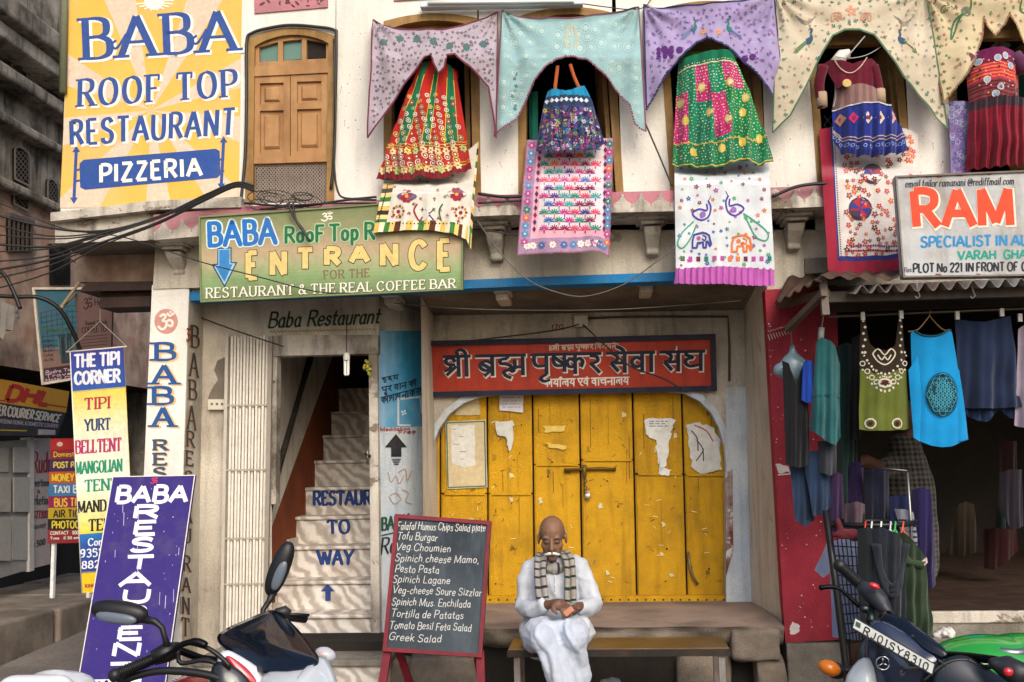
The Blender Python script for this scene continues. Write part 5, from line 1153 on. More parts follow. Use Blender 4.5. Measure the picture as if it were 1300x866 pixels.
toran(1, 'grey mauve embroidered arched cloth with a central tab, over the red skirt', T1, '#aa9fa8', '#9c9099', '#6a2f44', p1, Y=-.30)
T2 = [(638, 14, 628, 173), (645, 18, 640, 164), (655, 21, 657, 150), (672, 24, 678, 105), (688, 26, 693, 86), (705, 26, 709, 76), (725, 26, 728, 73), (742, 24, 746, 78), (760, 21, 767, 97), (778, 18, 786, 119), (792, 15, 799, 134), (800, 13, 806, 160), (811, 10, 820, 168)]
def p2(mb, M, c):
    g, d = lin('#a9c6c4'), lin('#b3b39c')
    for x, y in scatter(c, 60, 6, 11):
        r = random.uniform(3.5, 6.5); ring(mb, M, x, y, r, .9, g, .005); flower(mb, M, x, y, r*.7, g, d, 6, .005)
    for k in range(9):
        for sgn in (-1, 1): leaf(mb, M, 726 + sgn*(2 + (8 - abs(k - 5))*.7), 36 + k*3.3, 3.2, .5*sgn, d, .006)
    stroke(mb, M, [(726, 30), (726, 66)], 1.4, d, .006)
    for k in range(10): sprig(mb, M, 652 + random.uniform(-3, 3), 90 + k*6, 4, lin(random.choice(['#2f5a62', '#3d6a70', '#8fa6a6'])), None, .006)
toran(2, 'pale turquoise arched cloth with faint flowers, over the patchwork bag', T2, '#94b4b6', '#86a8ac', '#7e4a5e', p2, amp=.022, dash=3)
T3 = [(817, 6, 821, 137), (828, 9, 832, 120), (842, 11, 846, 95), (860, 10, 865, 74), (878, 9, 884, 55), (893, 8, 897, 50), (908, 6, 914, 56), (925, 4, 933, 69), (945, 2, 960, 95), (965, -2, 980, 120), (982, -5, 998, 133)]
def p3(mb, M, c):
    pk, dg, pr = lin('#2a6a66'), lin('#4f5f8a'), lin('#4e2468')
    for f, x in ((1, 880), (-1, 926)): peacock(mb, M, x, 38, 11, f, pk, lin('#6a78a0'), pr)
    for x, y in scatter(c, 170, 4, 5.2): sprig(mb, M, x, y, random.uniform(2.5, 4.5), lin(random.choice(['#8a66a8', '#7a5a98', '#8f6ab0', '#6a5f98'])), lin(random.choice(['#8f3f7a', '#4e2468'])))
    for k in range(9): disc(mb, M, 836 + (k % 3)*8, 64 + (k//3)*5, 3, pr, .006)
    for x in (843, 862, 850, 945, 955): disc(mb, M, x, 68 + random.uniform(-4, 8), 4.5, pr, .007, 9)
    for x in (892, 912): flower(mb, M, x, 43, 4, lin('#d0924a'), None, 5, .007)
toran(3, 'lilac arched cloth with facing peacocks and fringed edge, over the green skirt', T3, '#9f92b6', '#9084aa', '#2f2f5c', p3, dash=2.6)
T4 = [(986, -6, 981, 168), (996, -4, 1003, 147), (1012, -3, 1024, 108), (1030, -3, 1042, 70), (1046, -3, 1056, 47), (1062, -3, 1071, 40), (1085, -3, 1090, 39), (1102, -3, 1108, 47), (1118, -3, 1126, 69), (1134, -4, 1148, 102), (1150, -5, 1170, 127), (1162, -6, 1188, 150), (1173, -8, 1204, 162)]
def p4(mb, M, c):
    gr, rs, bl = lin('#3f7a5a'), lin('#c58a72'), lin('#2f5066')
    for f, x, y in ((-1, 1026, 52), (1, 1144, 52)): peacock(mb, M, x, y, 13, -f, bl, gr, lin('#7a6a4a'))
    for f, x in ((1, 1060), (-1, 1098)): elephant(mb, M, x, 24, 6, f, rs)
    flower(mb, M, 1079, 17, 8, rs, None, 5, .006)
    for x in (1022, 1146):
        for k in range(3): stroke(mb, M, catmull([(x - 13 + 3*k, 22 + 4*k), (x, 30 + 2*k), (x + 13 - 3*k, 22 + 4*k)], 4), .9, lin('#7f7a72'), .006, smooth=True)
    for k in range(len(c) - 1):
        for t in (.2, .6):
            x, y = lerp(c[k][2], c[k+1][2], t), lerp(c[k][3], c[k+1][3], t) - 9; sprig(mb, M, x, y, 4.5, gr, lin(random.choice(['#2f5066', '#b0685a'])), .006)
    for k in range(15): sprig(mb, M, 993 + k*12, 4, 4, gr, lin('#2f5066'), .006)
    for k in range(11): sprig(mb, M, 992 + random.uniform(-2, 2), 14 + k*12, 3.6, gr, lin('#b0685a'), .006); sprig(mb, M, 1175 + k*2, 12 + k*12, 3.6, gr, lin('#b0685a'), .006)
    for x, y in scatter(c, 110, 6, 6): sprig(mb, M, x, y, 3, lin(random.choice(['#8aa07a', '#b98a78', '#7f8a86'])))
toran(4, 'cream arched cloth with green peacocks and elephants, over the maroon blouse', T4, '#c4b9a4', '#b5a992', '#4a6a52', p4, amp=.014)
T5 = [(1176, -8, 1196, 132), (1190, -8, 1204, 122), (1206, -8, 1222, 100), (1222, -8, 1237, 74), (1234, -8, 1245, 48), (1240, -8, 1248, 23), (1250, -8, 1254, 36), (1261, -8, 1263, 46), (1270, -8, 1273, 33), (1276, -8, 1279, 20), (1286, -8, 1288, 36), (1298, -8, 1300, 60), (1318, -8, 1325, 100), (1345, -8, 1352, 130)]
def p5(mb, M, c):
    gr = lin('#3f6a44')
    stroke(mb, M, catmull([(1228, -4), (1230, 14), (1216, 26), (1212, 40), (1206, 52), (1210, 30), (1218, 22)], 4), 2.2, gr, .006, smooth=True); disc(mb, M, 1224, 18, 7, lin('#6a6a5a'), .006)
    stroke(mb, M, catmull([(1296, -4), (1294, 14), (1304, 20)], 4), 2.2, gr, .006, smooth=True)
    for x, y in scatter(c, 110, 4, 6): sprig(mb, M, x, y, random.uniform(2.5, 4.5), lin(random.choice(['#3f7a4a', '#8a7a5a', '#b0685a', '#5a8a5a'])), lin(random.choice(['#b0503a', '#3f5a44', '#c08a4a'])), .006)
    for k in range(11): sprig(mb, M, 1183 + k*1.6, 4 + k*11, 4, gr, lin('#b0503a'), .006)
    text(mb, M, 'CFM', [(1194, 10), (1213, 8), (1213, 15), (1194, 17)], 1, col='#5a5a48', h=.006)
toran(5, 'straw coloured arched cloth with green vines, at the corner above the crimson dress', T5, '#c3b494', '#b5a584', '#8a6a4a', p5, dash=2.8)
# ------------------------------------------------------------------ flat textiles hung over the ledge
GL = 'embroidered textiles hung below the window sills'
def drape(y0, front): return lambda x, y: il([(0, -.03), (y0 - 16, -.06), (y0 - 2, front), (500, front)], y)     # over the sill, down the ledge face
# 1 white with striped border
C1 = [(492, 206, 474, 296), (515, 205, 497, 294), (540, 205, 525, 292), (565, 203, 552, 293), (588, 196, 575, 297), (605, 182, 592, 304), (608, 180, 598, 317)]
def c1(u, v, x, y):
    if v > .86: return lin(['#d9b45e', '#e9dcc0', '#3f7a3a', '#e0c070', '#5a3424', '#e9dcc0'][int(u*22) % 6])
    if u < .10 or u > .90: return lin(['#d9b45e', '#3a2c22', '#e0c88a', '#3f7a3a', '#e9dcc0'][int(v*16) % 5])
    return lin('#d6d0c4')
th, M, xy, o = cloth('embroidered_hanging', 'white embroidered cloth with chequered yellow and green border, over the green entrance sign', 'textile', C1, drape(247, -.43), .012, .2, .01, c1, 88, 64, GL, seed=3)
mb = MB(); rd, gn, bl = lin('#9a2a3a'), lin('#2f6a3a'), lin('#3a3a6a')
for x, y in ((517, 250), (580, 247)): disc(mb, M, x, y, 13, lin('#6a5a7a'), .006, 12, 5); flower(mb, M, x, y, 9, rd, lin('#d9a23a'), 8, .007, .5)
for x, y in ((506, 269), (585, 270)):
    for k in range(10): a = k*.628; disc(mb, M, x + 7*math.cos(a), y + 7*math.sin(a), 1.8, lin('#c08a2a' if k % 2 else '#7a3a2a'), .006, 6)
    disc(mb, M, x, y, 2.5, rd, .006)
stroke(mb, M, catmull([(530, 260), (526, 268), (532, 280), (536, 276)], 4), 2, rd, .006, smooth=True); stroke(mb, M, catmull([(562, 260), (558, 268), (560, 280)], 4), 2, gn, .006, smooth=True); poly(mb, M, [(540, 266), (552, 266), (546, 273), (552, 280), (540, 280), (546, 273)], bl, .006)
for x, y in scatter(C1, 26, 16, 9): sprig(mb, M, x, y, 4, random.choice([rd, gn, bl]), random.choice([rd, lin('#d9a23a')]))
for k in range(20): disc(mb, M, 494 + k*4.6, 284, 1, lin('#2c2622'), .006, 5); disc(mb, M, 492 - k*.6, 236 + k*2.4, 1, lin('#2c2622'), .006, 5)
mb.build('embroidery', 'cloth', th, kind='stuff')
# 2 pink with flower rows
C2 = [(669, 178, 657, 324), (690, 178, 680, 322), (724, 177, 724, 321), (750, 177, 752, 319), (762, 176, 762, 320), (779, 175, 773, 326)]
def c2(u, v, x, y):
    if u < .13 or u > .90 or v > .86: return mixc('#9a7a9a', '#a88aa6', noise.noise(Vector((x*.2, y*.2, 0))) + .5)
    if u < .2 or u > .86 or v > .80: return lin('#d9a3b4')
    return lin('#d8ccd1')
th, M, xy, o = cloth('embroidered_hanging', 'pink and mauve embroidered cloth with rows of small bright flowers, below the bag', 'textile', C2, drape(238, -.38), .010, .15, .012, c2, 70, 60, GL, seed=5)
mb = MB(); pal = ['#c23a8a', '#e0703a', '#2f8a7a', '#5a3a8a', '#3a6ab0', '#8a2a5a', '#d94a6a', '#4aa0a0']
for r in range(11):
    for k in range(6):
        x, y = 691 + k*13 + (6 if r % 2 else 0), 190 + r*10.2
        if x > 757: continue
        c = lin(random.choice(pal))
        for q in range(7): an = math.pi + q*math.pi/6; stroke(mb, M, [(x + 1.5*math.cos(an), y + 1.5*math.sin(an)), (x + 6*math.cos(an), y + 5.4*math.sin(an))], 1.5, c, .006)
        leaf(mb, M, x, y + 3, 2.4, 1.57, lin(random.choice(pal)), .006)
        if random.random() < .7: disc(mb, M, x + 6.5, y - 4, 1.1, lin(random.choice(pal)), .006, 5)
for k in range(13):
    for u in (.065, .945): x, y = xy(u, .05 + k*.07); flower(mb, M, x, y, 5, lin(random.choice(['#4a8ab8', '#d9704a', '#2f7a6a', '#c9c0d0', '#b04a8a'])), lin('#e0d0b0'), 6, .006)
    x, y = xy(.1 + k*.066, .93); flower(mb, M, x, y, 5, lin(random.choice(['#4a8ab8', '#e0d8d0', '#3a6aa0', '#8a4a9a'])), lin('#d9a0a0'), 7, .006)
    for u in (.165, .88): x, y = xy(u, .04 + k*.062); poly(mb, M, [(x, y - 4), (x + 2.4, y), (x, y + 4), (x - 2.4, y)], lin(random.choice(['#8a2a4a', '#5a2a5a'])), .006)
edge(mb, M, C2, lin('#8a5a6a'), 1.6, 'b', .006); edge(mb, M, C2, lin('#8a5a6a'), 1.2, 'l', .006); edge(mb, M, C2, lin('#8a5a6a'), 1.2, 'r', .006)
mb.build('embroidery', 'cloth', th, kind='stuff')
# 3 white peacock cloth with ruffle
C3 = [(856, 206, 858, 343), (880, 206, 884, 342), (910, 206, 915, 341), (945, 205, 950, 342), (976, 200, 983, 343)]
th, M, xy, o = cloth('embroidered_hanging', 'white cloth with embroidered peacocks and elephants and a magenta ruffle', 'textile', C3, drape(234, -.37), .012, .12, .015, lambda u, v, x, y: lin('#cdd2d6'), 60, 50, GL, seed=8)
mb = MB(); pu, og, gn = lin('#4a429a'), lin('#d9763a'), lin('#3f9a7a')
for f, x, y in ((1, 893, 268), (-1, 930, 262)):
    stroke(mb, M, catmull([(x + f*6, y - 12), (x + f*9, y - 4), (x + f*6, y + 8), (x - f*4, y + 12), (x - f*14, y + 4), (x - f*6, y - 2), (x + f*4, y + 0), (x + f*4, y - 8)], 4), 2.2, pu, .006, smooth=True); disc(mb, M, x - f*1, y + 5, 4, lin('#8a6ab0'), .006)
    stroke(mb, M, [(x + f*6, y - 12), (x + f*9, y - 18)], 1, pu, .006)
stroke(mb, M, catmull([(880, 282), (866, 296), (860, 310), (866, 316), (876, 304), (884, 286)], 4), 1.8, gn, .006, smooth=True); stroke(mb, M, catmull([(944, 272), (956, 280), (974, 296), (972, 306), (960, 302), (950, 284), (944, 272)], 4), 1.8, gn, .006, smooth=True)
elephant(mb, M, 890, 305, 11, 1, pu, lin('#b05a8a')); elephant(mb, M, 941, 309, 12, 1, og)
for x, y in scatter(C3, 90, 5, 8): flower(mb, M, x, y, random.uniform(1.6, 3.4), lin(random.choice(['#b04a9a', '#2f8a8a', '#d9763a', '#8a3a5a', '#3a5ab0', '#4aa06a'])), None, 5, .005)
for k in range(12): poly(mb, M, [(864 + k*10, 326), (869 + k*10, 326), (869 + k*10, 332), (864 + k*10, 332)], lin(random.choice(['#6a2a4a', '#d9763a', '#2f7a6a', '#b04a9a'])), .006)
mb.build('embroidery', 'cloth', th, kind='stuff')
CR = [(858, 341, 856, 360), (884, 340, 884, 361), (915, 339, 917, 361), (950, 340, 951, 363), (983, 341, 984, 363)]
cloth('ruffle', None, None, CR, -.385, .016, .75, .015, lambda u, v, x, y: lin('#b85fae'), 120, 6, parent=th, grow=False)
# 4 red border cloth
C4 = [(1040, 164, 1051, 343), (1056, 162, 1066, 348), (1090, 160, 1096, 348), (1120, 162, 1125, 346), (1150, 164, 1146, 342), (1166, 170, 1160, 336)]
def c4(u, v, x, y): return lin('#9a2a3e') if (u < .17 or v > .91) else (lin('#3a3a7a') if (u < .20 or v > .885) else lin('#d2cac4'))
th, M, xy, o = cloth('embroidered_hanging', 'white embroidered cloth with wide crimson border and wheel motifs', 'textile', C4, drape(227, -.38), .014, .14, .02, c4, 70, 60, GL, seed=13)
mb = MB(); rd, bl = lin('#b0323e'), lin('#33408a')
for x, y, r in ((1106, 222, 13), (1091, 266, 15)):
    disc(mb, M, x, y, r, lin('#4a3a4a'), .006, 16)
    for k in range(8): a = k*.785; poly(mb, M, [(x, y), (x + (r - 2)*math.cos(a), y + (r - 2)*math.sin(a)), (x + (r - 2)*math.cos(a + .75), y + (r - 2)*math.sin(a + .75))], rd if k % 2 else bl, .008)
for x, y in scatter(C4, 190, 6, 5):
    u = (x - 1045)/115
    if x < 1070 or y > 326: continue
    flower(mb, M, x, y, random.uniform(2.5, 4.5), lin(random.choice(['#c03a44', '#b0323e', '#d9704a', '#5a2a3a', '#8a4a5a', '#c0586a'])), lin('#e0c060'), 5, .005)
for k in range(24): disc(mb, M, 1074 + k*3, 313, 1.4, rd if k % 2 else bl, .006, 5); disc(mb, M, 1074 + k*3, 319, 1.6, lin('#5a2a3a') if k % 2 else rd, .006, 5)
for k in range(56): x, y = xy(.185, k/56*.9); disc(mb, M, x + 3, y, .9, lin('#2c2a4a'), .006, 5)
mb.build('embroidery', 'cloth', th, kind='stuff')
# 5 lilac strip beside the last dress
C5 = [(1205, 129, 1207, 222), (1217, 129, 1219, 222), (1230, 129, 1232, 222)]
th, M, xy, o = cloth('embroidered_hanging', 'narrow lilac printed cloth hanging beside the crimson dress', 'textile', C5, -.10, .006, .2, .01, lambda u, v, x, y: lin('#7f78a6'), 16, 40, GL, seed=17)
mb = MB()
for x, y in scatter(C5, 70, 2, 4): ring(mb, M, x, y, random.uniform(1.5, 3.5), .8, lin(random.choice(['#aeb0cc', '#5a4a8a', '#8a5a9a'])), .005, 8)
mb.build('embroidery', 'cloth', th, kind='stuff')
# ------------------------------------------------------------------ garments hung in the windows
GG = 'garments displayed in the windows'
S1 = [(537, 92, 478, 228), (545, 88, 500, 232), (553, 86, 520, 235), (561, 86, 540, 230), (568, 87, 558, 234), (575, 90, 577, 226), (581, 97, 599, 215)]
def cs1(u, v, x, y):
    if v > .93: return lin('#7a1420')
    if v > .72: return lin('#a82a22')
    g = (.10 < u < .24) or (.44 < u < .54) or (.74 < u < .90)
    return lin('#1f6a4a') if g else lin('#b3261f')
th, M, xy, o = cloth('gathered_skirt', 'red and green mirrorwork skirt hanging in the window', 'skirt', S1, -.11, .03, .32, .14, cs1, 90, 50, GG, seed=21)
mb = MB(); pal = ['#dcd4be', '#c9b45a', '#c4cabb', '#b8483a', '#7a9a6a']
for r in range(13):
    v = .30 + .68*r/13
    for k in range(int(6 + r*.45)):
        u = (k + .5 + (.5 if r % 2 else 0))/(6.5 + r*.45)
        if u > .97 or u < .03: continue
        x, y = xy(u, v); rr = 1.6 + 1.9*v; c = lin(random.choice(pal))
        if v > .70 and r % 3 == 0: flower(mb, M, x, y, rr*1.5, lin(random.choice(['#d9d07a', '#e0cfa0', '#a8c07a'])), lin('#a82a22'), 6, .008, .45)
        else: ring(mb, M, x, y, rr, 1.1, c, .008, 10); disc(mb, M, x, y, rr*.4, lin('#e9e6da'), .008, 6)
for v in (.71, .735, .90, .925): stroke(mb, M, [xy(k/40, v) for k in range(41)], .9, lin('#d9b04a'), .008, smooth=True, cap=False)
for u in (.10, .24, .44, .54, .74, .90): stroke(mb, M, [xy(u, .12 + .58*k/12) for k in range(13)], .7, lin('#d9c24a'), .008, smooth=True, cap=False)
mb.build('embroidery', 'cloth', th, kind='stuff')
CW = [(534, 88, 534, 98), (545, 85, 545, 95), (556, 84, 556, 94), (568, 85, 568, 95), (581, 90, 582, 100)]
cloth('waistband', None, None, CW, -.15, .008, .5, .05, lambda u, v, x, y: lin('#8a1a1c'), 30, 4, parent=th)
# bag
SB = [(691, 134, 680, 190), (696, 120, 690, 196), (706, 118, 705, 197), (718, 122, 722, 197), (730, 119, 740, 195), (742, 114, 755, 192), (752, 132, 768, 184)]
def cbag(u, v, x, y):
    if y < 127: return lin('#1f86b0')
    if y < 140: return lin('#2a3a5a')
    return lin(random.choice(['#3a3f7a', '#4a2a6a', '#2f5a8a', '#343464', '#5a3a6a', '#274a6a']))
th, M, xy, o = cloth('patchwork_bag', 'colourful patchwork shoulder bag with orange straps hanging in the window', 'bag', SB, -.14, .025, .4, .10, cbag, 60, 36, None, seed=25)
mb = MB()
for x, y in scatter(SB, 330, 2, 2.6):
    if y < 142: continue
    c = lin(random.choice(['#a83a7a', '#b8a8c0', '#3a8aa8', '#b09a4a', '#6a3a92', '#c0c0cc', '#2f6a90', '#8a2f58', '#5f8a44', '#26244a', '#1f2f5a'])); t = random.random()
    if t < .4: leaf(mb, M, x, y, random.uniform(1.5, 3.2), random.uniform(0, 3), c, .007)
    elif t < .7: disc(mb, M, x, y, random.uniform(.8, 1.9), c, .007, 6)
    elif t < .85: ring(mb, M, x, y, random.uniform(1.5, 2.6), .8, c, .007, 7)
    else: flower(mb, M, x, y, random.uniform(2.4, 3.6), c, lin('#2a2440'), 6, .007)
for k in range(8): stroke(mb, M, [xy(.06 + k*.125, .3 + .08*q) for q in range(9)], .7, lin('#1c1a38'), .009, smooth=True, cap=False)
for k in range(9): x = 695 + k*6.2; poly(mb, M, [(x, 130), (x + 3, 133), (x, 136), (x - 3, 133)], lin('#c9d4dc'), .007)
mb.build('embroidery', 'cloth', th, kind='stuff')
mb = MB()
for a, b, c in (((708, 84), (706, 100), (704, 118)), ((724, 82), (729, 98), (737, 116))):
    mb.tube([P(*p, -.17) for p in catmull([a, b, c], 4)], .013, lin('#b0562a'), 6)
mb.build('strap', 'cloth', th, True)
# green skirt
S3 = [(861, 82, 853, 213), (872, 78, 875, 217), (885, 76, 897, 222), (898, 75, 919, 220), (910, 74, 938, 211), (921, 75, 960, 216), (928, 80, 983, 205)]
def cs3(u, v, x, y):
    if v < .10: return lin('#0f6a4c')
    if v > .78: return lin('#12714a')
    b = [(.0, .16, .32, .78), (.26, .44, .05, .42), (.44, .62, .36, .74), (.66, .95, .0, .34)]
    pk = any(a <= u <= c and d <= v <= e for a, c, d, e in b)
    return lin('#b8286e') if pk else lin('#0e7c5c' if u < .6 else '#157f4a')
th, M, xy, o = cloth('gathered_skirt', 'emerald green and magenta bandhani skirt hanging in the window', 'skirt', S3, -.12, .035, .26, .15, cs3, 96, 60, GG, seed=29)
mb = MB()
for r in range(34):
    v = .08 + .90*r/34
    for k in range(26):
        u = (k + random.random())/26; x, y = xy(min(.98, u), v); disc(mb, M, x, y, random.uniform(.5, .95), lin(random.choice(['#d9e0c0', '#c9d07a', '#e6dcc0', '#8fc0a0'])), .008, 5)
for u, v in ((.06, .40), (.33, .30), (.12, .58), (.40, .52), (.60, .62), (.80, .55), (.72, .30), (.20, .86), (.48, .84), (.72, .82), (.92, .78), (.90, .42)):
    x, y = xy(u, v); disc(mb, M, x, y, 4.6, lin('#c9b04a'), .008, 10, 6); disc(mb, M, x, y, 2.8, lin('#e0cfa0'), .009, 8, 4)
for v in (.78, .985): stroke(mb, M, [xy(k/50, v) for k in range(51)], 1.5, lin('#c9a84a'), .008, smooth=True, cap=False)
stroke(mb, M, [xy(k/20, .1) for k in range(21)], 1.2, lin('#d9d0b0'), .008, smooth=True, cap=False)
mb.build('embroidery', 'cloth', th, kind='stuff')
# maroon blouse with blue skirt
BLS = [(1044, 82, 1060, 118), (1052, 79, 1070, 117), (1068, 84, 1080, 116), (1078, 88, 1090, 116), (1090, 84, 1100, 117), (1102, 79, 1110, 118), (1110, 82, 1117, 122)]
th, M, xy, o = cloth('blouse_and_skirt', 'maroon blouse with coin pendant worn over a royal blue skirt, on a form', 'dress', BLS, -.12, .012, .3, .10, lambda u, v, x, y: lin('#5e1226'), 40, 20, GG, seed=31)
for a, b, c, r in (((1045, 84), (1040, 108), (1044, 136), .05), ((1108, 84), (1114, 106), (1117, 130), .05)):
    mb = MB(); mb.tube([P(*p, -.16) for p in catmull([a, b, c], 4)], [.036, .035, .034, .033, .032, .031, .032, .033, .033], lin('#5a1024'), 10); mb.build('sleeve', 'cloth', th, True)
for x, y in ((1043, 128), (1117, 124)): mb = MB(); mb.tube([P(x - .5, y - 10, -.16), P(x + .5, y + 8, -.16)], .036, lin('#a89078'), 10); mb.build('cuff', 'cloth', th, True)
BB = [(1059, 116, 1056, 142), (1072, 114, 1072, 140), (1090, 113, 1090, 140), (1106, 116, 1108, 142), (1117, 121, 1122, 145)]
_, M2, xy2, o = cloth('waist_panel', None, None, BB, -.13, .008, .3, .10, lambda u, v, x, y: lin('#7d5a5a' if int(u*14) % 2 else '#8a7068'), 30, 8, parent=th)
BS = [(1056, 141, 1057, 180), (1068, 140, 1066, 198), (1080, 139, 1082, 205), (1092, 139, 1104, 208), (1104, 140, 1124, 203), (1114, 142, 1141, 200), (1122, 144, 1155, 189)]
_, M3, xy3, o = cloth('skirt', None, None, BS, -.14, .035, .36, .16, lambda u, v, x, y: lin('#23307e') if v < .9 else lin('#1c2666'), 80, 30, parent=th, seed=33)
mb = MB()
for u, v, c in ((.3, .28, '#b02a5a'), (.65, .32, '#c9c0b0'), (.88, .3, '#c9a0a0'), (.12, .3, '#b07a6a'), (.48, .3, '#c9b8b0')):
    x, y = xy3(u, v); poly(mb, M3, [(x, y - 8), (x + 6, y), (x, y + 8), (x - 6, y)], lin(c), .009); disc(mb, M3, x, y, 2.5, lin('#7a2a5a'), .011, 7)
for v in (.66, .72): stroke(mb, M3, [xy3(k/40, v) for k in range(41)], 1.4, lin('#b09a9a'), .009, smooth=True, cap=False)
for k in range(16): x, y = xy3((k + .5)/16, .82); ring(mb, M3, x, y, 2, .9, lin('#8fa0d0'), .009, 8)
stroke(mb, M3, [xy3(k/20, .02) for k in range(21)], 1.6, lin('#c9c4c0'), .009, smooth=True, cap=False)
c = P(1075, 106, -.25); mb.lathe(c, (0, -1, .1), [(0, .028), (.006, .028), (.008, .02), (.008, .001)], lin('#c0a468'), 16)
stroke(mb, M, catmull([(1056, 80), (1064, 95), (1075, 100), (1086, 94), (1096, 80)], 4), 1.2, lin('#b9ab9a'), .02, smooth=True)
mb.build('embroidery', 'cloth', th, kind='stuff')
mb = MB(); mb.tube([P(1062, 84, -.08), P(1069, 70, -.06), P(1078, 69, -.06)], [.06, .04, .035], lin('#d8d2c8'), 10); mb.build('form_neck', 'plastic', th, True)
mb = MB(); mb.tube([P(x, y, -.16) for x, y in catmull([(1098, 46), (1086, 60), (1070, 78), (1060, 84), (1061, 120), (1058, 136)], 4)], .005, lin('#8a8a8a'), 5); mb.tube([P(x, y, -.14) for x, y in catmull([(1118, 60), (1100, 70), (1080, 74), (1060, 72)], 4)], .004, lin('#8a8a8a'), 5); mb.build('hanger_cord', 'plastic', th)
# crimson dress at the corner
DB = [(1226, 72, 1229, 134), (1238, 70, 1238, 132), (1252, 68, 1250, 130), (1266, 68, 1266, 130), (1280, 70, 1282, 131), (1290, 76, 1294, 133)]
def cdb(u, v, x, y):
    if v < .3: return lin('#6a1a4a' if .2 < u < .8 else '#4a2a5a')
    if v < .62: return lin(['#a8263a', '#d95a3a', '#b02a5a', '#e0763a'][int(v*30) % 4])
    return lin('#5a1a2a' if int(v*26) % 2 else '#7a3a3a')
th, M, xy, o = cloth('crimson_dress', 'crimson gathered dress with mirrored bodice hung at the window corner', 'dress', DB, -.14, .012, .3, .11, cdb, 40, 30, GG, seed=41)
mb = MB()
for x, y in ((1237, 84), (1258, 82), (1268, 79), (1276, 90), (1246, 108), (1256, 126), (1262, 118)): disc(mb, M, x, y, 3.6, lin('#8fa8c0'), .008, 9); ring(mb, M, x, y, 4, 1, lin('#d9c9c0'), .009, 9)
for x, y in scatter(DB, 45, 3, 5): disc(mb, M, x, y, 1.2, lin(random.choice(['#d9a0b0', '#2a2a4a', '#e0a04a'])), .008, 5)
mb.build('mirrorwork', 'cloth', th, kind='stuff')
mb = MB(); mb.tube([P(1288, 72, -.17), P(1296, 80, -.19), P(1300, 92, -.19)], [.05, .045, .05], lin('#5a2a4a'), 10); mb.build('sleeve', 'cloth', th, True); mb = MB(); mb.tube([P(1230, 74, -.17), P(1224, 84, -.19), P(1222, 96, -.19)], [.05, .045, .05], lin('#5a2a4a'), 10); mb.build('sleeve', 'cloth', th, True)
DS = [(1229, 132, 1227, 216), (1245, 131, 1245, 217), (1265, 130, 1268, 218), (1285, 131, 1292, 218), (1296, 133, 1316, 217)]
cloth('skirt', None, None, DS, -.16, .04, .55, .13, lambda u, v, x, y: lin('#3a2a34' if v < .14 else '#7a1428'), 90, 30, parent=th, seed=43)
# green cloth and odds seen inside the windows
for nm, lb, cols, c in (('folded_cloth', 'plain teal cloth hanging inside behind the bag', [(671, 120, 672, 178), (678, 118, 678, 178), (683, 116, 683, 178)], '#1f7a68'), ('folded_cloth', 'dark violet cloth inside beside the green skirt', [(938, 82, 945, 130), (946, 82, 955, 132), (955, 85, 962, 134)], '#2a1a4a'), ('folded_cloth', 'blue printed cloth inside beside the red skirt', [(594, 130, 596, 186), (600, 128, 602, 186), (605, 130, 607, 184)], '#3a3a7a'), ('folded_cloth', 'blue grey cloth roll inside beside the maroon blouse', [(1122, 80, 1124, 160), (1128, 80, 1131, 160), (1135, 84, 1138, 160)], '#3a5260'), ('folded_cloth', 'green and maroon cloth inside the corner window', [(1288, 90, 1286, 128), (1300, 88, 1300, 128), (1318, 88, 1318, 128)], '#1f5a48')):
    cloth(nm, lb, 'textile', cols, .16, .01, .4, .02, (lambda cc: lambda u, v, x, y: lin(cc))(c), 14, 12, None, seed=3)
pk = thing('white_packets', 'stack of white packets on a shelf inside the corner window', 'packets', P(1262, 70, .3)); mb = MB()
for k in range(4): mb.bar(P(1252 + k*6, 69, .3), P(1268 + k*4, 54 + k, .3), .03, .05, lin('#d9e4d6'))
mb.build('packet', 'plastic', pk)
gp = thing('lit_interior_panel', 'lime green plastic sheet inside the window behind the green skirt', 'plastic sheet', P(920, 110, .5)); mb = MB(); pslab(mb, [(862, 60), (960, 55), (965, 130), (862, 130)], .6, .02, lin('#7fb02a')); mb.build('sheet', 'plastic', gp)  # stands in for the lit green interior, its brightness is in the lime colour
# ================================================================== old alley on the left
XO = P(0, 300, 2.6).x
AL = thing('old_stone_house', 'blackened old stone house with latticed niches and bare brick along the alley', 'building', (XO, 4, 0))
zz = lambda px, py: PX(px, py, XO).z
mb = MB(); zA = zz(40, 245); y0, y1 = -2.0, 6.5
mb.quad((XO, y0, zA), (XO, y1, zA), (XO, y1, 9), (XO, y0, 9)); mb.quad((XO, y1, 0), (XO - 3, y1, 0), (XO - 3, y1, 9), (XO, y1, 9)); mb.build('wall', 'old_stone', AL)
zS = zz(40, 470); mb = MB(); mb.quad((XO + .01, y0, zS), (XO + .01, y1, zS), (XO + .01, y1, zA), (XO + .01, y0, zA)); mb.build('brick_wall', 'old_brick', AL)
for (p, q, dep, h, m) in (((0, 22), (60, 96), .42, .22, 'old_stone'), ((0, 52), (60, 112), .3, .16, 'grimy_white'), ((0, 92), (60, 150), .22, .14, 'old_stone'), ((0, 150), (60, 196), .16, .1, 'old_stone'), ((0, 236), (60, 262), .12, .10, 'old_stone')):
    z = (zz(*p) + zz(*q))/2; mb = MB(); mb.box((XO - .05, y0, z - h/2), (XO + dep, y1, z + h/2)); o = mb.build('cornice', m, AL); bevel(o, .03, 2)
def alq(mb, pts, offx, col=WHITE): mb.face([PX(x, y, XO) + Vector((offx, 0, 0)) for x, y in pts], col)
def Ma(x, y, h): return PX(x, y, XO) + Vector((.012 + h, 0, 0))
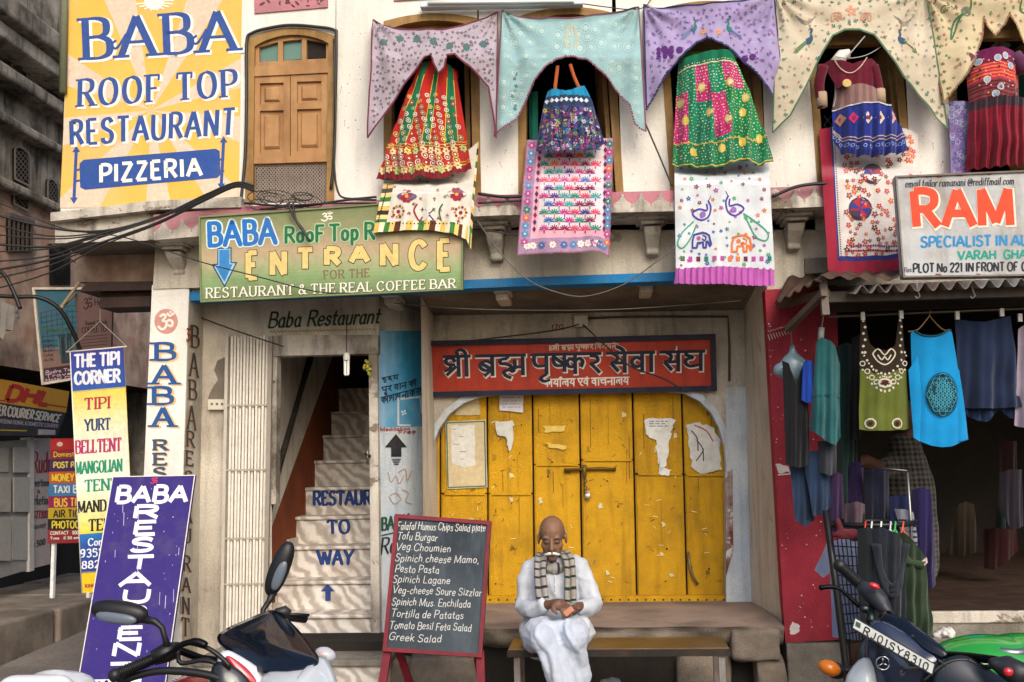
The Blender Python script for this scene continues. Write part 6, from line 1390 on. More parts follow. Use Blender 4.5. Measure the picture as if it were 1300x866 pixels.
for (xa, xb, ya, yb, arch) in ((14, 34, 188, 232, 1), (13, 33, 238, 264, 1), (56, 72, 228, 262, 1), (10, 32, 82, 122, 0)):
    mb = MB(); c = lin('#14110f'); cx, rx = (xa + xb)/2, (xb - xa)/2; pts = [(xa, yb + (xa - cx)*.5), (xa, ya + 8 - rx*.5)]
    pts += [(cx + rx*math.cos(math.pi - k*math.pi/8), ya + 8 - 8*math.sin(k*math.pi/8) + (cx + rx*math.cos(math.pi - k*math.pi/8) - cx)*.5) for k in range(9)] if arch else [(xa, ya - rx*.5), (xb, ya + rx*.5)]
    pts += [(xb, yb + rx*.5)]
    mb.face([Ma(x, y, .002) for x, y in pts], c if arch else lin('#4a433c')); nic = mb.build('niche', 'stone', AL)
    mb = MB(); 
    stroke(mb, Ma, pts + pts[:1], 2.6, lin('#7d746a'), .03)
    if arch:
        for k in range(-5, 8):
            for sg in (1, -1):
                a = [(xa + 1, ya + k*7 + 6), (xb - 1, ya + k*7 + sg*22 + 6)]; q = clip_poly([a[0], a[1], (a[1][0], a[1][1] + 1.6), (a[0][0], a[0][1] + 1.6)], [(xa, ya + 1), (xb, ya + 1 + rx*.6), (xb, yb), (xa, yb - rx*.6)])
                if len(q) > 2: mb.face([Ma(x, y, .012 + .003*(sg > 0)) for x, y in q], lin('#6d645b'))
    mb.build('lattice', 'stone', nic, kind='stuff')
for (xa, xb, ya, yb, bars) in ((5, 37, 276, 320, 1), (60, 87, 312, 362, 0)):
    mb = MB(); sk = .28; mb.face([Ma(xa, ya - 3, .01), Ma(xb, ya + (xb - xa)*sk - 3, .01), Ma(xb, yb, .01), Ma(xa, yb, .01)], lin('#0c0a09')); w = mb.build('window', 'stone', AL)
    if bars:
        mb = MB()
        for k in range(6): x = lerp(xa + 2, xb - 2, k/5); mb.bar(Ma(x, ya + (x - xa)*sk - 3, .03), Ma(x, yb, .03), .02, .02, lin('#4a3f36'))
        mb.bar(Ma(xa, ya - 3, .03), Ma(xb, ya + (xb - xa)*sk - 3, .03), .05, .04, lin('#5e5249')); mb.build('window_bar', 'wood', w)
# white scalloped eave over the first alley shop
mb = MB(); pts = [(-30, 372), (28, 392), (26, 404), (18, 408), (16, 420), (8, 418), (4, 432), (-4, 424), (-10, 436), (-30, 440)]
mb.slab([PX(x, y, XO + .35) for x, y in pts], .12, WHITE, (-1, 0, 0)); mb.build('scalloped_eave', 'grimy_white', AL)
# ground floor of the alley side: dark opening, doors, painted pier
mb = MB(); mb.quad((XO - .6, y0, 0), (XO - .6, y1, 0), (XO - .6, y1, zS), (XO - .6, y0, zS)); mb.quad((XO - .6, y0, zS), (XO, y0, zS), (XO, y1, zS), (XO - .6, y1, zS)); mb.build('recess', 'dark_room', AL)
XS = XO + .03
def Ms(x, y, h): return PX(x, y, XS) + Vector((h, 0, 0))
mb = MB(); mb.slab([Ms(-20, 562, 0), Ms(40, 558, 0), Ms(40, 722, 0), Ms(-20, 740, 0)], .06, lin('#8f8c88'), (-1, 0, 0)); dor = mb.build('door', 'paint', AL)
for xa, xb in ((-16, 10), (14, 34)):
    for ya, yb in ((568, 600), (606, 650), (656, 712)): mb = MB(); mb.bslab([Ms(xa, ya, .012), Ms(xb, ya, .012), Ms(xb, yb, .012), Ms(xa, yb, .012)], .02, .008, lin('#9c9994')); mb.build('door_panel', 'paint', dor)
mb = MB(); mb.slab([Ms(40, 560, 0), Ms(64, 556, 0), Ms(64, 716, 0), Ms(40, 722, 0)], .2, lin('#a89a96'), (-1, 0, 0)); pr = mb.build('painted_pier', 'paint', AL)
mb = MB(); mb.slab([Ms(34, 556, .03), Ms(40, 555, .03), Ms(40, 724, .03), Ms(34, 726, .03)], .1, lin('#b3b0ab'), (-1, 0, 0)); mb.build('door_post', 'paint', AL)
mb = MB()
text(mb, Ms, 'Rudra', [(41, 574), (70, 574), (70, 598), (41, 601)], 2.2, 1, .06, .1, col='#8a2a38')
text(mb, Ms, 'Advertisement', [(36, 608), (72, 608), (72, 616), (36, 618)], 1.2, .8, 0, .1, col='#3a3a44'); text(mb, Ms, '&', [(47, 622), (51, 622), (51, 626), (47, 626)], 1, col='#3a3a44'); text(mb, Ms, 'Marketing', [(34, 629), (64, 629), (64, 640), (34, 641)], 1.3, .8, 0, .1, col='#3a3a44')
text(mb, Ms, '9784773003', [(33, 650), (63, 648), (63, 657), (33, 659)], 1.4, col='#8a2a38'); text(mb, Ms, 'Photocopy', [(36, 668), (58, 662), (58, 668), (36, 674)], 1, col='#5a5a64'); text(mb, Ms, 'Fax 500', [(35, 690), (57, 684), (57, 691), (35, 697)], 1.4, col='#3a3a44')
mb.build('lettering', 'print', pr)
# courier sign
SG = thing('courier_sign', 'yellow courier sign with red letters above a black lower band, in the dim alley', 'sign', PX(40, 550, XO + .2))
XC = XO + .18
def Mc(x, y, h): return PX(x, y, XC) + Vector((h, 0, 0))
mb = MB(); mb.slab([Mc(-40, 474, 0), Mc(88, 497, 0), Mc(84, 524, 0), Mc(-40, 505, 0)], .08, lin('#c08a1e'), (-1, 0, 0)); mb.slab([Mc(-40, 505, .001), Mc(84, 524, .001), Mc(72, 554, .001), Mc(-40, 552, .001)], .08, lin('#232026'), (-1, 0, 0)); mb.build('board', 'paint', SG)
mb = MB()
text(mb, Mc, 'DHL', [(10, 489), (66, 498), (60, 514), (6, 508)], 6, 5, 0, .1, col='#a8271c', cap=False, space=.06)
stroke(mb, Mc, [(-20, 506), (6, 509)], 1.4, lin('#a8271c')); stroke(mb, Mc, [(58, 513), (84, 517)], 1.4, lin('#a8271c'))
text(mb, Mc, 'ER COURIER SERVICE', [(-2, 514), (77, 527), (74, 536), (-2, 527)], 2.2, 1.8, 0, .15, col='#b9b4ac', word=.3, cap=False); text(mb, Mc, 'INTERNATIONAL & DOMESTIC COURIER', [(-2, 532), (74, 539), (73, 543), (-2, 537)], .9, col='#8f8a9a', word=.25)
poly(mb, Mc, [(48, 545), (70, 546), (70, 552), (48, 552)], lin('#a89aa0')); stroke(mb, Mc, [(0, 546), (33, 547)], 1.6, lin('#a8942a'))
mb.build('lettering', 'print', SG)
# coloured services board
SB_ = thing('services_board', 'tall board of coloured rows listing services, in the dim alley', 'sign', P(84, 692, 3.0)); Mb = planemap(2.9)
mb = MB(); rws = [('#a8262a', 557, 571), ('#8a1f2c', 571, 583), ('#3a2358', 583, 599), ('#b8501e', 599, 614), ('#2f74a8', 614, 630), ('#8a1f4a', 630, 645), ('#b39a1e', 645, 659), ('#16141a', 659, 673), ('#8a1f2c', 673, 690)]
for c, a, b in rws: mb.slab([Mb(64 - (a - 557)*.03, a, 0), Mb(118, a - 1, 0), Mb(118, b - 1, 0), Mb(64 - (b - 557)*.03, b, 0)], .03, lin(c))
mb.build('board', 'paint', SB_); mb = MB()
for s, y0_, y1_, c, x0_, x1_ in (('Domestic', 574, 580, '#d9c24a', 68, 100), ('POST PARCEL', 587, 594, '#d9c24a', 68, 118), ('MONEY EXCH', 602, 611, '#e0c83a', 66, 118), ('TAXI BOOK', 617, 626, '#d9dde0', 68, 118), ('BUS TICKET', 633, 643, '#e0b83a', 69, 120), ('AIR TICKET', 648, 657, '#1c1a18', 68, 118), ('PHOTOCOPY', 662, 671, '#d9c83a', 66, 118), ('CONTACT : 800', 675, 679, '#d9d4cc', 64, 100), ('Time : 8.30 am', 682, 685, '#d9d4cc', 64, 100)):
    text(mb, Mb, s, [(x0_, y0_), (x1_, y0_ - 1), (x1_, y1_ - 1), (x0_, y1_)], 1.7 if y1_ - y0_ > 6 else 1, None, 0, col=c, cap=False)
disc(mb, Mb, 76, 564, 4, lin('#d9c0b0'), .002, 9, 3); mb.build('lettering', 'print', SB_)
mb = MB(); mb.box((P(66, 690, 2.93).x, 2.92, 0), (P(70, 690, 2.93).x, 2.96, P(66, 560, 2.93).z)); mb.box((P(112, 690, 2.93).x, 2.92, 0), (P(116, 690, 2.93).x, 2.96, P(66, 560, 2.93).z)); mb.build('post', 'wood', SB_)
# stone kerb platform along the alley
mb = MB(); zk = .36; xk = PX(0, 742, XO).x + .95
for k in range(5):
    ya, yb = 1.2 + k*1.0, 2.17 + k*1.0
    m2 = MB(); m2.box((XO - .6, ya, -.1), (xk + random.uniform(-.05, .05), yb, zk + random.uniform(-.03, .02)))
    o = m2.build('alley_platform' if k == 0 else 'platform_stone', 'rough_stone'); bevel(o, .03, 3)
    if k == 0: APL = o; tag(o, 'low stone platform along the alley shops', 'platform')
    else: o.parent = APL
# two picture boards hung above the alley
Q = [(42, 365), (128, 365), (137, 476), (54, 489)]
th, o, M = board('picture_board', 'tilted blue picture board with a photo of a building, above the alley shops', 'sign', Q, (2.2, 2.25), .04, 'paint', lambda u, v: mixc('#2f5a6e', '#35616e', u) if v < .62 else (lin('#7d625a') if v < .84 else lin('#3a2230')), 4, 30)
frame_strip(th, M, Q, 3, 'wall_cream', .02)
mb = MB(); L = lin('#1f3a4a')
for k in range(9): stroke(mb, M, [(50 + k*.6, 398 + k*6), (92, 388 + k*7), (130, 396 + k*6)], .9, L)
for k in range(12): stroke(mb, M, [(52 + k*6.6, 398 - 5*math.sin(k*.26)), (56 + k*6.4, 448)], .8, L)
poly(mb, M, [(74, 425), (128, 420), (132, 455), (78, 462)], lin('#243640'), .002)
for k in range(40): stroke(mb, M, [(74 + k*1.4, 424 + random.uniform(0, 10)), (75 + k*1.4, 440 + random.uniform(0, 18))], .9, lin(random.choice(['#5a7078', '#1a262e', '#3f5a5e'])), .003)
for k in range(12): leaf(mb, M, 52 + k*4, 420 + random.uniform(-3, 3), 4, 0, lin('#2f5a4a'), .003)
for k in range(5): text(mb, M, ['ROOM', 'TOUR', 'BUS', 'CAB', 'AIR'][k], [(54 + k*.5, 432 + k*6), (66 + k*.5, 431 + k*6), (66 + k*.5, 434 + k*6), (54 + k*.5, 435 + k*6)], .8, col='#3a2a2a')
for k in range(3): text(mb, M, ['Rudra Tours', 'Travels', 'Hotel Chat'][k], [(58, 471 + k*5), (100, 466 + k*5), (100, 469 + k*5), (58, 475 + k*5)], .9, col='#c0a8b4')
mb.build('print', 'print', th)
Q = [(95, 373), (143, 371), (141, 440), (100, 446)]
th, o, M = board('maroon_notice_board', 'faded brown pink notice board hung behind the tent banner', 'sign', Q, (1.7, 1.72), .03, 'paint', lambda u, v: lin('#6e5450'))
mb = MB(); tx = '#2e1f20'
text(mb, M, ['om'], [(106, 379), (118, 378), (118, 392), (106, 393)], 1.6, col=tx); text(mb, M, 'Hotel', [(120, 380), (138, 378), (138, 386), (120, 388)], 1.2, col=tx); text(mb, M, 'Sweet Snack', [(108, 408), (136, 406), (136, 411), (108, 413)], .9, col=tx); text(mb, M, 'COFFEE TEA', [(104, 416), (138, 413), (138, 420), (104, 423)], 1, col=tx)
for k in range(4): stroke(mb, M, [(104, 428 + k*4), (136, 425 + k*4)], .7, lin(tx))
mb.build('lettering', 'print', th)
st = thing('bamboo_stick', 'bare split bamboo sticks jutting from the brick wall', 'stick', P(78, 392, 1.6)); mb = MB(); mb.tube([P(76, 392, 1.4), P(112, 344, 1.9)], .014, lin('#a08a6a'), 6); mb.tube([P(78, 391, 1.4), P(97, 372, 1.9)], .012, lin('#a08a6a'), 6); mb.build('stick', 'wood', st, True)
# far house closing the alley
FH = thing('far_house', 'pale distant house with a pointed arch window at the end of the alley', 'building', P(165, 640, 11)); YF2 = 11.0
mb = MB(); pslab(mb, [(-120, 150), (330, 150), (330, 660), (-120, 660)], YF2, .3); mb.build('wall', 'wall_cream', FH)
mb = MB(); Mf = planemap(YF2); poly(mb, Mf, [(163, 470), (161, 432), (158, 420), (166, 402), (175, 394), (184, 402), (190, 415), (190, 470)], lin('#14110f'), .02); w = mb.build('window', 'paint', FH)
mb = MB(); stroke(mb, Mf, [(160, 470), (158, 425), (163, 403), (175, 389), (187, 403), (192, 420)], 2, lin('#6e6a60'), .05); mb.build('frame', 'paint', w)
mb = MB(); pslab(mb, [(150, 452), (196, 450), (196, 464), (150, 466)], YF2 - .6, .6, lin('#8a7a3a')); pslab(mb, [(150, 466), (196, 464), (196, 510), (150, 512)], YF2 - .5, .5, lin('#4a4640')); mb.build('balcony', 'paint', FH)
mb = MB(); pslab(mb, [(120, 512), (205, 510), (205, 660), (120, 660)], YF2 - .1, .1, lin('#55504a')); pslab(mb, [(160, 540), (178, 540), (178, 650), (160, 650)], YF2 - .14, .05, lin('#7a766e')); mb.build('shopfront', 'paint', FH)
pp = thing('potted_plant', 'leafy potted plant at the end of the alley beside the pillar', 'plant', P(172, 640, 7.0)); mb = MB()
for k in range(90): a = random.uniform(0, 6.28); r = random.uniform(0, .22); c = P(172, 580, 7.0) + Vector((r*math.cos(a), r*math.sin(a), random.uniform(-.25, .3))); n = Vector((random.uniform(-1, 1), random.uniform(-1, 1), random.uniform(-.3, 1))).normalized()*.07; t = n.orthogonal().normalized()*.03; mb.face((c - n, c + t, c + n, c - t), lin(random.choice(['#2f4a22', '#3d5a2a', '#24381a', '#566a30'])))
mb.build('leaves', 'cloth', pp); mb = MB(); c = P(172, 620, 7.0); mb.lathe((c.x, 7.0, 0), (0, 0, 1), [(0, .12), (.3, .16), (c.z - .0, .17), (c.z + .02, .01)], lin('#6a4434'), 14); mb.build('pot', 'stone', pp, True)
# ================================================================== overhead cables
CBL = thing('cable_bundle', 'thick bundle of black cables slung from the alley to the shuttered window', 'cables', P(306, 236, -.45))
for k in range(9):
    a = (random.uniform(-40, -20), lerp(268, 372, k/8)); j = random.uniform(-3, 3); sag = random.uniform(4, 16)
    pts = catmull([(a[0], a[1]), (60, lerp(296, 352, k/8) - 6 + j), (130, lerp(288, 306, k/8) + sag*.4), (200, 271 + k*1.1 + sag*.35), (262, 247 + k*.9), (300, 232 + k*.7), (322, 236 + k)], 6)
    mb = MB(); mb.tube([P(x, y, il([(-40, -.7), (200, -.46), (322, -.44)], x)) for x, y in pts], .005 if k % 3 else .008, lin('#1b1a1a'), 6); mb.build('cable', 'plastic', CBL, True)
for k in range(10):
    mb = MB(); cx, cy = random.uniform(316, 400), random.uniform(250, 263); r = random.uniform(7, 20)
    pts = [(cx + r*math.cos(t + k)*(1.3), cy + r*.5*math.sin(t*1.1 + k) - (cx - 350)*.03) for t in [q*.5 for q in range(12)]]
    mb.tube([P(x, min(y, 268 - (x - 300)*.05), -.36) for x, y in catmull(pts, 3)], .003, lin('#201f1e'), 5); mb.build('loop', 'plastic', CBL, True)
for pts, Y, r in (([(372, 262), (376, 280), (386, 296), (394, 306)], -.45, .008), ([(366, 258), (372, 274), (384, 290), (391, 302)], -.45, .007), ([(310, 258), (380, 262), (440, 254), (478, 254)], -.36, .008), ([(330, 266), (400, 259), (478, 258)], -.37, .006), ([(424, 50), (426, 150), (424, 200), (428, 240), (440, 252), (478, 250)], -.08, .008), ([(607, 258), (640, 256), (668, 254)], -.36, .007), ([(607, 246), (640, 250), (668, 249)], -.36, .011), ([(980, 250), (1008, 238), (1030, 234), (1050, 233)], -.38, .011), ([(606, 290), (660, 300), (700, 306)], -.30, .005)):
    mb = MB(); mb.tube([P(x, y, Y) for x, y in catmull(pts, 5)], r, lin('#232120'), 6); mb.build('cable', 'plastic', CBL, True)
def wire(label, pts, Ys, r=.004, c='#5a554e'):
    mb = MB(); p = catmull(pts, 6); n = len(p) - 1; mb.tube([P(x, y, lerp(Ys[0], Ys[1], k/n)) for k, (x, y) in enumerate(p)], r, lin(c), 5); o = mb.build('loose_wire', 'plastic', None, True); tag(o, label, 'wire')
wire('thin grey wire looping down below the blue beam', [(606, 280), (634, 320), (670, 355), (710, 372), (745, 376), (790, 362), (830, 335), (858, 312)], (-.36, -.40))
wire('thin wire strung across under the porch ceiling', [(500, 385), (590, 392), (700, 394), (800, 392), (940, 382)], (.1, .1), .003, '#6e685e')
wire('thin black wire crossing in front of the entrance sign', [(0, 258), (80, 290), (160, 302), (253, 332), (330, 352), (400, 370), (445, 372)], (-.46, -.46), .004, '#2a2826')
wire('thin dark wire sagging from alley to pillar', [(60, 310), (120, 348), (180, 378), (240, 398), (300, 420), (360, 440)], (.6, .0), .005, '#24221f')
wire('dark cord tied from the turquoise cloth down to the ledge', [(812, 140), (825, 170), (840, 205), (853, 236)], (-.12, -.3), .006, '#262320')
wire('black cable bowing across the alley to the picture boards', [(-20, 375), (20, 377), (50, 378), (75, 392), (92, 420), (104, 450)], (1.2, 1.5), .018, '#1a1918')
wire('black cable dangling beside the scalloped eave', [(0, 344), (8, 352), (18, 372), (26, 392)], (1.2, 1.2), .018, '#1a1918')
# ================================================================== bench
BE = thing('metal_bench', 'low metal bench with worn brown top in front of the plinth', 'bench', P(785, 840, -.8).xy.to_3d())
ybf = min(yF - .42, -.86); zb = P(785, 823, ybf).z; bx0, bx1 = P(645, 823, ybf).x, P(926, 823, ybf).x
mb = MB(); mb.box((bx0, ybf, zb - .012), (bx1, ybf + .34, zb)); bevel(mb.build('seat', 'bench_top', BE), .004, 2)
mb = MB(); mb.box((bx0 - .005, ybf - .006, zb - .045), (bx1 + .005, ybf + .02, zb - .010)); mb.box((bx0 - .005, ybf + .32, zb - .045), (bx1 + .005, ybf + .345, zb - .013)); mb.build('rim', 'dark_iron', BE)
for x in (bx0 + .03, bx1 - .06):
    for y in (ybf + .01, ybf + .31): mb = MB(); mb.box((x, y, -.02), (x + .035, y + .03, zb - .046)); mb.build('leg', 'tin_sheet', BE)
# ================================================================== seated man
def blob(name, prims, voxel, mat, col, parent, smooth=8, wr=None):
    mb = MB()
    for p in prims:
        if p[0] == 'e': mb.ell(p[1], p[2], WHITE, 16, 10, p[3] if len(p) > 3 else None)
        else:
            pts, rs = p[1], p[2]; mb.tube(pts, rs, WHITE, 12)
            mb.ell(pts[0], (rs[0],)*3, WHITE, 12, 8); mb.ell(pts[-1], (rs[-1],)*3, WHITE, 12, 8)
    o = mb.build(name, mat); m = o.modifiers.new('r', 'REMESH'); m.mode = 'VOXEL'; m.voxel_size = voxel
    s = o.modifiers.new('s', 'SMOOTH'); s.iterations = smooth; s.factor = .5
    dg = bpy.context.evaluated_depsgraph_get(); me = bpy.data.meshes.new_from_object(o.evaluated_get(dg)); o.modifiers.clear(); old = o.data; o.data = me; bpy.data.meshes.remove(old)
    me.name = name
    if wr:
        me.update(); ns = [v.normal.copy() for v in me.vertices]
        for v, n in zip(me.vertices, ns): v.co += n*wr(v.co)
    for a in list(me.color_attributes): me.color_attributes.remove(a)
    ca = me.color_attributes.new('Col', 'FLOAT_COLOR', 'CORNER'); n = len(me.loops)
    if callable(col):
        buf = []
        vc = [col(v.co) for v in me.vertices]
        for l in me.loops: buf.extend(vc[l.vertex_index])
    else: buf = list(col)*n
    ca.data.foreach_set('color', buf); me.materials.clear(); me.materials.append(MATS[mat]); me.polygons.foreach_set('use_smooth', [True]*len(me.polygons)); me.update()
    if parent: adopt(o, parent)
    return o
MAN = thing('person', 'seated elderly man in white kurta and dhoti with striped scarf, looking at his hands', 'person', (P(705, 823, ybf).x, ybf + .2, 0))
YM = ybf + .17
def Q3(x, y, dy=0): return P(x, y, YM + dy)
hc = Q3(701, 682, -.10);
Rm = Matrix.Rotation(math.radians(16), 3, 'X')
def hl(x, f, z): return hc + Rm @ Vector((x, -f, z))
skin = lin('#6a4334')
S = 1.06
prims = [('e', hl(0, -.012, .035), (.070*S, .088*S, .080*S), Rm), ('e', hl(0, .02, -.04), (.058*S, .066*S, .074*S), Rm), ('e', hl(0, .056, -.100), (.028, .026, .022), Rm),
         ('t', [hl(0, .078, .012), hl(0, .094, -.012), hl(0, .104, -.034)], [.009, .012, .015]), ('e', hl(-.013, .09, -.037), (.010,)*3), ('e', hl(.013, .09, -.037), (.010,)*3)]
for s in (-1, 1):
    prims += [('e', hl(s*.030, .073, .022), (.025, .010, .008), Rm), ('e', hl(s*.029, .070, -.002), (.019, .014, .011), Rm), ('e', hl(s*.040, .048, -.030), (.024, .024, .026), Rm), ('e', hl(s*.079, -.01, -.012), (.009, .022, .034), Rm)]
prims += [('e', hl(0, .080, -.072), (.024, .012, .010), Rm), ('t', [hl(0, -.03, -.05), Q3(703, 712, -.02)], [.054, .060])]
sL, sR = Q3(681, 727, .0), Q3(731, 726, .0); eL, eR = Q3(667, 770, -.04), Q3(752, 766, -.04); wL, wR = Q3(694, 768, -.22), Q3(735, 770, -.20)
hips = Q3(705, 808, .02); chest = Q3(705, 735, .0)
prims += [('t', [Q3(704, 722, 0), chest, Q3(705, 775, .01), hips], [.07, .10, .10, .11]), ('t', [sL, eL, wL], [.034, .032, .026]), ('t', [sR, eR, wR], [.034, .032, .026]), ('t', [Q3(704, 722), sL], [.045, .034]), ('t', [Q3(704, 722), sR], [.045, .034])]
# hands: palm plus five bent fingers each, holding a small packet together
def hand(w, pc, fdir, up, side):
    out = []; f = fdir.normalized(); u = up.normalized(); s = f.cross(u).normalized()*side
    out.append(('t', [w, pc], [.024, .028])); out.append(('t', [pc - s*.022, pc + s*.024], [.019, .017])); out.append(('t', [pc + f*.012 - s*.022, pc + f*.018 + s*.024], [.016, .015]))
    for k, (o_, l) in enumerate(((-.030, .062), (-.011, .072), (.009, .068), (.027, .054))):
        b = pc + f*.024 + s*o_; out.append(('t', [b, b + f*l*.5 + u*.010, b + f*l*.85 - u*.012, b + f*l - u*.030], [.0100, .0092, .0085, .0075]))
    tb = pc - s*.034 - f*.005; out.append(('t', [tb, tb - s*.022 + f*.024 - u*.008, tb - s*.014 + f*.052 - u*.016], [.012, .011, .009]))
    return out
pL, pR = Q3(709, 766, -.27), Q3(729, 774, -.25)
prims += hand(wL, pL, Q3(724, 779, -.33) - pL, Vector((.25, -.7, .75)), -1)
prims += hand(wR, pR, Q3(716, 778, -.33) - pR, Vector((-.3, -.55, -.6)), -1)
# legs and feet inside the dhoti
kL, kR = Q3(690, 808, -.36), Q3(729, 806, -.33); aL, aR = Vector((P(722, 880, YM - .30).x, YM - .40, .09)), Vector((P(742, 880, YM - .22).x, YM - .24, .09))
prims += [('t', [Q3(692, 812), kL, aL], [.06, .042, .03]), ('t', [Q3(722, 812), kR, aR], [.06, .042, .03])]
for a in (aL, aR): prims += [('t', [a, a + Vector((0, -.05, -.045)), a + Vector((.01, -.17, -.062))], [.036, .036, .024])]
def skincol(p):
    d = (p - hc).length
    if d < .16:
        q = Rm.transposed() @ (p - hc)
        c = mixc('#74523e', '#806048', .5 + .5*noise.noise(p*30))
        if q.y < -.05 and -.012 < q.z < .010 and .014 < abs(q.x) < .044: c = mixc('#6e4e3a', '#523628', .6)
        if q.z < -.055 and q.y < -.02: c = mixc('#6e4636', '#8a7468', .55)
        return c
    return mixc('#5e4030', '#6e4e3c', .5 + .5*noise.noise(p*25))
blob('body', prims, .0052, 'skin', skincol, MAN, 4)
# hair fringe, brows, eyes, moustache
mb = MB(); gh = lin('#b9b4ae')
for k in range(260):
    s = random.choice((-1, 1)); a = random.uniform(-.2, 1.15); z = random.uniform(-.03, .028)
    b = hl(s*(.074*math.cos(a*1.1) + .003), -.012 - .092*math.sin(a) , z); d = Rm @ Vector((s*.5, .6, -.6)); mb.face((b + Vector((0, 0, .004)), b - Vector((0, 0, .004)), b + d.normalized()*.012), lin(random.choice(['#8f8a84', '#b0aaa4', '#6f6a66'])))
mb.build('hair', 'cloth', MAN)
mb = MB()
for s in (-1, 1):
    mb.tube([hl(s*.003, .108, -.056), hl(s*.020, .106, -.060), hl(s*.036, .095, -.068), hl(s*.047, .082, -.074)], [.0085, .0085, .007, .003], lin('#d8d4ce'), 8)
mb.build('moustache', 'cloth', MAN, True)
mb = MB()
for s in (-1, 1):
    mb.tube([hl(s*.014, .092, .024), hl(s*.030, .090, .030), hl(s*.046, .078, .024)], [.002, .003, .0015], lin('#7a706a'), 6); mb.tube([hl(s*.016, .082, -.004), hl(s*.030, .083, -.008), hl(s*.044, .072, -.004)], [.001, .0018, .001], lin('#20120e'), 6)
mb.build('brows_and_lashes', 'plastic', MAN, True)
# kurta
def ridg(p, s): return 1 - abs(noise.noise(p*s))*2
def wk(p):
    m = .35 + .65*max(0, noise.noise(p*4 + Vector((5, 1, 2)))*2)      # creases gather at elbows and waist, cloth hangs plainer elsewhere
    a = max(0, math.sin(46*(p.z*.85 + abs(p.x - hips.x)*.55) + 5*noise.noise(p*5)))**3
    return .014*a*m + .004*math.sin(62*p.x + 4*noise.noise(p*6)) + .005*noise.noise(p*9) - .001
kp = [('t', [Q3(704, 718, .0), Q3(704, 737, -.01), Q3(705, 770, .0), Q3(706, 806, -.02)], [.10, .138, .145, .16]), ('t', [Q3(704, 714, .01), Q3(676, 722, .01)], [.066, .062]), ('t', [Q3(704, 714, .01), Q3(735, 721, .01)], [.066, .062]),
      ('t', [Q3(675, 724, .0), Q3(669, 748, -.0), Q3(665, 771, -.04), Q3(677, 774, -.14), Q3(690, 769, -.20)], [.062, .060, .058, .050, .042]), ('t', [Q3(736, 724, .0), Q3(746, 746, -.0), Q3(754, 767, -.04), Q3(745, 771, -.12), Q3(738, 771, -.17)], [.062, .060, .058, .050, .042]),
      ('t', [Q3(683, 797, -.10), Q3(705, 795, -.16), Q3(735, 795, -.12)], [.07, .065, .066]), ('t', [Q3(680, 800, .02), Q3(732, 800, .02)], [.10, .10])]
def kurtacol(p): return mixc('#b4bbc6', '#c8ccd2', .5 + .5*noise.noise(p*6))
blob('kurta', kp, .007, 'cloth', kurtacol, MAN, 5, wk)
# collar opening, placket and buttons
mb = MB(); Mk = planemap(YM - .160)
stroke(mb, Mk, [(703, 718), (705, 775)], .8, lin('#9aa0aa'), .0); [disc(mb, Mk, 704.5, 731 + k*11, .9, lin('#eceef0'), .002) for k in range(3)]; mb.build('placket', 'cloth', MAN)
mb = MB(); mb.ell(Q3(703, 716, -.085), (.020, .022, .04), lin('#4f3026'), 10, 7); mb.build('neck_skin', 'skin', MAN, True)
# dhoti
dp = [('t', [Q3(690, 812, .02), Q3(685, 806, -.22), Q3(689, 812, -.36)], [.125, .105, .085]), ('t', [Q3(722, 812, .02), Q3(728, 803, -.20), Q3(729, 808, -.33)], [.125, .10, .085]), ('t', [Q3(690, 812, -.35), Q3(705, 842, -.37), Q3(716, 872, -.36), Vector((aL.x, aL.y + .02, .16))], [.08, .075, .078, .09]),
      ('t', [Q3(729, 810, -.32), Q3(731, 842, -.27), Q3(732, 872, -.26), Vector((aR.x, aR.y, .16))], [.08, .07, .072, .085]), ('t', [Q3(697, 800, -.30), Q3(722, 800, -.30)], [.06, .06]), ('t', [Q3(708, 830, -.33), Q3(726, 870, -.3)], [.07, .07])]
def wd_(p):
    return + .014*max(0, math.sin(40*(p.x*.9 + p.z*.35) + 4*noise.noise(p*4)))**3 - .004 + .007*noise.noise(Vector((p.x*12 + p.z*5, p.y*7, p.z*4))) + .007*math.sin(p.x*75 + p.z*22 + 4*noise.noise(p*4))*(1 if p.z < .55 else .4) + .003*noise.noise(p*40)
blob('dhoti', dp, .007, 'cloth', lambda p: mixc('#adb7c8', '#c6ccd8', .5 + .5*noise.noise(p*5)), MAN, 6, wd_)
# scarf
def strip(name, pts, w, Yo, stripes, n=40):
    pp = catmull(pts, 10); mb = MB(); k = len(pp) - 1
    def fn(u, v):
        i = min(int(v*k), k - 1); t = v*k - i; x = lerp(pp[i][0], pp[i+1][0], t); y = lerp(pp[i][1], pp[i+1][1], t); d = lerp(pp[i][2], pp[i+1][2], t); return P(x + (u - .5)*w*(1 + .06*math.sin(v*9)), y + .8*math.sin(u*5), YM + d - .012*math.sin(u*9.4))
    def cf(u, v):
        ph = (v*n) % 4; return lin(stripes[1]) if ph < .9 else mixc(stripes[0], '#a09a8e', .5 + .5*noise.noise(Vector((u*5, v*30, 0))))
    mb.grid(fn, 10, n*4, cf); o = mb.build(name, 'cloth', MAN, True); s = o.modifiers.new('t', 'SOLIDIFY'); s.thickness = .008; return o
strip('scarf', [(689, 702, -.06), (686, 714, -.145), (686, 735, -.185), (689, 762, -.205)], 13, 0, ('#8c8689', '#2c2836'), 26)
strip('scarf', [(714, 700, -.06), (722, 711, -.145), (724, 735, -.185), (724, 766, -.21)], 12, 0, ('#8a867e', '#26322a'), 26)
mb = MB(); cN = Q3(702, 715, -.025)
def loop(u, v):
    a = 2*math.pi*u; b = 2*math.pi*v; r = .082 + .028*math.cos(b); return cN + Vector((r*math.cos(a), r*math.sin(a)*.95 - .015, .030*math.sin(b) + .022*math.sin(a) + .006*math.sin(5*a + b)))
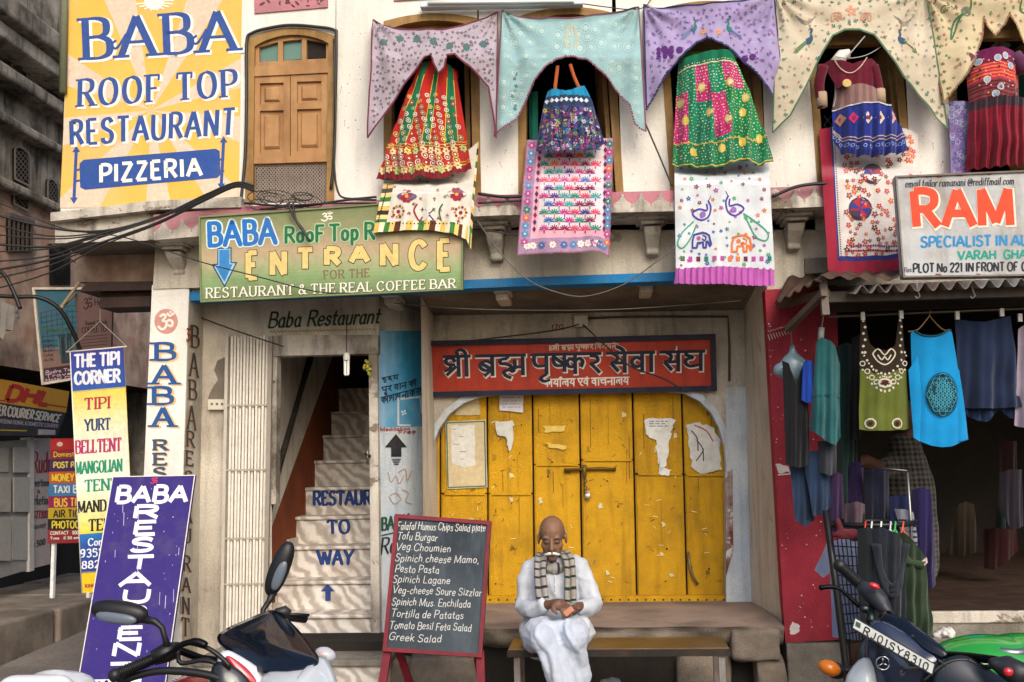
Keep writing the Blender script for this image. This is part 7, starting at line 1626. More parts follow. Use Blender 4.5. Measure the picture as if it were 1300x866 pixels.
mb.grid(loop, 44, 10, lambda u, v: lin('#34303e') if (u*44) % 5 < 1 else lin('#8f8a84')); mb.build('scarf_loop', 'cloth', MAN, True)
pk = thing('paper_packet', 'small paper packet held in the seated man\'s fingers', 'packet', Q3(722, 778, -.33)); mb = MB(); c = Q3(722, 776, -.325); mb.bar(c - Vector((.022, 0, .018)), c + Vector((.022, -.01, .018)), .032, .010, lin('#c98a6a')); bevel(mb.build('wrapper', 'print', pk), .003, 1)
# crumpled rag under the bench
rg = thing('crumpled_rag', 'crumpled grey blue rag lying under the bench', 'rag', P(775, 868, -.55)); blob('rag', [('e', P(775, 872, -.6), (.07, .06, .05)), ('e', P(783, 876, -.6), (.06, .05, .05))], .008, 'cloth', lin('#59646a'), rg, 3, lambda p: .02*noise.noise(p*30))
# ================================================================== clothes shop at the right
SX0 = P(1062, 600, -.05).x; SX1 = SX0 + 4.2; zf = P(1250, 776, -.14).z; zc2 = P(1250, 335, -.05).z
SH2 = thing('clothes_shop', 'dark open fronted clothes shop with brown floor under a tin awning', 'shop', ((SX0 + SX1)/2, 1.5, 0))
mb = MB(); y0, y1 = -.02, 3.6
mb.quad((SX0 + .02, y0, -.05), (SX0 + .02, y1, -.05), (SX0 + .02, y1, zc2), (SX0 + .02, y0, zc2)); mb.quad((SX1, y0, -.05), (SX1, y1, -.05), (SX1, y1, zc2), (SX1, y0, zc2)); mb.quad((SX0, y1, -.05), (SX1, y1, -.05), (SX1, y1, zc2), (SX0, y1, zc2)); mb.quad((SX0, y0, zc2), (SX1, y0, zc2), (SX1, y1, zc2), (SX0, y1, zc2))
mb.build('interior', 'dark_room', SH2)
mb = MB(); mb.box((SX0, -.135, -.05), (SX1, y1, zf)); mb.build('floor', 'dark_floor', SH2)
za = P(1250, 790, -.14).z; mb = MB(); mb.box((SX0 + .1, -.175, za), (SX1, -.136, zf + .005)); bevel(mb.build('step_edge', 'grimy_white', SH2), .008, 2)
mb = MB(); mb.box((SX0 + .1, -.16, -.05), (SX1, -.1365, za - .001)); mb.build('step_riser', 'concrete', SH2)
zl = P(1250, 808, -.16).z; mb = MB(); mb.box((SX0 + .1, -1.5, -.05), (SX1 + .6, -.1605, zl)); bevel(mb.build('lower_step', 'concrete', SH2), .02, 2)
# wall above the shop (behind sign and awning)
mb = MB(); pslab(mb, [(1020, 285), (1480, 270), (1480, 372), (1020, 372)], .01, .1); mb.build('wall_above', 'wall_cream', SH2)
mb = MB(); pslab(mb, [(1022, 328), (1062, 326), (1062, 345), (1022, 348)], -.03, .04); mb.build('grey_band', 'concrete', SH2)
# awning
AW = thing('tin_awning', 'corrugated tin awning with rusty left flap over the clothes shop', 'awning', P(1250, 372, -.5))
mb = MB(); xa, xb = P(1082, 362, -1.0).x, P(1450, 362, -1.0).x; zf0 = P(1140, 366, -1.0).z; zf1 = P(1300, 357, -1.0).z
nC = 150
def aw(u, v):
    x = lerp(xa, xb, u); z = lerp(zf0, zf1, u) + .022*math.sin(x*2*math.pi/.085); y = lerp(-1.0 + .02*noise.noise(Vector((x*3, 0, 0))), .02, v); return (x, y, z + .17*v)
mb.grid(aw, nC*4, 6); o = mb.build('corrugated_sheet', 'tin_sheet', AW, True); s = o.modifiers.new('t', 'SOLIDIFY'); s.thickness = .003
mb = MB(); a = [P(985, 384, -.55), P(1042, 352, -.85), P(1100, 352, -1.02), P(1096, 366, -.98), P(1050, 372, -.8)]
A, B, C, D = P(983, 386, -.4), P(1040, 354, -1.0), P(1104, 357, -1.03), P(1066, 366, .0)
mb.grid(lambda u, v: (A.lerp(B, u)).lerp(P(1000, 352, .0).lerp(P(1110, 340, .0), u), v) + Vector((0, 0, .012*math.sin(u*30))), 50, 6); o = mb.build('rusty_flap', 'rust_sheet', AW, True); s = o.modifiers.new('t', 'SOLIDIFY'); s.thickness = .006
mb = MB(); B2 = P(1140, 358, -1.03); mb.grid(lambda u, v: B.lerp(B2, u).lerp(P(1060, 345, -.1).lerp(P(1150, 342, -.1), u), v) + Vector((0, 0, .010*math.sin(u*26 + 1) + .01)), 40, 4); o = mb.build('rusty_flap', 'rust_sheet', AW, True)
mb = MB(); mb.bar(P(1000, 418, -.5), P(1046, 372, -.95), .035, .035, lin('#5a4c40')); mb.bar(P(1044, 352, -.9), P(1048, 400, -.9), .04, .04, lin('#6a6058')); mb.bar(P(990, 388, -.12), P(1048, 372, -.9), .05, .04, lin('#55483e')); mb.build('timber_frame', 'wood', AW)
mb = MB(); mb.bar(P(1046, 378, -.85), P(1440, 366, -.85), .06, .05, lin('#3e342c')); mb.bar(P(1050, 390, -.45), P(1440, 378, -.45), .06, .05, lin('#3a3028')); mb.build('rafter', 'wood', AW)
for x in (1164, 1234):
    mb = MB(); mb.tube([P(x + dx, y, -.95) for dx, y in ((0, 358), (1, 368), (4, 376), (0, 379), (-2, 376))], .004, lin('#c9c6c0'), 5); mb.build('hook', 'metal', AW)
RL = thing('hanging_rail', 'thin metal rail under the awning carrying tank tops and a skirt', 'rail', P(1200, 396, -.62)); mb = MB(); mb.tube([P(1052, 402, -.62), P(1440, 386, -.62)], .009, lin('#6a645c'), 8); mb.build('rail', 'metal', RL, True)
GC = 'garments hanging in the clothes shop front'
def garment(name, label, cols, Y, c, cat='garment', amp=.02, freq=.3, bulge=.05, seed=0, grow=True, nu=40, nv=30, colfn=None):
    return cloth(name, label, cat, cols, Y, amp, freq, bulge, colfn or (lambda u, v, x, y: lin(c)), nu, nv, GC, seed=seed, grow=grow)
def clips(th, M, pts):
    mb = MB()
    for x, y in pts: mb.bar(M(x, y - 5, .01), M(x + .5, y + 5, .01), .022, .02, lin('#b9b8b4'))
    mb.build('clip', 'plastic', th)
# blue tank top
BT = [(1156, 423, 1159, 546), (1158, 421, 1167, 561), (1166, 426, 1180, 566), (1178, 427, 1192, 568), (1190, 426, 1204, 567), (1200, 421, 1217, 562), (1205, 423, 1230, 558)]
th, M, xy, o = garment('tank_top', 'bright cyan blue tank top with round geometric print', BT, -.68, '#1286c2', 'tank top', .010, .16, .05, 51)
mb = MB(); dk = lin('#12323f'); cx, cy, rx, ry = 1192, 502, 18.5, 26
disc(mb, M, cx, cy, rx, lin('#16333c'), .022, 28, ry); ring(mb, M, cx, cy, rx + 1.2, 1.0, dk, .022, 28, ry + 1.6)
for i in range(-4, 5):
    for j in range(-5, 6):
        x, y = cx + i*5.0 + (2.5 if j % 2 else 0), cy + j*5.4
        if ((x-cx)/rx)**2 + ((y-cy)/ry)**2 < .72:
            ring(mb, M, x, y, 4.4, .55, lin('#4aa0b8'), .027, 10, 5)
mb.build('print', 'cloth', th, kind='stuff')
mb = MB(); mb.tube([M(x, y, .004) for x, y in catmull([(1160, 420), (1168, 426), (1179, 428), (1191, 426), (1201, 420)], 4)], .006, lin('#1a4a5e'), 5); mb.build('neck_binding', 'cloth', th, True)
mb = MB()
for s in ((1157, 424, 1163, 450, 1157, 470), (1204, 424, 1205, 448, 1216, 470)): pass
mb.tube([P(x, y, -.64) for x, y in catmull([(1180, 401), (1166, 418), (1153, 421)], 3)], .004, lin('#8a6a3a'), 5); mb.tube([P(x, y, -.64) for x, y in catmull([(1180, 401), (1196, 418), (1208, 419)], 3)], .004, lin('#8a6a3a'), 5); mb.tube([P(1180, 401, -.64), P(1181, 394, -.63)], .004, lin('#8a6a3a'), 5); mb.build('hanger', 'plastic', th)
SD = [(1153, 470, 1158, 548), (1156, 470, 1160, 548)]
BT2 = [(1160, 455, 1160, 546), (1153, 468, 1159, 547)]
# side flares below the armholes
for cols in ([(1153, 470, 1159, 556), (1158, 462, 1166, 560), (1164, 452, 1176, 562)], [(1200, 452, 1206, 562), (1210, 462, 1220, 560), (1216, 470, 1230, 557)]):
    cloth('side_panel', None, None, cols, -.70, .01, .2, .02, lambda u, v, x, y: lin('#1286c2'), 10, 16, parent=th, seed=51)
# olive top
OT = [(1092, 404, 1090, 545), (1097, 404, 1100, 547), (1102, 436, 1108, 547), (1110, 444, 1118, 547), (1122, 446, 1128, 547), (1134, 440, 1138, 546), (1138, 404, 1146, 546), (1143, 404, 1156, 544)]
def co(u, v, x, y): return lin('#2e2318') if y < 478 - abs(x - 1120)*.3 else lin('#5b6428')
th, M, xy, o = garment('tank_top', 'olive green tank top with white tribal embroidery', OT, -.66, '#5b6428', 'tank top', .012, .25, .05, 53, colfn=co)
mb = MB(); wt = lin('#c9c4b4')
for k in range(11):
    t = k/10; x = lerp(1094, 1147, t); y = 462 + 28*(1 - (2*t - 1)**2); ring(mb, M, x, y, 3, 1.2, wt, .008, 8); disc(mb, M, x, y + 8, 1.4, wt, .008, 6)
    disc(mb, M, x, y - 14, 1.6, wt, .008, 6); disc(mb, M, x + 2, y - 10, 1.2, wt, .008, 6)
for pts in ([(1106, 450), (1112, 444), (1120, 452), (1128, 444), (1134, 450), (1128, 460), (1120, 464), (1112, 460), (1106, 450)], [(1112, 452), (1116, 458), (1120, 454), (1124, 458), (1128, 452)]): stroke(mb, M, catmull(pts, 3), 1.6, wt, .009, smooth=True)
ring(mb, M, 1120, 487, 8, 2, wt, .009, 12, 5); disc(mb, M, 1120, 487, 5, lin('#4a1a1a'), .010, 9, 3)
for k in range(12): a = k*.52; disc(mb, M, 1120 + 12*math.cos(a), 488 + 9*math.sin(a), 1.3, wt, .009, 6)
for x in (1103, 1136):
    ring(mb, M, x, 538, 6, 1.8, wt, .009, 10); disc(mb, M, x, 538, 3, lin('#4a1a1a'), .009, 7)
for x in (1095, 1140):
    for k in range(6): disc(mb, M, x + (k % 2)*2, 408 + k*8, 1.8, wt, .009, 6)
mb.build('embroidery', 'cloth', th, kind='stuff'); clips(th, M, [(1094, 402), (1141, 401)])
# navy skirt
NV = [(1212, 405, 1216, 517), (1228, 408, 1236, 519), (1246, 410, 1258, 519), (1264, 406, 1278, 518), (1280, 402, 1297, 517)]
th, M, xy, o = garment('wrap_skirt', 'navy blue wrap skirt clipped to the rail', NV, -.67, '#1c2740', 'skirt', .03, .2, .04, 57, nu=60); clips(th, M, [(1214, 401), (1268, 398)])
cloth('hem_tail', None, None, [(1222, 515, 1222, 524), (1236, 516, 1238, 534), (1250, 516, 1252, 536), (1264, 516, 1266, 520), (1284, 515, 1284, 532), (1290, 515, 1290, 530)], -.63, .02, .4, .02, lambda u, v, x, y: lin('#1f2f4c'), 40, 6, parent=th)
th, M, xy, o = garment('tunic', 'pale lilac patterned tunic at the end of the rail', [(1292, 418, 1288, 540), (1300, 412, 1304, 545), (1320, 410, 1326, 545), (1340, 414, 1350, 540)], -.66, '#8f8494', 'tunic', .015, .3, .04, 59); clips(th, M, [(1293, 404)])
# bust form with black dress, blue cloth, teal halter top
th, M, xy, o = garment('slip_dress', 'black slip dress on a translucent bust hanger beside the red wall', [(993, 458, 997, 588), (1000, 462, 1004, 592), (1008, 490, 1012, 594), (1018, 462, 1022, 592), (1024, 456, 1028, 588)], -.52, '#17181c', 'dress', .015, .4, .06, 61)
blob('bust_form', [('e', P(1007, 468, -.44), (.085, .05, .10)), ('t', [P(1007, 462, -.44), P(1006, 440, -.44)], [.035, .02]), ('t', [P(990, 470, -.44), P(1024, 466, -.44)], [.045, .045])], .012, 'mannequin', lin('#7d97a3'), th, 6)
mb = MB(); mb.tube([P(1006, 442, -.46), P(1004, 420, -.5)], .004, lin('#8a867e'), 5); mb.build('hook', 'metal', th)
garment('cloth_strip', 'royal blue strappy top hanging between the black dress and the teal top', [(1019, 462, 1017, 508), (1025, 458, 1024, 512), (1032, 460, 1034, 510)], -.60, '#1a3f9a', 'top', .01, .5, .03, 62)
th, M, xy, o = garment('halter_top', 'teal green gathered halter top on a bust form', [(1034, 436, 1028, 545), (1040, 430, 1040, 556), (1050, 434, 1052, 564), (1058, 440, 1060, 566), (1066, 462, 1067, 555)], -.62, '#23585c', 'top', .03, .35, .07, 63)
mb = MB(); mb.tube([P(1042, 432, -.6), P(1043, 416, -.6)], .018, lin('#9aa6a4'), 8); mb.tube([P(1043, 418, -.6), P(1046, 396, -.6)], .004, lin('#8a867e'), 5); mb.build('form_neck', 'plastic', th, True)
mb = MB(); stroke(mb, M, [(1028, 505), (1045, 502), (1066, 503)], 2, lin('#1f4e52'), .006); mb.build('waist_seam', 'cloth', th)
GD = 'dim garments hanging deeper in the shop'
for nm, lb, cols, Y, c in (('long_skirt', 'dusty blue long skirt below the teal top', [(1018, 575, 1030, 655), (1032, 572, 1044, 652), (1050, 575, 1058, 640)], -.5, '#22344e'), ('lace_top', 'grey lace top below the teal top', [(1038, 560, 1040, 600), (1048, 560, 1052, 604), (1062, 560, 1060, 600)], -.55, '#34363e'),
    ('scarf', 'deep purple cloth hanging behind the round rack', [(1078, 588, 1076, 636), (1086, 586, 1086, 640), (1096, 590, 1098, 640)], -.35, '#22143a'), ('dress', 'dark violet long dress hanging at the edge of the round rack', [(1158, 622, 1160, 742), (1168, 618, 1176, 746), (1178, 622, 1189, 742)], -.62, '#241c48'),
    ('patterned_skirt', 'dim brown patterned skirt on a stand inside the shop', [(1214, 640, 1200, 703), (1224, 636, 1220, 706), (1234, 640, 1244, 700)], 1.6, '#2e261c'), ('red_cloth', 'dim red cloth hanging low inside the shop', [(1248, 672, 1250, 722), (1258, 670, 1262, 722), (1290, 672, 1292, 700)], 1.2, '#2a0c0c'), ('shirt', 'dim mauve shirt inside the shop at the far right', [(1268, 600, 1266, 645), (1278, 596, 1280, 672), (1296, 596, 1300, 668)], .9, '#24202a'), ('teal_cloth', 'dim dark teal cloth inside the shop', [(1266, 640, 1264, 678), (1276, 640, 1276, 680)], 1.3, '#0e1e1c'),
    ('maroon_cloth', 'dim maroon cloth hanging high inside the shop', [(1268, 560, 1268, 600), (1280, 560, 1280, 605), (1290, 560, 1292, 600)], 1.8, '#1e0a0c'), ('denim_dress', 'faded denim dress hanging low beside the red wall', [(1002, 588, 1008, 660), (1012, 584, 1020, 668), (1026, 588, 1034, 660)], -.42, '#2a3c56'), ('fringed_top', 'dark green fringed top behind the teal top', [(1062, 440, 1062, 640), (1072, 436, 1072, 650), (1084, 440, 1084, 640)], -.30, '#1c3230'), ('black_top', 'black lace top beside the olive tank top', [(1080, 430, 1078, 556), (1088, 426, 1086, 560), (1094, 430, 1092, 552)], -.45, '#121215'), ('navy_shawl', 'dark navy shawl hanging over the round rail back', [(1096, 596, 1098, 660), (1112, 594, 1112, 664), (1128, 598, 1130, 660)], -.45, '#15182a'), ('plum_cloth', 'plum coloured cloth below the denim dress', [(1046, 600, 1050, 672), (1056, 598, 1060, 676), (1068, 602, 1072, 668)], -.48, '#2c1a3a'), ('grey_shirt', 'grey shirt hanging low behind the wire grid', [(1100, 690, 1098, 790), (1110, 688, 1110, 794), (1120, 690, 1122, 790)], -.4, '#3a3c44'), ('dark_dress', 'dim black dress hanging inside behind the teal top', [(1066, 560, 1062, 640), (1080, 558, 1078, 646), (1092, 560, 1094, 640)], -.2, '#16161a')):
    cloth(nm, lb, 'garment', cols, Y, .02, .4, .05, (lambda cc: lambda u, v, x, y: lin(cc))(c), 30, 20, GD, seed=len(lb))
# wire grid with a pale shirt, round rail with dark clothes
RK = thing('grid_rack', 'black wire grid rack standing at the shop corner by the red wall', 'rack', P(1075, 850, -.75).xy.to_3d()); bk = lin('#141416')
mb = MB(); mb.tube([P(1048, 648, -.75), P(1062, 750, -.78), P(1075, 858, -.8), P(1079, 900, -.8)], .019, bk, 8); mb.build('post', 'plastic', RK, True)
mb = MB(); mb.tube([P(1096, 652, -.6), P(1101, 760, -.62), P(1106, 900, -.64)], .014, bk, 8); mb.build('post', 'plastic', RK, True)
mb = MB()
def gp_(u, v): return P(lerp(lerp(1049, 1096, u), lerp(1072, 1103, u), v), lerp(lerp(668, 672, u), lerp(818, 812, u), v), lerp(-.76, -.62, u))
for k in range(9): mb.tube([gp_(k/8, 0), gp_(k/8, .5), gp_(k/8, 1)], .0035, bk, 4)
for k in range(13): mb.tube([gp_(0, k/12), gp_(1, k/12)], .0035, bk, 4)
mb.build('wire_grid', 'plastic', RK, kind='stuff')
th, M, xy, o = cloth('tee_shirt', 'pale blue tee shirt hung behind the black wire grid', 'shirt', [(1052, 688, 1056, 808), (1066, 684, 1072, 810), (1082, 684, 1088, 811), (1098, 690, 1100, 812)], -.58, .012, .2, .03, lambda u, v, x, y: lin('#757e9c'), 30, 30, GC, seed=70)
cloth('sleeve', None, None, [(1048, 690, 1034, 724), (1054, 688, 1044, 733), (1060, 690, 1052, 728)], -.585, .008, .3, .02, lambda u, v, x, y: lin('#818aa6'), 10, 10, parent=th)
RR = thing('round_clothes_rail', 'round black clothes rail on a thin steel post', 'clothes rail', P(1120, 850, -.7).xy.to_3d())
rc = P(1108, 664, -.7); mb = MB(); rad = P(1160, 664, -.7).x - rc.x
mb.tube([rc + Vector((rad*math.cos(a), rad*.85*math.sin(a), .0)) for a in [k*math.pi/16 for k in range(33)]], .014, bk, 8, False); mb.build('ring', 'plastic', RR, True)
mb = MB(); mb.tube([P(1152, 600, -.68), P(1157, 672, -.68), P(1160, 900, -.68)], .008, lin('#8a8a88'), 8); mb.build('post', 'metal', RR, True)
mb = MB(); mb.tube([P(1094, 592, -.5), P(1152, 598, -.66)], .007, lin('#5a5a58'), 8); mb.build('arm', 'metal', RR, True)
for k, (cols, Y, c, lb) in enumerate((([(1088, 672, 1092, 800), (1098, 668, 1104, 806), (1110, 672, 1116, 806)], -.92, '#22282a', 'charcoal dress on the round rail, beside the wire grid'), ([(1102, 672, 1104, 800), (1116, 668, 1122, 812), (1134, 676, 1140, 812), (1148, 690, 1152, 806)], -.98, '#20242c', 'black cowl neck top on the round rail'), ([(1134, 676, 1146, 804), (1146, 676, 1158, 812), (1160, 690, 1172, 814), (1170, 706, 1186, 808)], -.95, '#2b3a28', 'dark green folded trousers on the round rail'),
    ([(1128, 630, 1132, 700), (1142, 628, 1146, 720), (1158, 632, 1170, 720)], -.55, '#20264a', 'navy top on the round rail behind the green trousers'), ([(1136, 646, 1144, 690), (1146, 646, 1156, 720), (1156, 650, 1172, 744)], -.60, '#8a8c96', 'white and navy striped top on the round rail'), ([(1070, 640, 1072, 664), (1084, 636, 1086, 668), (1098, 640, 1098, 668)], -.6, '#4a3a44', 'brown patterned scarf tucked in the rack'))):
    th, M, xy, o = cloth('rail_garment', lb, 'garment', cols, Y, .03, .32, .06, (lambda cc: lambda u, v, x, y: lin(cc))(c), 40, 30, 'clothes on the round rail', seed=80 + k)
    if k == 1:
        mb = MB()
        for j in range(3): mb.tube([M(x, y, .015) for x, y in catmull([(1112 - j*2, 690), (1116, 726 + j*5), (1128, 742 + j*6), (1140, 726 + j*5), (1146 + j*2, 690)], 5)], .014, lin('#262a33'), 8)
        mb.build('cowl', 'cloth', th, True)
    if k == 2: mb = MB(); poly(mb, M, [(1164, 712), (1172, 706), (1174, 713), (1168, 718)], lin('#c9b4b0'), .008); mb.tube([M(x, y, .01) for x, y in ((1136, 690), (1150, 712), (1168, 716))], .02, lin('#31422c'), 8); mb.build('tag', 'cloth', th)
    if k == 4: 
        mb = MB(); [stroke(mb, M, [(1140, 660 + j*7), (1160, 660 + j*7)], 2.4, lin('#23284a'), .006) for j in range(5)]; mb.build('stripes', 'cloth', th)
HG = ['#c8302a', '#c9c9c9', '#d9d9d9', '#b0b8c0', '#3f9a4a', '#c8502a']
for k, x in enumerate((1098, 1106, 1118, 1130, 1136, 1146)):
    hgr = thing('clothes_hanger', ['red plastic hanger hooked on the round rail', 'steel hanger beside the red hanger on the round rail', 'steel hanger above the black cowl neck top', 'steel hanger beside the green hanger on the round rail', 'green plastic hanger hooked on the round rail', 'orange plastic hanger hooked on the round rail'][k], 'hanger', P(x, 672, -.9), 'hangers on the round rail'); mb = MB()
    mb.tube([P(x + 1, 662, -.9), P(x, 672, -.91), P(x - 4, 680, -.93)], .005, lin(HG[k]), 6); mb.tube([P(x, 672, -.91), P(x + 6, 682, -.93)], .006, lin(HG[k]), 6); mb.build('hook', 'plastic', hgr, True)
rb = thing('red_bag', 'small dark red bag hanging on the rack beside the wire grid', 'bag', P(1078, 686, -.85)); blob('pouch', [('e', P(1076, 678, -.85), (.07, .04, .03)), ('e', P(1086, 680, -.85), (.05, .04, .03)), ('t', [P(1064, 660, -.85), P(1068, 676, -.85)], [.012, .02])], .008, 'cloth', lin('#5a1e28'), rb, 3, lambda p: .008*noise.noise(p*30))
# shopkeeper, half hidden
SK = thing('person', 'shopkeeper in a checked shirt reaching forward inside the dim shop', 'person', P(1140, 740, .35)); YS_ = .35
def q3(x, y, d=0): return P(x, y, YS_ + d)
blob('body', [('t', [q3(1146, 590), q3(1120, 596, -.1), q3(1098, 584, -.3), q3(1082, 588, -.4)], [.07, .05, .042, .036]), ('e', q3(1080, 588, -.42), (.05, .04, .03)), ('t', [q3(1150, 566), q3(1152, 545)], [.055, .055]), ('e', q3(1150, 528, -.02), (.075, .09, .11)), ('t', [q3(1152, 590), q3(1156, 690), q3(1156, 720)], [.12, .14, .14]), ('t', [q3(1148, 720), q3(1140, 728, -.35), q3(1140, 800, -.35)], [.08, .07, .05])], .012, 'skin', lin('#5a3a2c'), SK, 5)
def ck(p): a = int(p.x*60) % 2; b = int(p.z*60) % 2; return lin('#1e1c20') if a and b else lin('#45423e') if a != b else lin('#5e5952')
blob('shirt', [('t', [q3(1148, 572), q3(1152, 610), q3(1156, 680), q3(1156, 715)], [.12, .17, .18, .18]), ('t', [q3(1146, 580), q3(1130, 594, -.08), q3(1122, 594, -.12)], [.09, .07, .065])], .010, 'cloth', ck, SK, 5, lambda p: .006*noise.noise(p*14))
tr = thing('crumpled_plastic', 'crumpled white plastic scrap on the concrete step', 'litter', P(1205, 806, -.5)); zt2 = zl + .03; c = PZ(1203, 803, zt2); blob('scrap', [('e', c, (.05, .04, .03)), ('e', c + Vector((-.05, .01, -.01)), (.03, .03, .02))], .006, 'plastic', lin('#c9c9c9'), tr, 2, lambda p: .015*noise.noise(p*40))
# ================================================================== motorbikes
def wheel(parent, c, ax, r=.31, w=.055):
    ax = Vector(ax).normalized(); a = ax.orthogonal().normalized(); b = ax.cross(a); c = Vector(c); mb = MB()
    mb.grid(lambda u, v: c + (a*math.cos(2*math.pi*u) + b*math.sin(2*math.pi*u))*(r - w + w*math.cos(2*math.pi*v)) + ax*w*math.sin(2*math.pi*v), 36, 10, lin('#161616')); wl_ = mb.build('wheel', 'plastic', parent, True)
    mb = MB(); mb.grid(lambda u, v: c + (a*math.cos(2*math.pi*u) + b*math.sin(2*math.pi*u))*(r - 1.9*w + .012*math.cos(2*math.pi*v)) + ax*.03*math.sin(2*math.pi*v), 36, 6, lin('#3a3a3c'))
    for k in range(6): an = k*math.pi/3; mb.bar(c, c + (a*math.cos(an) + b*math.sin(an))*(r - 1.9*w), .03, .02, lin('#3a3a3c'))
    mb.lathe(c - ax*.04, ax, [(0, .05), (.08, .05)], lin('#4a4a4c'), 14); mb.build('rim', 'metal', wl_, True)
def chassis(parent, head, d, seatcol, bodycol, zoff=0):
    """engine, forks, seat, tail and wheels laid out back from the steering head"""
    h = Vector(head); d = Vector(d).normalized(); s = d.cross(Vector((0, 0, 1))).normalized()
    fw = h + d*.42; fw.z = .31; rw = h - d*.90; rw.z = .31
    wheel(parent, fw, s); wheel(parent, rw, s, w=.065)
    for k in (-1, 1): mb = MB(); mb.tube([h + s*.09*k - Vector((0, 0, .05)), fw + s*.09*k], .026, lin('#4a4a4c'), 10); mb.build('fork', 'metal', parent, True)
    blob('engine', [('e', h - d*.28 + Vector((0, 0, .38 - h.z)), (.17, .17, .19)), ('e', h - d*.45 + Vector((0, 0, .32 - h.z)), (.15, .15, .12)), ('t', [h - d*.2 + Vector((0, 0, .5 - h.z)), h - d*.25 + Vector((0, 0, .68 - h.z))], [.11, .10])], .02, 'metal', lin('#4a4a4a'), parent, 3)
    blob('seat', [('t', [h - d*.48 + Vector((0, 0, .60 - h.z)), h - d*.8 + Vector((0, 0, .58 - h.z)), h - d*1.15 + Vector((0, 0, .60 - h.z))], [.10, .11, .08])], .02, 'plastic', lin(seatcol), parent, 4)
    blob('tail', [('t', [h - d*.5 + Vector((0, 0, .50 - h.z)), h - d*1.2 + Vector((0, 0, .54 - h.z))], [.11, .07])], .02, 'gloss', lin(bodycol), parent, 4)
    mb = MB(); mb.tube([h, h - d*.2 + Vector((0, 0, .55 - h.z)), h - d*.6 + Vector((0, 0, .35 - h.z)), rw], .03, lin('#1c1c1e'), 8); mb.tube([h - d*.1, h - d*.5 + Vector((0, 0, .52 - h.z)), h - d*1.1 + Vector((0, 0, .54 - h.z))], .028, lin('#1c1c1e'), 8); mb.build('frame', 'paint', parent, True)
def panel(parent, name, pts, Yf, mat, col, thick=.02, bul=.0, n=10):
    """curved body panel: outline in pixels, filled as a fan of rings bulging towards the street"""
    cx, cy = sum(p[0] for p in pts)/len(pts), sum(p[1] for p in pts)/len(pts); out = catmull(pts, 4, True); m = len(out); mb = MB()
    yf = Yf if callable(Yf) else (lambda x, y: Yf)
    def fn(u, v):
        i = int(round(u*m)) % m; x, y = lerp(out[i][0], cx, v), lerp(out[i][1], cy, v); p = P(x, y, yf(x, y)); return p + Vector((0, -bul*(1 - (1 - v)**2), bul*.2*v))
    mb.grid(fn, m, n, lin(col), closeu=True); o = mb.build(name, mat, parent, True)
    s = o.modifiers.new('t', 'SOLIDIFY'); s.thickness = thick; s.offset = -1; return o
# ---- left bike
YL2 = -3.55
LB = thing('motorbike', 'black motorbike with dark visor and two mirrors parked before the entrance', 'motorbike', (P(330, 866, YL2).x, YL2, 0))
def l3(x, y, d=0): return P(x, y, YL2 + d)
mk = lin('#17171a')
for nm, c, r, rot, d, lp in (('mirror', (152, 777), (.090, .028, .034), -8, -.1, (150, 790)), ('mirror', (355, 722), (.034, .030, .098), 22, .35, (360, 742))):
    mb = MB(); R_ = Matrix.Rotation(math.radians(-rot if nm and c[0] < 200 else rot), 3, 'Y'); pos = l3(c[0], c[1], d); mb.ell(pos, r, mk, 22, 12, R_, .85); mo = mb.build('mirror', 'plastic', LB, True)
    mb = MB(); off_ = Vector((0, -.022, -.014)) if c[0] < 200 else Vector((.006, -.022, -.02)); rr_ = (r[0]*.72, .012, r[2]*.5) if c[0] < 200 else (r[0]*.55, .012, r[2]*.55); mb.ell(pos + off_, rr_, lin('#8f97a2'), 20, 10, R_, .85); mb.build('mirror_face', 'mirror_glass', mo, True)
mb = MB(); mb.tube([l3(x, y, d) for x, y, d in ((182, 786, -.1), (197, 789, -.1), (206, 797, -.1), (210, 812, -.1), (214, 828, -.08))], [.014, .011, .009, .009, .014], mk, 8); mb.build('mirror_stem', 'plastic', LB, True)
mb = MB(); mb.tube([l3(x, y, d) for x, y, d in ((347, 752, .35), (341, 764, .34), (334, 774, .33), (333, 792, .3))], [.016, .010, .009, .014], mk, 8); mb.build('mirror_stem', 'plastic', LB, True)
mb = MB(); g0, g1 = l3(146, 857, -.16), l3(196, 836, -.10)
for k in range(24): mb.tube([g0.lerp(g1, k/24), g0.lerp(g1, (k + .7)/24)], .0185 if k % 2 else .0168, lin('#141416'), 10)
mb.ell(g0, (.02, .02, .02), lin('#1c1c1e')); mb.build('grip', 'plastic', LB, True)
mb = MB(); mb.tube([g1, l3(226, 825, -.07), l3(255, 836, 0), l3(300, 842, .1), l3(340, 800, .28), l3(356, 780, .33)], .012, lin('#1a1a1c'), 8); mb.build('handlebar', 'metal', LB, True)
mb = MB(); mb.tube([l3(194, 836, -.1), l3(212, 828, -.08), l3(228, 824, -.06)], [.022, .030, .022], lin('#161618'), 10); mb.build('switch_housing', 'plastic', LB, True)
mb = MB(); mb.tube([l3(x, y, -.14) for x, y in catmull([(160, 858), (190, 842), (214, 830), (232, 818), (250, 815), (262, 820)], 4)], [.005]*5 + [.006]*5 + [.009]*5 + [.012]*5 + [.010], lin('#1e1e20'), 8); mb.build('brake_lever', 'metal', LB, True)
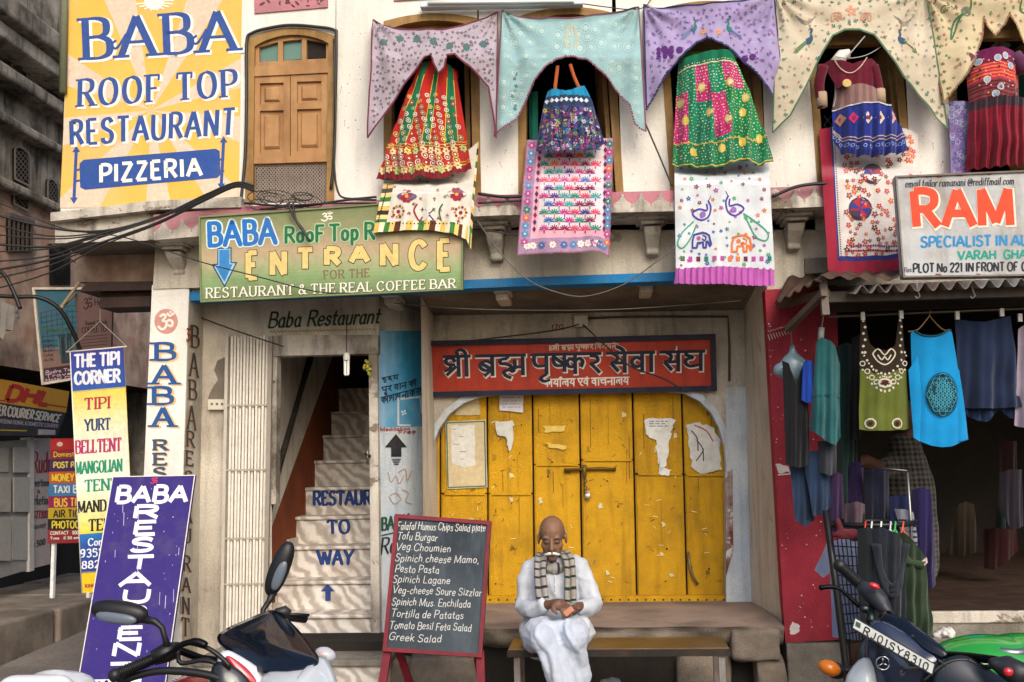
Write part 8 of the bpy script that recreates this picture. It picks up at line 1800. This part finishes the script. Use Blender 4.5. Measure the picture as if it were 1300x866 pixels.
mb = MB(); mb.tube([l3(x, y, -.12) for x, y in catmull([(240, 816), (262, 822), (280, 834), (292, 846)], 4)], .007, mk, 6); mb.build('cable', 'plastic', LB, True); mb = MB(); mb.tube([l3(x, y, -.1) for x, y in catmull([(226, 826), (230, 842), (262, 838), (286, 850), (300, 866)], 4)], .007, mk, 6); mb.build('cable', 'plastic', LB, True); mb = MB(); mb.tube([l3(x, y, -.12) for x, y in catmull([(150, 866), (200, 852), (260, 856), (300, 870)], 4)], .012, mk, 6); mb.build('cable', 'plastic', LB, True)
mb = MB(); mb.tube([l3(350, 778, .34), l3(362, 776, .36), l3(368, 779, .36)], [.014, .020, .012], lin('#2a2a2c'), 8); mb.tube([l3(366, 780, .36), l3(392, 781, .42)], .006, mk, 6); mb.tube([l3(356, 782, .36), l3(388, 786, .44)], .014, mk, 8); mb.build('far_grip', 'plastic', LB, True)
yv = lambda x, y: YL2 + .12 + (340 - x)*.0012 + (y - 810)*(-.004)
panel(LB, 'visor', [(277, 812), (288, 800), (312, 789), (336, 779), (348, 777), (362, 785), (380, 803), (396, 824), (405, 838), (398, 848), (372, 854), (342, 858), (318, 846), (292, 830)], yv, 'visor', '#0e1624', .006, .05)
panel(LB, 'headlight', [(340, 862), (366, 856), (396, 848), (408, 840), (416, 852), (424, 876), (424, 910), (380, 920), (345, 890)], lambda x, y: YL2 - .05 - (y - 850)*.001, 'lens', '#dfe6ee', .02, .08)
panel(LB, 'headlight_bowl', [(344, 866), (368, 860), (398, 852), (412, 856), (420, 878), (420, 905), (380, 914), (349, 888)], lambda x, y: YL2 + .0, 'chrome', '#c9ced6', .02, .0)
panel(LB, 'side_fairing', [(284, 832), (300, 836), (330, 856), (352, 880), (345, 930), (300, 920), (286, 870)], YL2 - .02, 'gloss', '#d2d4d8', .02, .04)
panel(LB, 'red_stripe', [(289, 836), (294, 836), (312, 850), (326, 868), (322, 880), (304, 862)], YL2 - .085, 'gloss', '#a81c2c', .008, .01)
panel(LB, 'dark_fairing', [(276, 850), (288, 846), (310, 862), (320, 890), (300, 930), (270, 910)], YL2 - .09, 'gloss', '#15161a', .02, .03)
mb = MB(); mb.ell(l3(413, 831, .05), (.034, .026, .022), lin('#e6eaee'), 14, 9, Matrix.Rotation(.3, 3, 'Y')); ind = mb.build('indicator', 'lens', LB, True); mb = MB(); mb.ell(l3(411, 832, .06), (.010, .010, .010), lin('#d9602a'), 8, 6); mb.build('bulb', 'plastic', ind, True)
dL = Vector((.80, -.60, 0)); hd = l3(320, 850, .08)
blob('tank', [('e', hd - dL*.28 + Vector((0, 0, -.16)), (.17, .17, .12)), ('e', hd - dL*.42 + Vector((0, 0, -.18)), (.13, .13, .10))], .015, 'gloss', lin('#7a1420'), LB, 5); chassis(LB, (hd.x, hd.y, .86), dL, '#1a1a1c', '#7a1420')
# ---- right bike
YR = -3.35
RB = thing('motorbike', 'green tanked motorbike with tilted number plate parked before the clothes shop', 'motorbike', (P(1180, 866, YR).x, YR, 0))
def r3(x, y, d=0): return P(x, y, YR + d)
mb = MB(); g0, g1 = r3(1066, 718, .25), r3(1097, 747, .2)
for k in range(22): mb.tube([g0.lerp(g1, k/22), g0.lerp(g1, (k + .7)/22)], .0205 if k % 2 else .0188, lin('#161719'), 10)
mb.ell(g0, (.022, .022, .022), lin('#1c1c1e')); mb.build('grip', 'plastic', RB, True)
blob('switch_housing', [('t', [r3(1098, 748, .19), r3(1112, 758, .17), r3(1122, 772, .14)], [.028, .036, .026]), ('t', [r3(1120, 760, .15), r3(1130, 782, .12)], [.02, .014])], .008, 'plastic', lin('#23262c'), RB, 3)
mb = MB(); mb.ell(r3(1110, 744, .12), (.018, .012, .010), lin('#c0202e'), 10, 7, Matrix.Rotation(.4, 3, 'Y')); mb.build('kill_switch', 'gloss', RB, True)
mb = MB(); mb.tube([r3(x, y, .18) for x, y in catmull([(1044, 746), (1054, 745), (1066, 748), (1080, 760), (1092, 770), (1104, 774)], 4)], [.008]*6 + [.006]*7 + [.008]*8, lin('#16171a'), 8); mb.ell(r3(1043, 746, .18), (.010, .010, .010), lin('#16171a')); mb.build('brake_lever', 'metal', RB, True)
mb = MB(); mb.tube([r3(1104, 772, .16), r3(1106, 790, .1)], .014, lin('#2e3a38'), 8); mb.ell(r3(1098, 773, .15), (.018, .014, .014), lin('#3a4446')); mb.build('lever_bracket', 'metal', RB, True)
vy = lambda x, y: YR + .02 - (x - 1100)*.0014 - (y - 780)*.001
panel(RB, 'visor', [(1116, 792), (1120, 780), (1132, 782), (1150, 788), (1164, 798), (1184, 814), (1202, 830), (1196, 838), (1180, 840), (1150, 822), (1130, 808)], vy, 'visor', '#1a2536', .006, .03)
fy = lambda x, y: YR - .04 - (x - 1100)*.0012
panel(RB, 'front_fairing', [(1106, 800), (1116, 792), (1140, 804), (1170, 824), (1192, 838), (1184, 862), (1170, 900), (1130, 930), (1112, 900), (1104, 850)], fy, 'gloss', '#1b2740', .02, .05)
panel(RB, 'side_fairing', [(1094, 826), (1104, 806), (1110, 850), (1118, 900), (1106, 930), (1098, 880)], lambda x, y: YR + .0, 'gloss', '#131a2a', .02, .02)
panel(RB, 'headlight', [(1080, 866), (1088, 850), (1100, 840), (1106, 860), (1112, 890), (1094, 910), (1082, 892)], YR - .06, 'lens', '#e2e8ee', .02, .04); panel(RB, 'headlight_bowl', [(1082, 868), (1090, 854), (1100, 848), (1106, 866), (1108, 890), (1094, 902), (1084, 890)], YR - .03, 'chrome', '#c9ced6', .01, 0)
mb = MB(); mb.ell(r3(1053, 848, .02), (.036, .03, .024), lin('#d9781a'), 16, 10, Matrix.Rotation(.35, 3, 'Y')); ind = mb.build('indicator', 'amber', RB, True); mb = MB(); mb.ell(r3(1060, 851, .04), (.034, .03, .026), lin('#17171a'), 14, 9, Matrix.Rotation(.35, 3, 'Y')); mb.tube([r3(1064, 852, .05), r3(1090, 850, .06)], .012, lin('#17171a'), 8); mb.build('indicator_stalk', 'plastic', ind, True)
# number plate
PQ = [(1085, 783), (1188, 843), (1184, 858), (1081, 798)]
mA, mB_, mC = P(*PQ[0], YR - .16), P(*PQ[1], YR - .28), P(*PQ[3], YR - .17); Mp = polymap(mA, mB_, mC)
mb = MB(); nn = (mA - Mp(*PQ[0], 1)).normalized(); mb.slab([Mp(*q, 0) for q in PQ], .006, lin('#15171a'), nn); mb.slab([Mp(*q, .001) for q in ((1086, 785.5), (1186, 843.5), (1183, 855.5), (1083, 797))], .004, lin('#b9bdb9'), nn); pl = mb.build('number_plate', 'paint', RB)
mb = MB(); text(mb, Mp, 'RJ01SY8310', [(1098, 795.5), (1180, 843.5), (1177, 852.5), (1095, 804)], 1.7, None, 0, col='#17191c', space=.22, cap=False); poly(mb, Mp, [(1087, 789), (1093, 792), (1092, 798), (1086, 795)], lin('#2e5248'), .003); mb.build('characters', 'print', pl)
mb = MB(); mb.bar(Mp(1120, 815, -.01), r3(1125, 818, -.02), .05, .02, lin('#1a1b1e')); mb.bar(Mp(1165, 840, -.01), r3(1165, 842, -.06), .05, .02, lin('#1a1b1e')); mb.build('plate_bracket', 'metal', RB)
c = r3(1121, 842, -.13); mb = MB(); mb.tube([c + Vector((.019*math.cos(a), 0, .019*math.sin(a))) for a in [k*math.pi/10 for k in range(21)]], .0022, lin('#b9bec6'), 5, False)
for a in (math.pi/2, math.pi/2 + 2.094, math.pi/2 + 4.189): mb.bar(c, c + Vector((.017*math.cos(a), 0, .017*math.sin(a))), .004, .003, lin('#b9bec6'))
mb.build('emblem', 'chrome', RB, True); mb = MB(); mb.lathe(r3(1154, 848, -.15), (0, -1, 0), [(0, .006), (.003, .006), (.004, .001)], lin('#8a9098'), 10); mb.build('rivet', 'metal', RB, True)
# tank
tc = r3(1254, 842, .10)
blob('tank', [('e', tc, (.185, .14, .088)), ('e', tc + Vector((.12, .02, .0)), (.17, .13, .088)), ('e', tc + Vector((-.13, -.04, -.035)), (.11, .10, .06))], .010, 'gloss', lin('#1f8a2e'), RB, 8)
mb = MB(); n_ = Vector((.05, -.15, 1)).normalized(); b0 = r3(1281, 819, .03); mb.lathe(b0 + Vector((0, .02, -.012)), n_, [(0, .062), (.010, .062), (.014, .050), (.010, .046), (.012, .020), (.014, .016), (.014, .001)], lin('#8a8f98'), 22); mb.build('fuel_cap', 'metal', RB, True)
panel(RB, 'tank_shroud', [(1186, 858), (1196, 842), (1216, 836), (1240, 846), (1262, 862), (1300, 880), (1290, 920), (1220, 920), (1190, 890)], YR - .22, 'plastic', '#1a2230', .02, .03)
mb = MB(); mb.tube([r3(x, y, d) for x, y, d in ((1124, 774, .14), (1140, 798, .05), (1170, 815, .0), (1200, 832, -.1), (1230, 834, -.2), (1262, 838, -.28), (1320, 856, -.34))], .013, lin('#17181a'), 8); mb.build('handlebar', 'metal', RB, True)
blob('near_switch_housing', [('t', [r3(1262, 842, -.3), r3(1276, 846, -.3), r3(1292, 856, -.32)], [.018, .034, .034]), ('t', [r3(1290, 850, -.32), r3(1325, 862, -.34)], [.028, .022])], .008, 'plastic', lin('#1e2126'), RB, 3)
mb = MB(); mb.ell(r3(1280, 853, -.36), (.014, .010, .012), lin('#b81c2a'), 10, 7); mb.build('indicator_button', 'gloss', RB, True)
for pts in ([(1124, 776), (1116, 792), (1104, 812), (1098, 836)], [(1190, 838), (1204, 848), (1216, 860), (1226, 872)], [(1170, 866), (1200, 842), (1228, 838), (1248, 850)], [(1200, 866), (1232, 850), (1262, 846)], [(1228, 836), (1250, 856), (1262, 872)]): mb = MB(); mb.tube([r3(x, y, -.24 if x > 1150 else .05) for x, y in catmull(pts, 4)], .007, lin('#101113'), 6); mb.build('cable', 'plastic', RB, True)
dR = Vector((-.86, -.45, 0)); hr = r3(1165, 835, .0)
chassis(RB, (hr.x, hr.y, .88), dR, '#17171a', '#1f8a2e')
# ---- white scooter tail in the corner
YW = -2.9
WS = thing('white_scooter', 'white plastic scooter body peeking in beside the purple board', 'scooter', (P(45, 900, YW).x, YW, 0)); wc = P(45, 874, YW)
blob('body', [('e', wc + Vector((0, .12, -.05)), (.158, .2, .085)), ('t', [wc + Vector((-.085, 0, -.02)), wc + Vector((.085, 0, -.02))], [.072, .072]), ('t', [wc + Vector((0, .1, -.1)), Vector((wc.x, YW + .35, .42))], [.15, .12]), ('t', [Vector((wc.x, YW + .3, .45)), Vector((wc.x, YW + .9, .42))], [.13, .12])], .014, 'gloss', lin('#d8dde2'), WS, 6)
mb = MB(); mb.box((wc.x - .02, wc.y - .075, wc.z + .0), (wc.x + .005, wc.y - .055, wc.z + .012), lin('#5a5e64')); mb.build('badge', 'plastic', WS)
wheel(WS, (wc.x, YW + .1, .24), (1, 0, 0), .24, .05); wheel(WS, (wc.x, YW + 1.2, .24), (1, 0, 0), .24, .05)
